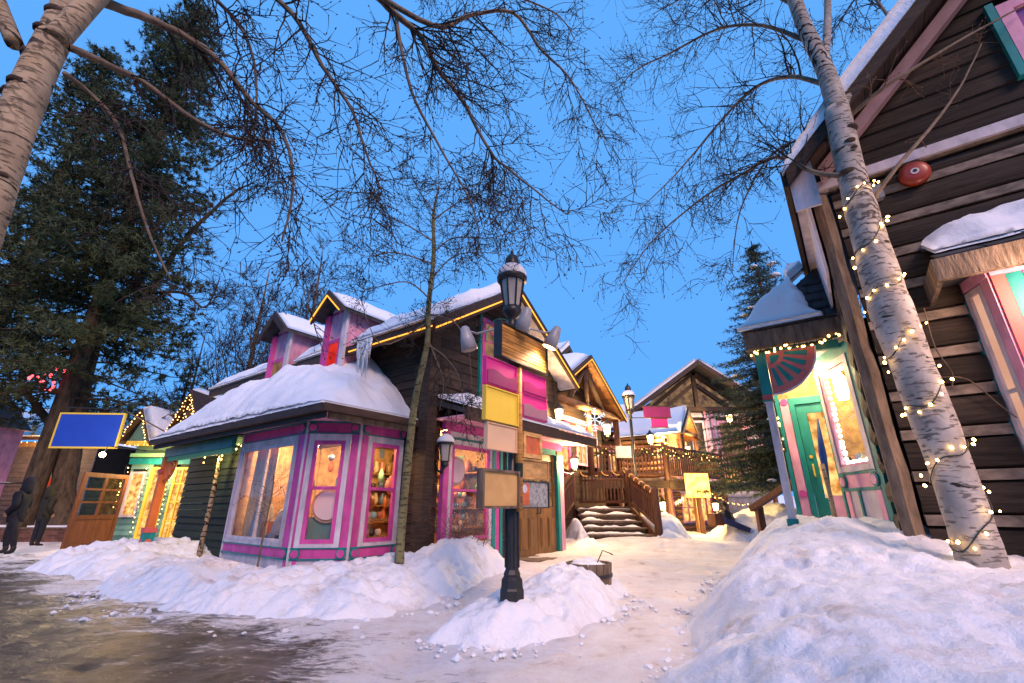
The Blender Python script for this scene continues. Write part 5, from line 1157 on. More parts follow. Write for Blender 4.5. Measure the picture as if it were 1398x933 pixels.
for (u0, u1, z0) in ((6.3,7.2,2.5),(8.9,9.7,2.5),(9.75,10.6,2.5)): window(lodge, Pl_, u0, u1, z0, 3.9, M['palepink'], M['pane_lit'], .09, ((u0+u1)/2,), (3.2,), .0, .08)
window(lodge, Pl_, 7.6, 8.5, 2.12, 3.9, M['pink'], M['pane_lit'], .14, (), (3.0,), .0, .06, name='glazed_door')
part('beam', MB().slab(Pl_,5.9,11.0,3.92,4.1,.06,.14), M['palepink'], lodge)
part('rear_roof', MB().prism([V((9.0,3.0,6.3)),V((10.9,3.0,7.75)),V((12.6,3.0,6.2)),V((12.6,3.0,6.0)),V((10.9,3.0,7.5)),V((9.0,3.0,6.1))], (0,3.5,0)), M['shingle'], lodge); part('rear_gable', MB().prism([V((9.3,3.3,6.0)),V((10.9,3.3,7.45)),V((12.4,3.3,6.0))], (0,.1,0)), M['siding'], lodge)
def lsnow(u, v):
    a = .95+6.8*u; b = LA-2.85+2.8*v; th = .04+.22*min(1,v/.12)**.5*min(1,u*12)**.5*(1+.5*fb(a,b,71)); return (V((b,a,lz(max(b,LA-2.75))+.01+th)), V((b,a,lz(max(b,LA-2.75))+.004)))
crust('roof_snow', 'snow on the near slope of the timber lodge roof', lsnow, 40, 24)
def lsnow2(u, v):
    a = 3.0+3.4*u; b = 9.0+1.9*v; z = 6.3+1.45*v; th = .05+.15*min(1,v/.15)**.5; return (V((b,a,z+th)), V((b,a,z+.003)))
crust('roof_snow', 'snow on the rear peak behind the timber lodge', lsnow2, 16, 12)
lantern('lit lantern under the lodge gable near the snowflake', px(829,587,16.0), 1.5, True, 60, px(822,587,16.6))
lamp('gable_glow', W(.95,8.3,4.0), 40, (1,.55,.2), .1)
# snowflake ornament
sf = thing('snowflake_light', 'white snowflake rope light ornament hanging by the lodge', 'ornament', px(812,573,13.2)); 
part('arm_rod', MB().tube([(0,.02,.0),(-.1,.3,.95)], .008, 5), M['cable'], sf)
for k in range(6):
    a = R(90+60*k); d = V((math.cos(a),0,math.sin(a))); mb = MB(); mb.tube([d*.02, d*.34], .012, 5)
    for t_, l in ((.14,.08),(.22,.10),(.30,.06)):
        for s in (-1,1):
            a2 = a+s*R(55); mb.tube([d*t_, d*t_+V((math.cos(a2),0,math.sin(a2)))*l], .010, 5)
    part('ray', mb, M['led_white'], sf)
# second street lamp with two blank signs
L2 = V((px(867,640,16.3).x, 16.3, .1)); street_lamp('slim black lantern post behind the deck stairs', L2, 5.35, 1.25, False, False)
for (a, b, c, d, m, lab) in ((877,556,916,570,'s_plum','plum blank sign beside the slim lamp post'),(888,572,912,583,'s_hot','small pink blank sign beside the slim lamp post')):
    p = px(a,b,16.2); q = px(c,d,16.2); zc = (p.z+q.z)/2; h = abs(p.z-q.z); s_ = thing('hanging_sign', lab, 'sign', (p.x,16.2,zc), 0, 'signs beside the slim lamp post')
    part('panel', MB().box(.02,q.x-p.x,-.02,.02,-h/2,h/2), M[m], s_); part('bracket', MB().tube([(-(p.x-L2.x),.1,h/2+.05),(q.x-p.x,.0,h/2+.05)], .015, 6), M['iron'], s_); part('frame', MB().box(.0,q.x-p.x+.02,-.03,.03,h/2,h/2+.03).box(.0,q.x-p.x+.02,-.03,.03,-h/2-.03,-h/2), M['rail'], s_)
# ------------------------------------------------------------------ gabled house at the back
bh = thing('gabled_house', 'tall gabled house with timber truss and pink posts at the back', 'building', (10.3,25,0))
BZ, BE, BW_ = 8.75, 6.1, 3.75; bs = (BZ-BE)/BW_; bz = lambda x: BZ-bs*abs(x)
Pb = lambda u, z, o: V((u, -o, z))
boards(bh, Pb, -3.3, 3.3, .1, 6.05, .3, M['white'], holes=[(-1.2,.3,3.3,5.6),(1.0,2.5,3.3,5.6),(1.0,1.9,2.1,3.2)], seed=51, maxlen=2.2)
part('back_block', MB().box(-3.3,3.3,.05,8,.1,6.0), M['siding'], bh)
for x in (-3.3,-1.3,.4,.75,2.6,3.3): part('pink_post', MB().slab(Pb,x-.07,x+.07,2.1,6.1,.075,.14), M['palepink'], bh)
part('pink_beam', MB().slab(Pb,-3.35,3.35,3.02,3.16,.142,.19), M['palepink'], bh); part('tie_beam', MB().slab(Pb,-3.6,3.6,6.1,6.34,.0,.3), M['log'], bh)
window(bh, Pb, 1.0, 2.5, 3.3, 5.6, M['palepink'], M['pane_dim'], .12, (), (4.6,), .0, .1); window(bh, Pb, -1.2, .3, 3.3, 5.6, M['white'], M['pane_dim'], .1, (-.45,), (), .0, .1); window(bh, Pb, 1.0, 1.9, 2.12, 3.2, M['palepink'], M['pane_lit'], .1, (1.45,), (), .0, .1)
part('truss_glazing', MB().prism([Pb(-3.0,6.345,.05),Pb(3.0,6.345,.05),Pb(0,8.4,.05)], (0,.04,0)), M['pane_dim'], bh)
for a, b in (((0,6.34),(0,8.4)),((-1.7,6.35),(-.1,7.6)),((1.7,6.35),(.1,7.6)),((-2.4,6.4),(0,8.3)),((2.4,6.4),(0,8.3))): part('truss_timber', MB().beam(Pb(*a,.2),Pb(*b,.2),.2,.22,V((0,1,0))), M['log'], bh)
for s in (-1,1):
    f = lambda x, y, dz: V((x, y, bz(x)+dz)); e = s*4.05
    part('roof', MB().hexa([f(e,-1.1,-.16),f(0,-1.1,-.16),f(0,8,-.16),f(e,8,-.16),f(e,-1.1,0),f(0,-1.1,0),f(0,8,0),f(e,8,0)]), M['shingle'], bh)
    part('barge_board', MB().hexa([f(e,-1.2,-.25),f(0,-1.2,-.25),f(0,-1.11,-.25),f(e,-1.11,-.25),f(e,-1.2,.04),f(0,-1.2,.04),f(0,-1.11,.04),f(e,-1.11,.04)]), M['fascia'], bh)
    def bsn(u, v, s=s):
        x = s*(4.1-4.0*v); y = -1.05+8.9*u; th = .05+.22*min(1,v/.1)**.5*(1+.4*fb(x,y,81)); return (V((x,y,bz(x)+th)), V((x,y,bz(x)+.004)))
    crust('roof_snow', 'snow on the left slope of the back gabled house' if s < 0 else 'snow on the right slope of the back gabled house', bsn, 20, 16, rot=False, loc=(10.3,25,0))
lantern('lit lantern on the pink posted back house beside the spruce', px(996,572,23.8), 1.7, True, 70, px(993,572,24.8)); lantern('small lit lantern by the right end of the deck railing', px(938,616,21.0), 1.6, True, 70, px(938,616,22.5))
lantern('lit lantern left of the angled deck railing', px(908,601,20.5), 1.6, True, 70, px(908,601,21.4)); lantern('brightest lamp on the cabin wall beside the plum sign', px(888,600,20.0), 1.5, True, 110, px(888,600,20.8))
# low side cabin between lodge and back house, with a small lit gable
cab = thing('log_cabin', 'small log cabin with snowy roof and cedar lined gable on the deck', 'building', (0,0,0))
CP = px(939,560,20.6); cb0, cz = CP, CP.z
cf = lambda s, z, o: V((CP.x + D2.x*s - D1.x*o*-1*-1, CP.y + D2.y*s - D1.y*o, z))
cw = 1.25; ce = cz-1.05; ck = 1.05/cw
for s in (-1,1):
    g0 = lambda t, o, dz: V((CP.x+D2.x*t+D1.x*o, CP.y+D2.y*t+D1.y*o, cz-ck*abs(t)+dz)); e = s*(cw+.12)
    rf = part('roof', MB().hexa([g0(e,0,-.08),g0(0,0,-.08),g0(0,3.2,-.08),g0(e,3.2,-.08),g0(e,0,0),g0(0,0,0),g0(0,3.2,0),g0(e,3.2,0)]), M['shingle'], cab)
    part('barge_board', MB().hexa([g0(e,-.06,-.18),g0(0,-.06,-.18),g0(0,-.01,-.18),g0(e,-.01,-.18),g0(e,-.06,.03),g0(0,-.06,.03),g0(0,-.01,.03),g0(e,-.01,.03)]), M['fascia'], cab)
    for k in range(6):
        a = e*k/6; b = e*(k+.95)/6; part('soffit_board', MB().hexa([g0(a,.0,-.105),g0(b,.0,-.105),g0(b,.8,-.105),g0(a,.8,-.105),g0(a,.0,-.083),g0(b,.0,-.083),g0(b,.8,-.083),g0(a,.8,-.083)]), M['cedar'], rf)
    if s < 0:
        def csn(u, v): 
            t = -(cw+.16)*(1-v); th = .05+.16*min(1,v/.15)**.5*(1+.4*fb(u*4,v*3,83)); return (g0(t,.05+3.1*u,th), g0(t,.05+3.1*u,.004))
        crust('roof_snow', 'snow on the small cabin roof behind the slim lamp post', csn, 18, 10, rot=False, loc=(0,0,0))
Pc = lambda u, z, o: V((CP.x+D2.x*u+D1.x*(.8-o), CP.y+D2.y*u+D1.y*(.8-o), z))
boards(cab, Pc, -cw, cw, 2.1, cz-.1, .22, M['cedar'], holes=[(-.4,.4,2.4,3.4)], clip=lambda z: (-(cz-.1-z)/ck, (cz-.1-z)/ck), seed=61, name='log'); window(cab, Pc, -.4, .4, 2.4, 3.4, M['palepink'], M['pane_lit'], .1, (0,), (), 0, .06)
Pc2 = lambda u, z, o: V((CP.x+D2.x*(-cw-o)+D1.x*u, CP.y+D2.y*(-cw-o)+D1.y*u, z)); boards(cab, Pc2, .8, 3.1, 2.1, ce, .24, M['cedar'], seed=62, name='log', log=True, thick=.1, chink=.05)
part('tie_log', MB().tube([g0(-cw,.1,0)*1.0, g0(cw,.1,0)*1.0], .1, 8), M['cedar'], cab, True)
for s in (-1,1): part('porch_post', MB().tube([V((*g0(s*cw*.95,.12,0).xy,2.1)), V((*g0(s*cw*.95,.12,0).xy,ce))], .10, 8), M['rail'], cab, True)
lamp('cabin_glow', g0(0,.4,-.8), 34, (1,.55,.2), .1)
rw = thing('rear_wing', 'low log wing with lit windows closing the yard behind the deck', 'building', (1.5,24.6,0)); Prw = lambda u, z, o: V((u, -o, z))
boards(rw, Prw, -1, 6.2, .0, 5.0, .3, M['cedar'], holes=[(.4,1.3,2.6,3.9),(2.0,2.9,2.2,4.0),(3.6,4.6,2.6,3.9)], seed=95, name='log', log=True, thick=.1, chink=.04)
for a, b, c in ((.4,1.3,2.6),(2.0,2.9,2.2),(3.6,4.6,2.6)): window(rw, Prw, a, b, c, 3.95, M['palepink'], M['pane_lit'], .1, ((a+b)/2,), (3.3,), .0, .1)
part('block', MB().box(-1,6.2,.08,3,0,4.9), M['siding'], rw); part('roof', MB().hexa([(-1.4,-.9,4.85),(6.6,-.9,4.85),(6.6,3,6.6),(-1.4,3,6.6),(-1.4,-.9,5.0),(6.6,-.9,5.0),(6.6,3,6.75),(-1.4,3,6.75)]), M['fascia'], rw)
def rws(u, v): 
    x = -1.4+8*u; y = -.95+3.9*v; z = 5.01+1.75*v; th = .05+.25*min(1,v*7)**.5*(1+.4*fb(x,y,7)); return (V((x,y,z+th)), V((x,y,z)))
crust('roof_snow', 'snow on the low roof of the rear log wing', rws, 24, 12, rot=False, loc=(1.5,24.6,0))
# ------------------------------------------------------------------ lower shops under the deck
low = thing('lower_shop', 'warmly lit lower shop front tucked under the deck', 'shop', (0,0,0))
A0, A1 = V((4.6,18.3,0)), V((9.6,21.9,0)); Pk, KL = facet((A0.x,A0.y),(A1.x,A1.y))
if Pk(0,0,1).y > Pk(0,0,-1).y: Pk0 = Pk; Pk = lambda u, z, o: Pk0(u, z, -o)
boards(low, Pk, 0, KL, .0, 1.95, .22, M['cedar'], holes=[(.25,.85,0,1.85),(1.75,2.5,0,1.85),(3.0,4.0,.5,1.7),(4.4,5.3,.5,1.7)], seed=71, name='log', log=True, thick=.09, chink=.03)
window(low, Pk, .25, .85, .05, 1.85, M['white'], M['pane_lit'], .08, (), (1.0,), 0, .08, name='glazed_door'); window(low, Pk, 1.75, 2.5, .05, 1.85, M['palepink'], M['pane_lit'], .09, (), (.9,), 0, .08, name='glazed_door')
window(low, Pk, 3.0, 4.0, .5, 1.7, M['palepink'], M['pane_lit'], .08, (3.5,), (1.1,), 0, .08); window(low, Pk, 4.4, 5.3, .5, 1.7, M['pink'], M['pane_lit'], .08, (4.85,), (), 0, .08)
for u in (.1,1.0,2.65,4.2): part('porch_post', MB().slab(Pk,u-.06,u+.06,.0,1.95,.9,1.02), M['cedar'], low)
lantern('lit lantern on the lower shop right of the stairs', px(905,691,17.4), 1.2, True, 42, px(901,691,18.2)); lantern('lit lantern beside the glowing box sign under the deck', px(977,692,18.6), 1.2, True, 40, px(977,690,19.4))
lsg = thing('box_sign', 'glowing yellow box sign hung under the deck', 'sign', px(952,663,16.6)); M['boxsign'] = emit('yellow_box_sign', (1.0,.62,.14), 4.5, (1.0,.45,.05), 6)
part('panel', MB().box(-.40,.40,-.06,.06,-.40,.40), M['boxsign'], lsg); part('frame', MB().box(-.42,.42,-.05,.05,.401,.44), M['rail'], lsg); part('hanger', MB().tube([(-.3,0,.43),(-.3,.1,1.0)], .012, 5).tube([(.3,0,.43),(.3,.1,1.0)], .012, 5), M['iron'], lsg)
lamp('sign_glow', px(952,672,16.1), 40, (1,.62,.2), .2)
bn = thing('bunting', 'short white bunting strung beside the box sign', 'bunting', px(925,681,16.8)); bpts = [px(921,686,16.8),px(930,681,16.8),px(942,668,16.8)]
part('cord', MB().tube([p-bpts[0]*0-px(925,681,16.8) for p in bpts], .006, 4), M['cable'], bn)
for k in range(6):
    f = (k+.5)/6*2; p = (bpts[0].lerp(bpts[1], f) if f < 1 else bpts[1].lerp(bpts[2], f-1))-px(925,681,16.8); part('flag', MB().prism([p+V((-.05,0,0)),p+V((.05,0,0)),p+V((0,0,-.16))], (0,.01,0)), M['white'], bn)
sl3 = thing('string_lights', 'warm bulb string along the eave of the lower shops', 'lights', (0,0,0), 0, 'light strings'); string_on(sl3, [px(965,672,17.4),px(1000,688,18.5),px(1030,690,19.5)], .2, jit=.06, limit=26)
sld = thing('sled', 'dark blue sled standing in the snow by the lower shops', 'sled', px(1008,722,14.6)); M['sledblue'] = mat('blue_plastic', (.012,.02,.12), .4, .2, 4, bump=.02, spec=.5)
part('shell', MB().hexa([(-.35,-.05,.12),(.3,-.05,-.12),(.34,.2,-.10),(-.31,.2,.14),(-.38,-.1,.32),(.34,-.1,.02),(.38,.26,.04),(-.35,.26,.34)]), M['sledblue'], sld); part('handle', MB().tube([(-.36,-.1,.32),(-.55,0,.52),(-.35,.26,.34)], .014, 6), M['iron'], sld)
mch = thing('snow_blower', 'dark snow blower half buried beside the blue sled', 'machine', px(990,706,15.2)); part('body', MB().lathe([(.22,-.22),(.26,-.05),(.22,.12),(.1,.2)], 8), M['iron'], mch); part('chute', MB().tube([(.05,0,.15),(.08,0,.35),(-.06,-.08,.45)], .07, 8), M['iron'], mch); part('handlebar', MB().tube([(.2,0,.1),(.5,.1,.3),(.62,.1,.28)], .02, 6), M['grey_metal'], mch); part('auger_housing', MB().box(-.45,-.2,-.3,.3,-.25,.1), M['rail'], mch)

# ------------------------------------------------------------------ left end of the street
gate = thing('glazed_gate', 'open brown wooden door with six glass panes at the left', 'door', (-12.78,14.0,.0))
Pgt = lambda u, z, o: V((o, u, z)); GWd, GHt = 1.65, 2.12
mb = MB(); mb.slab(Pgt,0,.13,.0,GHt,-.03,.03); mb.slab(Pgt,GWd-.13,GWd,.0,GHt,-.03,.03); mb.slab(Pgt,.13,GWd-.13,GHt-.13,GHt,-.03,.028); mb.slab(Pgt,.13,GWd-.13,.0,.12,-.03,.028); mb.slab(Pgt,.13,GWd-.13,.78,.90,-.03,.028)
mb.slab(Pgt,GWd/2-.04,GWd/2+.04,.9,GHt-.13,-.025,.025)
for z in (1.27,1.64): mb.slab(Pgt,.13,GWd-.13,z-.03,z+.03,-.024,.024)
part('frame', mb, M['bdoor'], gate)
for i in range(3): part('plank', MB().slab(Pgt,.132+(GWd-.264)*i/3,.126+(GWd-.264)*(i+1)/3,.122,.778,-.015,.015), M['bdoor'], gate)
for i in range(2):
    for j in range(3): part('pane', MB().slab(Pgt,.132 if i == 0 else GWd/2+.042, GWd/2-.042 if i == 0 else GWd-.132, (.902,1.302,1.672)[j], (1.238,1.608,1.988)[j], -.004, .004), M['glass'], gate)
ls = thing('green_shop', 'little mint green shop with yellow trim and lit gable lights', 'shop', (-12.6,16.6,0))
Pq_ = lambda u, z, o: V((u, -o, z))
boards(ls, Pq_, -.9, 1.9, .05, 3.2, .18, M['mint'], holes=[(-.15,.5,.1,2.45),(.7,1.25,.1,2.45),(-.85,-.3,.8,2.3)], seed=81, maxlen=2)
part('block', MB().box(-.9,1.9,.05,4,.0,3.2), M['dgreen'], ls)
window(ls, Pq_, -.15, .5, .1, 2.45, M['yellow'], M['pane_lit'], .09, (), (.8,), .0, .1, name='glazed_door'); window(ls, Pq_, .7, 1.25, .1, 2.45, M['yellow'], M['pane_lit'], .07, (.97,), (.7,1.3,1.9), .0, .1); window(ls, Pq_, -.85, -.3, .8, 2.3, M['white'], M['pane_lit'], .07, (), (), .0, .1)
part('frieze', MB().slab(Pq_,-.95,1.95,2.55,2.75,.06,.16), M['teal'], ls); part('frieze', MB().slab(Pq_,-.95,1.95,2.80,2.92,.06,.2), M['lgreen'], ls)
part('eave', MB().slab(Pq_,-1.0,2.0,3.2,3.32,-.1,.45), M['yellow'], ls)
for (cx, hw, z0, z1, dep, m, lab) in ((-.75,.42,3.33,4.35,-.2,'mint','snow on the mint gable of the little green shop'),(.55,.62,3.33,5.15,.25,'siding','snow on the brown gable of the little green shop')):
    part('gable', MB().prism([Pq_(cx-hw,z0,-dep),Pq_(cx+hw,z0,-dep),Pq_(cx,z1,-dep)], (0,.1,0)), M[m], ls)
    for s in (-1,1):
        x0 = cx+s*(hw+.12); zz0 = z0-.1; part('roof', MB().hexa([(x0,dep-.3,zz0),(cx,dep-.3,z1+.05),(cx,dep+3,z1+.05),(x0,dep+3,zz0),(x0,dep-.3,zz0+.08),(cx,dep-.3,z1+.13),(cx,dep+3,z1+.13),(x0,dep+3,zz0+.08)]), M['fascia'], ls)
        def gsn(u, v, s=s, x0=x0, zz0=zz0, z1=z1, dep=dep, cx=cx):
            x = x0+(cx-x0)*v; z = zz0+.085+(z1+.05-zz0)*v; y = dep-.25+3.2*u; th = .03+.15*min(1,v/.2)**.5*min(1,u*8)**.5; return (V((x,y,z+th)), V((x,y,z+.003)))
        if cx < 0 or s < 0: crust('roof_snow', lab+(', left side' if s < 0 else ', right side'), gsn, 10, 10, rot=False, loc=(-12.6,16.6,0))
    sg = thing('string_lights', 'warm lights filling the '+('mint' if cx < 0 else 'brown')+' gable of the little green shop', 'lights', (-12.6,16.6,0), 0, 'light strings')
    for s in (-1,1):
        string_on(sg, [Pq_(cx+s*(hw+.08),z0-.02,-dep+.34),Pq_(cx,z1+.02,-dep+.34)], .11, jit=.03, limit=18)
        if cx > 0:
            for q in range(3): string_on(sg, [Pq_(cx+s*(hw*(.75-.2*q)),z0+.05,-dep+.2),Pq_(cx+s*.05,z1-.25-.25*q,-dep+.2)], .13, jit=.07, limit=14, wire=False)
sg = thing('string_lights', 'warm lights along the eave and door of the little green shop', 'lights', (-12.6,16.6,0), 0, 'light strings')
string_on(sg, [Pq_(-1,3.18,.47),Pq_(2,3.18,.47)], .16, limit=20); string_on(sg, [Pq_(.6,2.5,.15),Pq_(.6,.3,.15)], .16, limit=16); string_on(sg, [Pq_(-.25,2.4,.15),Pq_(-.25,.2,.15)], .16, jit=.05, limit=16); string_on(sg, [Pq_(-.9,2.5,.3),Pq_(-.6,1.2,.6),Pq_(-.5,.3,.7)], .12, jit=.09, limit=22)
lamp('green_shop_light', (-12.3,15.9,2.4), 26)
st = thing('wall_lantern', 'glaring bare lamp below the blue sign', 'lantern', px(140,621,13.4), 0, 'wall lanterns')
part('bulb', MB().ball((0,0,0), .075, 10, 6), emit('glaring_bulb', (1.0,.80,.48), 60.0), st, True); part('bracket', MB().tube([(0,.02,.08),(0,.1,.25),(.3,1.2,.25)], .015, 5), M['iron'], st)
lamp('street_glare', px(140,624,13.2), 18, (1,.74,.42), .12)
bsn_ = thing('hanging_sign', 'blank deep blue sign with yellow border hanging over the street', 'sign', px(121,588,14.2), R(4)); M['s_blue'] = smat('deep_blue_sign', (.02,.06,.42)); M['s_blue'].node_tree.nodes['Principled BSDF'].inputs['Roughness'].default_value = .25
part('panel', MB().box(-.93,.93,-.03,.03,-.50,.50), M['s_blue'], bsn_); part('border', MB().box(-.98,-.93,-.04,.04,-.55,.55).box(.93,.98,-.04,.04,-.55,.55).box(-.93,.93,-.039,.039,.50,.55).box(-.93,.93,-.039,.039,-.55,-.50), M['yellow'], bsn_)
part('bar', MB().tube([(-.9,0,.72),(.85,.0,.68),(1.0,2.4,.2)], .022, 6).tube([(-.8,0,.55),(-.8,0,.72)], .012, 5).tube([(.8,0,.55),(.8,0,.7)], .012, 5), M['iron'], bsn_)
gh = thing('grey_house', 'grey sided house with lit eave at the far left', 'house', (-23.5,21.5,0)); Ph = lambda u, z, o: V((u, -o, z))
boards(gh, Ph, -4, 4.2, .0, 4.0, .2, mat('grey_siding', (.16,.15,.16), .7, .2, 4, bump=.1, objvar=.1), holes=[(-1.5,-.3,1.0,2.6)], seed=91, maxlen=4.5); window(gh, Ph, -1.5, -.3, 1.0, 2.6, M['white'], M['pane_dim'], .1, (-.9,), (1.8,), 0, .1)
part('roof', MB().hexa([(-4.4,-.6,4.0),(4.6,-.6,4.0),(4.6,5,6.2),(-4.4,5,6.2),(-4.4,-.6,4.15),(4.6,-.6,4.15),(4.6,5,6.35),(-4.4,5,6.35)]), M['fascia'], gh); part('block', MB().box(-4,4.2,.05,5,.0,3.95), M['siding'], gh)
part('corner_board', MB().slab(Ph,1.6,1.78,.0,4.0,.06,.14), M['white'], gh); part('frieze', MB().slab(Ph,-4,4.2,3.75,3.98,.06,.12), M['cream'], gh)
def ghs(u, v): 
    x = -4.4+9*u; y = -.6+5.6*v; z = 4.16+2.2*v; th = .05+.2*min(1,v*8)**.5; return (V((x,y,z+th)), V((x,y,z)))
crust('roof_snow', 'snow on the roof of the grey sided house', ghs, 20, 10, rot=False, loc=(-23.5,21.5,0))
sg = thing('string_lights', 'warm bulbs along the eave of the grey sided house', 'lights', (-23.5,21.5,0), 0, 'light strings'); string_on(sg, [Ph(-4,3.9,.65),Ph(4.2,3.9,.65)], .32, limit=28)
lamp('eave_glow', (-21.0,20.0,3.4), 30)
pk = thing('pink_house', 'pink lit house corner with glowing lights at the left edge', 'house', (-21.3,15.5,0)); part('wall', MB().box(-3,.35,0,4,.0,4.2), M['palepink'], pk); part('corner_board', MB().box(.351,.45,-.05,.3,.0,4.2), M['white'], pk)
part('roof', MB().hexa([(-3.2,-.3,4.2),(.5,-.3,4.2),(.5,4.2,4.2),(-3.2,4.2,4.2),(-3.2,1.9,6),(-1.2,-.3,5.9),(-1.2,4.2,5.9),(-3.2,2.1,6)]), M['fascia'], pk)
sg = thing('string_lights', 'curtain of pinkish lights on the house corner at the left edge', 'lights', (-21.3,15.5,0), 0, 'light strings')
for k in range(5): string_on(sg, [(-.6+.22*k,-.08,4.1),(-.6+.22*k,-.08,2.2)], .16, jit=.03, limit=13)
wl = thing('low_wall', 'low brick planter wall with snow behind the walkers', 'wall', (-19.5,16.8,0)); M['brick'] = mat('brick', (.14,.065,.045), .9, .3, 6, bump=.3, objvar=.3)
for j in range(5):
    for i in range(30):
        x = i*.235+(.117 if j % 2 else 0); part('brick', MB().box(x,x+.222,0,.11,j*.085,j*.085+.075), M['brick'], wl)
part('mortar', MB().box(.01,7.05,.012,.1,0,.425), M['chink'], wl); part('cap', MB().box(-.02,7.15,-.03,.16,.426,.47), M['post'], wl)
solo('planter_snow', MB().box(-19.5,-12.4,16.93,17.6,.3,.52), M['roof_snow'], 'strip of snow along the top of the brick planter wall', 'snow', False, None, 'stuff')
org = thing('orange_barrier', 'bright orange panel behind the big tree trunk', 'barrier', px(60,680,19.0)); part('panel', MB().box(-.9,.9,-.03,.03,-.65,.75), mat('bright_orange', (.85,.10,.015), .5, .1, 3, bump=.02), org)
for s in (-1,1): part('leg', MB().box(s*.8-.04,s*.8+.04,-.05,.05,-1.3,-.65), M['iron'], org)
for k in range(3): part('rib', MB().box(-.9,.9,-.05,-.031,-.45+.4*k,-.40+.4*k), M['orange'], org)
hb_ = thing('shop_board', 'green and white oval shop board at the far left', 'board', px(14,660,18.0)); part('panel', MB().box(-1.0,1.0,-.03,.03,-.35,.35), M['dgreen'], hb_); part('oval', MB().lathe([(.55,0),(.55,.02)], 20), M['white'], hb_); hb_.children[-1].rotation_euler = (R(90),0,0); hb_.children[-1].scale = (1,.35,1); hb_.children[-1].location = (0,-.032,0)
for s in (-1,1): part('leg', MB().box(s*.9-.04,s*.9+.04,-.03,.03,-1.9,-.35), M['rail'], hb_)

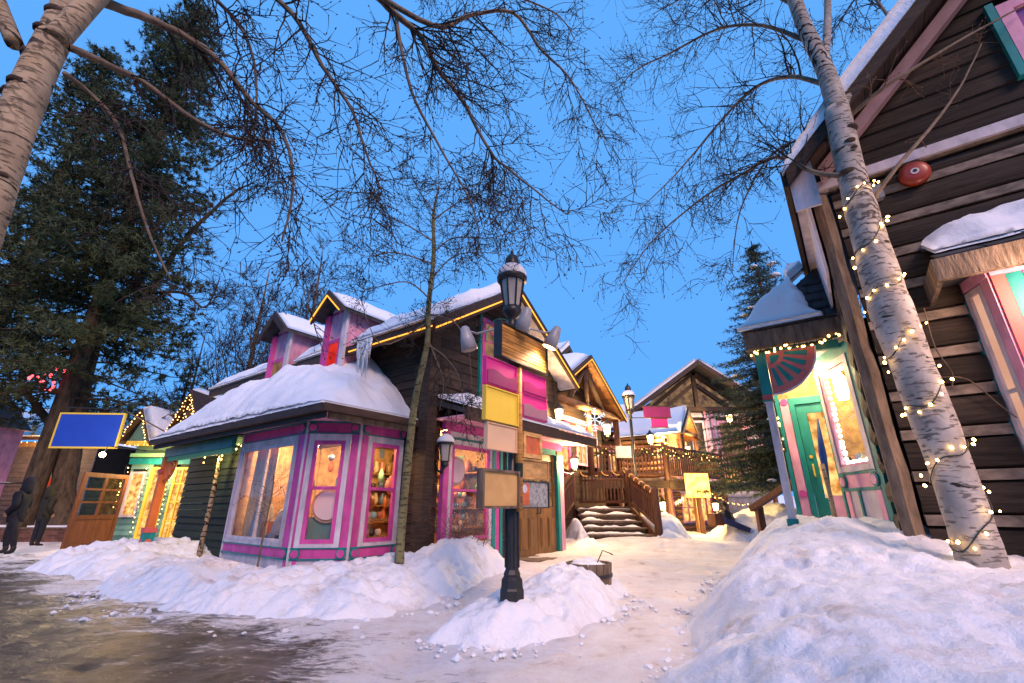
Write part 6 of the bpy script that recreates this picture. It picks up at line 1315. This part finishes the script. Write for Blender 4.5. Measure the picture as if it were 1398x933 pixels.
# ------------------------------------------------------------------ people
def skin_mesh(name, verts, edges, radii, m, parent, root=0, sub=2, label=None):
    me = bpy.data.meshes.new(name); me.from_pydata(verts, edges, []); me.materials.append(m); o = bpy.data.objects.new(name, me); C.objects.link(o); o.parent = parent
    md = o.modifiers.new('skin', 'SKIN'); md.use_smooth_shade = True
    for v, r in zip(me.skin_vertices[0].data, radii): v.radius = r if hasattr(r, '__len__') else (r, r)
    me.skin_vertices[0].data[root].use_root = True
    s = o.modifiers.new('sub', 'SUBSURF'); s.levels = s.render_levels = sub
    return tag(o, label)
def person(label, loc, rz, h, coat, trousers, hat, stride, bag=None):
    t = thing('person', label, 'person', loc, rz); k = h/1.7; S = lambda *p: tuple(q*k for q in p); a = stride
    skinm = mat('skin', (.45,.26,.18), .55, .1, 4, bump=.02)
    # body: pelvis, spine, neck, head, legs, arms; faces local -y
    v = [S(0,0,.93),S(0,0,1.15),S(0,0,1.36),S(0,0,1.45),S(0,-.01,1.54),S(0,-.02,1.66),
         S(-.09,0,.90),S(-.10,-a*.12,.50),S(-.10,a*.05-a*.1,.08),S(-.10,-a*.1-.13,.04), S(.09,0,.90),S(.10,a*.12,.50),S(.10,a*.22,.10),S(.10,a*.22-.12,.05),
         S(-.18,0,1.38),S(-.235,.05,1.12),S(-.19,-.10,.95),S(-.15,-.14,.92), S(.18,0,1.38),S(.235,.05,1.12),S(.19,-.10,.95),S(.15,-.14,.92)]
    e = [(0,1),(1,2),(2,3),(3,4),(4,5),(0,6),(6,7),(7,8),(8,9),(0,10),(10,11),(11,12),(12,13),(2,14),(14,15),(15,16),(16,17),(2,18),(18,19),(19,20),(20,21)]
    r = [.13,.12,.13,.055,.085,.08,.085,.06,.045,.035,.085,.06,.045,.035,.055,.045,.032,.028,.055,.045,.032,.028]; n0 = len(v)
    for s, w in ((-1,17),(1,21)):
        bx_, by_, bz_ = v[w]
        for q in range(4):
            i = len(v); v += [(bx_+s*.0*k, by_-(.02-.018*q)*k, bz_-.05*k), (bx_-s*.015*k, by_-(.025-.018*q)*k, bz_-(.085-.006*abs(q-1))*k)]; r += [.009,.008]; e += [(w,i),(i,i+1)]
        i = len(v); v += [(bx_-s*.02*k, by_-.045*k, bz_-.025*k), (bx_-s*.025*k, by_-.055*k, bz_-.055*k)]; r += [.010,.009]; e += [(w,i),(i,i+1)]
    skin_mesh('body', v, e, [q*k for q in r], skinm, t)
    cm = mat('coat', coat, .85, .3, 6, bump=.15); tm = mat('trousers', trousers, .85, .3, 6, bump=.1); bm = mat('boots', (.02,.016,.013), .5, .2, 5, bump=.05); hm = mat('hat', hat, .9, .2, 8, bump=.2)
    cv = [S(0,0,.66),S(0,0,.95),S(0,0,1.20),S(0,.0,1.38),S(0,0,1.47),S(-.18,0,1.38),S(-.235,.05,1.12),S(-.17,-.12,.93),S(.18,0,1.38),S(.235,.05,1.12),S(.17,-.12,.93)]
    skin_mesh('coat', cv, [(0,1),(1,2),(2,3),(3,4),(3,5),(5,6),(6,7),(3,8),(8,9),(9,10)], [(.21*k,.17*k),(.19*k,.16*k),(.185*k,.15*k),(.17*k,.13*k),(.085*k,.085*k)]+[.085*k,.072*k,.058*k]*2, cm, t)
    skin_mesh('trousers', [S(0,0,.86),S(-.09,0,.84),S(-.10,-a*.12,.50),S(-.10,-a*.05,.12),S(.09,0,.84),S(.10,a*.12,.50),S(.10,a*.22,.14)], [(0,1),(1,2),(2,3),(0,4),(4,5),(5,6)], [.12*k,.105*k,.08*k,.06*k,.105*k,.08*k,.06*k], tm, t)
    for s, y in ((-.10,-a*.05),(.10,a*.22)): skin_mesh('boot', [S(s,y,.20),S(s,y,.06),S(s,y-.10,.045),S(s,y-.16,.035)], [(0,1),(1,2),(2,3)], [.06*k,.06*k,.05*k,.035*k], bm, t)
    part('hood', MB().lathe([(.10*k,1.40*k),(.13*k,1.46*k),(.125*k,1.56*k),(.128*k,1.66*k),(.11*k,1.74*k),(.06*k,1.785*k),(.01,1.80*k)], 14, (0,.035*k,0)), cm, t, True); part('hair', MB().lathe([(.06*k,1.60*k),(.09*k,1.64*k),(.085*k,1.70*k)], 12, (0,-.02*k,0)), hm, t, True)
    for s in (-1,1): part('eye', MB().ball((s*.032*k,-.095*k,1.595*k), .010*k, 6, 4), M['cable'], t); part('ear', MB().ball((s*.088*k,-.015*k,1.585*k), .022*k, 6, 4), skinm, t, True)
    part('nose', MB().ball((0,-.105*k,1.565*k), .014*k, 6, 4), skinm, t, True); part('mouth', MB().ball((0,-.092*k,1.525*k), .016*k, 6, 4, .35), mat('lips', (.35,.12,.1), .5, .1, 4, bump=0), t, True)
    return t
person('person in a dark olive coat and dark trousers standing by the brick wall', gz(46,747,.0), R(160), 1.68, (.022,.022,.014), (.012,.013,.02), (.03,.03,.025), .15)
person('person in a long navy coat walking at the left edge of the street', gz(4,757,.0), R(-75), 1.80, (.007,.008,.014), (.012,.012,.018), (.012,.012,.02), 1.0)

# ------------------------------------------------------------------ trees
def rv(rg): 
    return V((rg.gauss(0,1), rg.gauss(0,1), rg.gauss(0,1))).normalized()
tk = 1.0
def twiggy(mb, p, d, L_, r, level, rg, grav, wob, kids, bud=None, spread=.75):
    n = 5 if level else 4; st = L_/n; pts = [V(p)]; d = V(d).normalized()
    for i in range(n):
        d = (d + rv(rg)*wob + V((0,0,grav))*.12).normalized(); pts.append(pts[-1]+d*st)
    mb.tube(pts, [r*(1-.75*i/n) for i in range(n+1)], 4 if level else 3, False)
    if bud and level == 0: mb.tube([pts[-1], pts[-1]+d*.012, pts[-1]+d*.03], [r*.5,r*1.6,r*.2], 4, False)
    if level:
        m = kids[level]; m = int(m*rg.uniform(.75,1.25)+.5)
        for k in range(m):
            f = rg.uniform(.12,1)*n; i = min(int(f), n-1); q = pts[i].lerp(pts[i+1], f-i); fd = (pts[i+1]-pts[i]).normalized()
            side = rv(rg); side = (side-fd*side.dot(fd)).normalized()
            twiggy(mb, q, fd*(1-spread*.45)+side*spread, L_*rg.uniform(.34,.66), max(r*.66*(1-.3*f/n), (.0055 if level > 1 else .0044)*tk), level-1, rg, grav, wob, kids, bud, spread)
def limb(tree, twigs, pts, r0, r1, m, rg, n_br, Lbr, grav=-.3, level=1, kids=(0,6,6), name='branch', nside=7, t0=.15, wob=.22, bud=True, spread=.75, rbr=None, bias=None, dm=1.0, lw=1.0):
    sp = smooth_path(pts, 5); k = len(sp); w = .25*r0
    sp = [q + rv(rg)*w*.5 if 0 < i < k-1 else q for i, q in enumerate(sp)]
    rad = [lw*(r0+(r1-r0)*(i/(k-1))) for i in range(k)]
    part(name, MB().tube(sp, rad, nside), m, tree, True)
    for j in range(int(n_br*dm)):
        f = rg.uniform(t0, 1)*(k-1); i = min(int(f), k-2); q = sp[i].lerp(sp[i+1], f-i); fd = (sp[i+1]-sp[i]).normalized()
        side = rv(rg); side = (side-fd*side.dot(fd)).normalized(); rr = rad[i]
        dd = fd*.65+side*spread
        if bias is not None: dd = dd + V(bias)
        twiggy(twigs, q, dd, Lbr*rg.uniform(.55,1.2), min(rbr or 1, rr*.45), level, rg, grav, wob, kids, bud, spread)
    return sp
def trunk_part(tree, pts, rad, m, n=16, name='trunk', knot=0.0, seed=1):
    sp = smooth_path(pts, 6); rr = smooth_path([V((r,0,0)) for r in rad], 6); rg = random.Random(seed)
    mb = MB().tube(sp, [q.x*(1+rg.uniform(-knot,knot)) for q in rr], n); part(name, mb, m, tree, True); return sp
def knots(tree, sp, rad, n, seed, m, size=.05):
    rg = random.Random(seed)
    for k in range(n):
        i = rg.randrange(1, len(sp)-1); p = sp[i]; a = rg.uniform(-2.6,-.5); r = rad*.95; c = p+V((math.cos(a)*r, math.sin(a)*r, rg.uniform(-.1,.1))); w = size*rg.uniform(.6,1.5)
        t = V((-math.sin(a), math.cos(a), 0)); nrm = V((math.cos(a), math.sin(a), 0)); mb = MB(); pts = [c+t*w*math.cos(q)+V((0,0,w*.42*math.sin(q)))-nrm*(w*w*.5/r) *(math.cos(q)**2)for q in [2*math.pi*j/10 for j in range(10)]]
        kk = len(mb.v); mb.v += [tuple(q+nrm*.012) for q in pts] + [tuple(c+nrm*.02)] + [tuple(c+(q-c)*1.35-nrm*.02) for q in pts]
        for j in range(10): mb.f.append((j,(j+1) % 10,10)); mb.f.append((j,11+j,11+(j+1) % 10,(j+1) % 10))
        part('knot', mb, m, tree, True)
M['knot'] = mat('dark_knot', (.05,.033,.024), .9, .4, 12, bump=.5)
# --- left foreground aspen
t1 = thing('aspen_tree', 'pale tan aspen trunk close at the left edge with drooping bare branches', 'tree', (-2.9,2.2,0)); base = V((-2.9,2.2,0)); rg = random.Random(101)
P1 = lambda x, y, Y: px(x,y,Y)-base
tp = [V((0,0,-.1)), P1(-95,460,2.2), P1(-36,320,2.2), P1(8,205,2.2), P1(48,105,2.25), P1(88,20,2.3), P1(110,-60,2.4)]
sp = trunk_part(t1, tp, [.14,.125,.116,.102,.098,.09,.075], M['aspen_warm'], 18, knot=.02); knots(t1, sp[8:], .102, 12, 5, M['knot'], .04)
trunk_part(t1, [P1(20,60,2.25), P1(0,10,2.25), P1(-25,-60,2.3)], [.05,.05,.04], M['aspen_warm'], 10, 'branch')
trunk_part(t1, [P1(75,55,2.25), P1(135,-8,2.3), P1(190,-60,2.4)], [.075,.065,.05], M['aspen_warm'], 12, 'branch')
tw = MB()
G = dict(m=M['limb'], rg=rg, rbr=.014, dm=1.0, lw=1.15)
limb(t1, tw, [P1(130,0,2.35),P1(200,25,2.6),P1(262,55,2.8),P1(300,85,2.9),P1(345,140,3.1),P1(385,180,3.2),P1(400,250,3.3),P1(385,330,3.35)], .034, .007, n_br=30, Lbr=.75, grav=-.5, level=2, kids=(0,3.4,4), bias=(.15,.1,-.25), **G)
limb(t1, tw, [P1(95,65,2.3),P1(150,90,2.5),P1(200,115,2.7),P1(260,160,2.85),P1(320,188,2.95),P1(375,193,3.0)], .024, .010, n_br=12, Lbr=.5, grav=-.4, level=2, kids=(0,3,4), bias=(.1,.1,-.2), **G)
limb(t1, tw, [P1(88,100,2.3),P1(125,130,2.5),P1(160,170,2.6),P1(180,240,2.7),P1(200,310,2.8),P1(232,380,2.9)], .016, .006, n_br=12, Lbr=.5, grav=-.5, level=2, kids=(0,4,4), **G)
limb(t1, tw, [P1(190,-60,2.5),P1(330,-40,3.0),P1(480,-25,3.4),P1(540,20,3.6),P1(572,48,3.7),P1(598,95,3.85),P1(630,135,3.95),P1(668,205,4.1),P1(705,240,4.2),P1(770,290,4.3)], .045, .006, n_br=46, Lbr=.8, grav=-.35, level=2, kids=(0,5,5), t0=.3, bias=(.1,.1,-.15), **G)
limb(t1, tw, [P1(330,-40,3.0),P1(400,20,3.1),P1(440,90,3.2),P1(480,150,3.3),P1(500,210,3.4),P1(522,262,3.45)], .026, .005, n_br=34, Lbr=.7, grav=-.4, level=2, kids=(0,3.4,4), bias=(.0,.1,-.2), **G)
limb(t1, tw, [P1(480,-30,3.4),P1(590,35,3.6),P1(640,22,3.8),P1(700,18,3.9),P1(740,70,4.1),P1(780,110,4.2),P1(822,190,4.35)], .030, .005, n_br=34, Lbr=.8, grav=-.5, level=2, kids=(0,3.4,4), bias=(.1,.1,-.2), **G)
limb(t1, tw, [P1(190,-60,2.5),P1(270,-20,2.8),P1(330,40,3.0),P1(350,110,3.1),P1(345,200,3.15)], .022, .006, n_br=26, Lbr=.7, grav=-.45, level=2, kids=(0,3.4,4), bias=(.1,.1,-.15), **G)
limb(t1, tw, [P1(480,-25,3.4),P1(590,-35,3.8),P1(690,-10,4.2),P1(760,20,4.4),P1(785,55,4.5)], .02, .005, n_br=18, Lbr=.6, grav=-.35, level=2, kids=(0,3.4,4), **G)
limb(t1, tw, [P1(540,20,3.6),P1(560,120,3.7),P1(600,200,3.9),P1(640,270,4.0),P1(655,320,4.05)], .018, .004, n_br=20, Lbr=.55, grav=-.4, level=2, kids=(0,3.2,4), **G)
part('twigs', tw, M['twig'], t1, kind='stuff')
# --- right aspen with light string
AB = V((3.95,4.2,.3)); t2 = thing('aspen_tree', 'stout pale aspen wrapped in warm lights before the log house', 'tree', AB); rg = random.Random(202); P2 = lambda x, y, Y=4.2: px(x,y,Y)-AB
tp2 = [P2(1358,860), P2(1345,785), P2(1302,650), P2(1255,525), P2(1215,420), P2(1185,320), P2(1163,240), P2(1142,150)]
sp2 = trunk_part(t2, tp2, [.18,.165,.165,.168,.178,.158,.135,.13], M['aspen'], 20, knot=.045, seed=4); knots(t2, sp2[14:], .158, 10, 9, M['knot'], .045)
trunk_part(t2, [P2(1150,175),P2(1128,100),P2(1100,40),P2(1078,-20),P2(1060,-90)], [.125,.10,.088,.08,.07], M['aspen'], 14, 'branch', .02)
trunk_part(t2, [P2(1145,150),P2(1190,95,4.15),P2(1225,40,4.1),P2(1260,-40,4.1)], [.06,.05,.045,.035], M['aspen'], 10, 'branch')
trunk_part(t2, [P2(1126,90),P2(1130,20,4.4),P2(1128,-60,4.6)], [.05,.045,.04], M['aspen'], 10, 'branch')
tw = MB(); tww = MB(); G = dict(m=M['limb'], rg=rg, rbr=.014, dm=1.0, lw=1.15)
limb(t2, tww, [P2(1182,290),P2(1215,240,4.0),P2(1270,175,3.9),P2(1310,120,3.85),P2(1340,60,3.8)], .024, .006, n_br=5, Lbr=.35, grav=.3, level=1, kids=(0,4,4), **G)
limb(t2, tww, [P2(1160,160),P2(1200,125,3.9),P2(1250,92,3.7),P2(1320,50,3.6),P2(1398,8,3.5)], .022, .008, n_br=7, Lbr=.45, grav=-.3, level=1, kids=(0,4,4), **G)
limb(t2, tw, [P2(1150,240),P2(1110,235,4.4),P2(1060,215,4.8),P2(1010,240,5.2),P2(960,270,5.6),P2(890,330,6.0),P2(845,395,6.2)], .028, .005, n_br=40, Lbr=.8, grav=-.4, level=2, kids=(0,3.4,4), **G)
limb(t2, tw, [P2(1138,120),P2(1080,105,4.6),P2(1030,120,5.0),P2(980,170,5.3),P2(930,230,5.6),P2(870,290,5.8)], .030, .005, n_br=40, Lbr=.9, grav=-.4, level=2, kids=(0,3.4,4), **G)
limb(t2, tw, [P2(1110,60),P2(1040,35,4.6),P2(980,40,5.0),P2(920,70,5.4),P2(870,95,5.7),P2(845,120,5.9)], .026, .005, n_br=38, Lbr=.9, grav=-.3, level=2, kids=(0,3.4,4), **G)
limb(t2, tw, [P2(1090,10),P2(1020,-20,4.8),P2(950,-10,5.2),P2(890,20,5.6)], .026, .005, n_br=28, Lbr=.9, grav=-.2, level=2, kids=(0,3.4,4), **G)
limb(t2, tw, [P2(1155,200),P2(1100,190,4.7),P2(1050,215,5.2),P2(1010,290,5.4),P2(1000,370,5.5)], .022, .004, n_br=24, Lbr=.6, grav=-.5, level=2, kids=(0,3.2,4), **G)
limb(t2, tw, [P2(1225,40,4.1),P2(1180,-10,4.4),P2(1140,40,4.8),P2(1100,90,5.0)], .018, .004, n_br=22, Lbr=.7, grav=-.3, level=2, kids=(0,3.2,4), **G)
part('twigs', tw, M['twig'], t2, kind='stuff'); part('twigs', tww, M['twig_warm'], t2, kind='stuff')
# the light string wound round its trunk
ls2 = thing('string_lights', 'dark cable with warm bulbs wound round the stout aspen trunk', 'lights', AB, 0, 'light strings'); BT = bulb_mesh(.011, M['bulb'])
def along(f):
    i = min(int(f), len(sp2)-2); return sp2[i].lerp(sp2[i+1], f-i)
wp = []; f0, f1 = 6.3, 36.0; turns = 7.2; N_ = 300; rg = random.Random(5)
for k in range(N_+1):
    f = f0+(f1-f0)*(k/N_ + .012*math.sin(k*.21)+.006*math.sin(k*.5)); a = turns*2*math.pi*k/N_; r = .172-.006*(k/N_); c = along(min(f, len(sp2)-1.01)); wp.append(c+V((math.cos(a)*r, math.sin(a)*r, .05*math.sin(a*1.0+1))))
part('wire', MB().tube(wp, .006, 5), M['cable'], ls2, True)
d_ = 0; 
for k in range(1, N_):
    d_ += (wp[k]-wp[k-1]).length
    if d_ > .088:
        d_ = 0; q = wp[k]; ax = along(f0+(f1-f0)*k/N_); o_ = V((q.x-ax.x, q.y-ax.y, 0)).normalized()
        b = inst('bulb', BT, ls2, q+o_*rg.uniform(.0,.06)+V((rg.uniform(-.02,.02),0,rg.uniform(-.09,.07))), rg.uniform(0,6), rg.uniform(.8,1.35)); b.rotation_euler = (rg.uniform(-1,1), rg.uniform(-1,1), 0)
# --- slim aspen before the shop corner
A3 = V((-1.50,6.6,.3)); t3 = thing('aspen_tree', 'slim young aspen in front of the shop corner', 'tree', A3); rg = random.Random(303); P3 = lambda x, y, Y=6.6: px(x,y,Y)-A3
sp3 = trunk_part(t3, [P3(545,770),P3(548,720),P3(560,600),P3(568,540),P3(583,470),P3(585,420),P3(592,350),P3(592,290),P3(600,255)], [.065,.06,.055,.05,.045,.042,.035,.025,.012], M['aspen_small'], 10, knot=.05)
tw = MB(); G = dict(m=M['limb'], rg=rg, rbr=.010, dm=1.3)
for (a, n, L_, gv) in ((((584,440),(520,470),(490,400)),8,.4,-.2),(((590,360),(540,345),(500,350),(470,335)),14,.45,.2),(((592,330),(560,310),(520,290),(505,270)),14,.45,.3),(((592,345),(620,325),(670,325),(712,312)),14,.4,.2),(((593,300),(620,280),(650,265),(668,258)),14,.4,.3),(((590,380),(620,350),(660,345),(700,350)),12,.4,.0),(((588,410),(555,385),(500,395),(480,380)),12,.4,.1),(((592,290),(575,265),(565,245)),10,.35,.4),(((586,430),(620,440),(640,480),(645,560)),10,.4,-.5),(((583,470),(610,490),(628,520),(635,580)),10,.4,-.5),(((585,465),(605,520),(600,560)),8,.35,-.5)):
    limb(t3, tw, [P3(x, y, 6.6-.15*i) for i, (x, y) in enumerate(a)], .014, .003, n_br=n, Lbr=L_, grav=gv, level=2, kids=(0,4,4), **G)
for k in range(40):
    i = rg.randrange(26, len(sp3)-1); twiggy(tw, sp3[i], rv(rg)+V((0,0,.5)), rg.uniform(.3,.7), .006, 2, rg, .2, .2, (0,4,4), True)
part('twigs', tw, M['twig'], t3, kind='stuff')
# saplings by the bay
sh = thing('sapling', 'thin bare sapling in front of the large bay pane', 'sapling', gz(351,775,.3)); rg = random.Random(11); tw = MB(); tw.tube([(0,0,-.1),(.01,0,.5),(.03,0,1.0),(.02,.0,1.3)], [.018,.015,.011,.008], 6)
for k in range(16): twiggy(tw, V((.015,0,.45+.055*k)), V((rg.uniform(-1,1),rg.uniform(-.5,.5),.5)), rg.uniform(.25,.5), .005, 1, rg, .1, .2, (0,4), True)
part('stem', tw, M['limb'], sh)
sh = thing('dry_shrub', 'dry leafless shrub poking from the snow below the shop window', 'shrub', W(-.55,.45,.45)); tw = MB()
for k in range(26): twiggy(tw, V((rg.uniform(-.3,.3),rg.uniform(-.2,.2),0)), V((rg.uniform(-.5,.5),rg.uniform(-.4,.4),1)), rg.uniform(.35,.75), .006, 1, rg, .0, .25, (0,5), True)
part('stems', tw, M['limb'], sh, kind='stuff')
# --- background bare trees
tk = 2.6
def bare_tree(label, base, H, r, seed, spread_=.5, nl=14, m=None, lean=(0,0), group='bare trees behind the shop', kids=(0,5,5), L0=.34, warm=False):
    t = thing('bare_tree', label, 'tree', base, 0, group); rg = random.Random(seed); tp = [V((0,0,-.3)), V((lean[0]*.3,lean[1]*.3,H*.3)), V((lean[0]*.6,lean[1]*.6,H*.6)), V((lean[0],lean[1],H))]
    sp = trunk_part(t, tp, [r,r*.75,r*.45,r*.1], m or M['limb'], 9, knot=.04); tw = MB()
    for k in range(nl):
        f = .22+.72*k/nl; i = min(int(f*(len(sp)-1)), len(sp)-2); p = sp[i]; a = k*2.4+rg.uniform(-.4,.4); L_ = H*L0*(1.25-f)*rg.uniform(.8,1.25); d = V((math.cos(a)*spread_, math.sin(a)*spread_, .8))
        pts = [p, p+d*L_*.4, p+d*L_*.75+V((0,0,L_*.06)), p+d*L_+V((0,0,L_*.16))]
        limb(t, tw, pts, r*.30*(1.15-f), r*.05, m or M['limb'], rg, 9, L_*.42, .35, 2, kids, nside=5, rbr=.02, bud=False, spread=.55)
    part('twigs', tw, M['twig'], t, kind='stuff'); return t
bare_tree('bare cottonwood rising behind the dark left dormer', (-10.6,22,0), 14.2, .30, 5, .5, 24)
bare_tree('slender bare tree left of the cottonwood', (-14.0,23,0), 14.0, .26, 8, .5, 22)
bare_tree('small bare tree behind the brown gable of the green shop', (-17.5,24,0), 10.5, .18, 12, .55, 13)
bare_tree('thin bare tree behind the porch roof of the right log house', (16.5,20,0), 15.0, .16, 21, .4, 12, group='bare trees at right')
# --- big forked tree with dark trunk
bt = V((-16.0,17.6,0)); t4 = thing('forked_tree', 'big dark furrowed trunk forking into bare limbs at the left', 'tree', bt); rg = random.Random(44); P4 = lambda x, y, Y=17.6: px(x,y,Y)-bt
trunk_part(t4, [V((.3,0,-.3)), P4(84,690), P4(95,620), P4(108,540), P4(128,455)], [.46,.40,.36,.34,.30], M['bigbark'], 14, knot=.05)
trunk_part(t4, [P4(88,600),P4(72,580),P4(58,565),P4(38,540),P4(20,535)], [.2,.17,.14,.11,.07], M['bigbark'], 9, 'branch')
tw = MB(); G = dict(m=M['bigbark'], rg=rg, rbr=.03, kids=(0,5,5), level=2, bud=False)
limb(t4, tw, [P4(128,460),P4(170,440),P4(205,400),P4(250,330),P4(310,270),P4(345,250)], .20, .03, n_br=26, Lbr=1.8, grav=.1, **G); limb(t4, tw, [P4(125,470),P4(165,410),P4(195,370),P4(215,300),P4(235,240)], .17, .03, n_br=22, Lbr=1.7, grav=.1, **G)
limb(t4, tw, [P4(125,465),P4(140,400),P4(165,330),P4(180,250)], .22, .05, n_br=16, Lbr=1.6, grav=.2, **G); limb(t4, tw, [P4(205,400),P4(250,400),P4(280,420),P4(300,380)], .08, .02, n_br=16, Lbr=1.5, grav=.1, **G); limb(t4, tw, [P4(100,580),P4(150,560),P4(190,545),P4(235,560)], .06, .015, n_br=14, Lbr=1.3, grav=-.1, **G)
part('twigs', tw, M['twig'], t4, kind='stuff')
tk = 1.0
# --- conifers
def needles(mb, p, d, rg, n, L_, w):
    d = V(d).normalized()
    for i in range(n):
        q = (d*rg.uniform(.15,1.0)+rv(rg)*.75).normalized()*L_*rg.uniform(.6,1.15); s = q.cross(rv(rg)).normalized()*w; o = V(p)+rv(rg)*L_*.15; k = len(mb.v); mb.v += [tuple(o-s), tuple(o+s), tuple(o+q)]; mb.f.append((k,k+1,k+2))
def pine(label, base, H, zlo, Rmax, seed, nb, name='pine_tree', trunk_r=.35, cut=None):
    t = thing(name, label, 'tree', base, 0, 'conifers'); rg = random.Random(seed); trunk_part(t, [V((0,0,-.3)),V((.1,0,H*.4)),V((0,.1,H*.75)),V((0,0,H))], [trunk_r,trunk_r*.8,trunk_r*.45,.04], M['bigbark'], 11, knot=.04); mb = MB(); br = MB()
    for k in range(nb):
        f = rg.random()**.9; z = zlo+(H-zlo)*f; Rz = Rmax*(1-f)**.55*rg.uniform(.55,1.1)+.3; a = rg.uniform(0,6.283); d = V((math.cos(a),math.sin(a),rg.uniform(-.25,.15)))
        n = max(4, int(Rz*3.2)); p0 = V((0,0,z)); pts = []
        for i in range(n+1):
            g_ = i/n; pts.append(p0+d*Rz*g_+V((0,0,-.12*Rz*g_*g_+.12*Rz*max(0,g_-.7)))+rv(rg)*.06)
        br.tube(pts, [.05*(1-.8*i/n) for i in range(n+1)], 4, False)
        for i in range(max(1,int(n*.25)), n+1):
            for q in range(4):
                c = pts[i]+rv(rg)*.34*(1.1-.3*i/n); needles(mb, c, d*.5+rv(rg)*.8+V((0,0,.25)), rg, 13, .27, .022)
    part('branches', br, M['bigbark'], t, kind='stuff'); part('needles', mb, M['needle'], t, kind='stuff'); return t
pine('tall dark pine with heavy needle clumps filling the upper left', (-17.2,17.0,0), 27.0, 5.0, 4.0, 71, 370, trunk_r=.34)
pine('second dark pine at the far left edge', (-21.5,17.4,0), 24.0, 4.2, 3.8, 72, 210, trunk_r=.3)
def spruce(label, base, H, zlo, Rmax, seed, layers, snow=True, dens=1.0):
    t = thing('spruce_tree', label, 'tree', base, 0, 'conifers'); rg = random.Random(seed); trunk_part(t, [V((0,0,-.3)),V((0,0,H*.5)),V((0,0,H))], [.20,.12,.02], M['bigbark'], 9); mb = MB(); br = MB(); sn = MB()
    for l in range(layers):
        f = l/layers; z = zlo+(H-zlo)*f; Rz = Rmax*(1-f)**.85+.12; nb = max(5, int((7+6*(1-f))*dens))
        for b in range(nb):
            a = 6.283*b/nb+rg.uniform(-.3,.3)+l; r = Rz*rg.uniform(.75,1.12); d = V((math.cos(a),math.sin(a),0)); p0 = V((0,0,z+rg.uniform(-.1,.1))); n = max(3, int(r*4)); pts = []
            for i in range(n+1):
                g_ = i/n; pts.append(p0+d*r*g_+V((0,0,-.34*r*g_+.14*r*g_*g_)))
            br.tube(pts, [.025*(1-.8*i/n) for i in range(n+1)], 3, False); side = V((-d.y,d.x,0))
            for i in range(1, n+1):
                wl_ = (.16+.30*r*(1-i/(n+.6)))
                for s in (-1,1):
                    for q in range(2):
                        e = (d*.7+side*s*rg.uniform(.6,1.0)+V((0,0,rg.uniform(-.35,.0)))).normalized()
                        m_ = max(2, int(wl_/.08))
                        for u in range(m_): needles(mb, pts[i]+e*wl_*u/m_-d*rg.uniform(0,.15), e, rg, 4, .13, .011)
            if snow and rg.random() < .13:
                i = max(1, int(n*.7)); p = pts[i]; sn.ball((p.x,p.y,p.z+.05), rg.uniform(.12,.24), 8, 5, .35)
    part('branches', br, M['bigbark'], t, kind='stuff'); part('needles', mb, M['spruce'], t, kind='stuff')
    if snow: part('snow_tufts', sn, M['roof_snow'], t, True, kind='stuff')
    return t
spruce('blue green spruce with snowy boughs left of the corner porch', (9.35,15.2,0), 10.9, 2.3, 3.2, 81, 28)
spruce('small dark spruce behind the little green shop', (-18.2,24.5,0), 9.0, 2.2, 1.7, 82, 16, False, .8)
rdl = thing('string_lights', 'blurred red lights high in the tree above the blue sign', 'lights', px(62,523,16.5), 0, 'light strings'); BR = bulb_mesh(.05, M['bulb_red'])
for k in range(16): inst('bulb', BR, rdl, (rnd.uniform(-.5,.6),rnd.uniform(-.3,.3),rnd.uniform(-.25,.5)), 0, rnd.uniform(.6,1.3))
part('wire', MB().tube([(-.5,0,0),(0,.1,.2),(.6,0,.3)], .01, 4), M['cable'], rdl)
# far snowy slope behind the trees at the left
hx = np.linspace(-120, 60, 60); hy = np.linspace(60, 160, 30); HX, HY = np.meshgrid(hx, hy)
hill = bpy.data.objects.new('hill', grid_mesh('hill', hx, hy, -2+22*sst((HY-60)/90)*(.45+.55*sst((10-HX)/70))+2*fbm(HX*.05,HY*.05,3,5))); C.objects.link(hill); hill.data.materials.append(M['snow']); tag(hill, 'snow covered slope behind the village', 'hill', kind='structure')
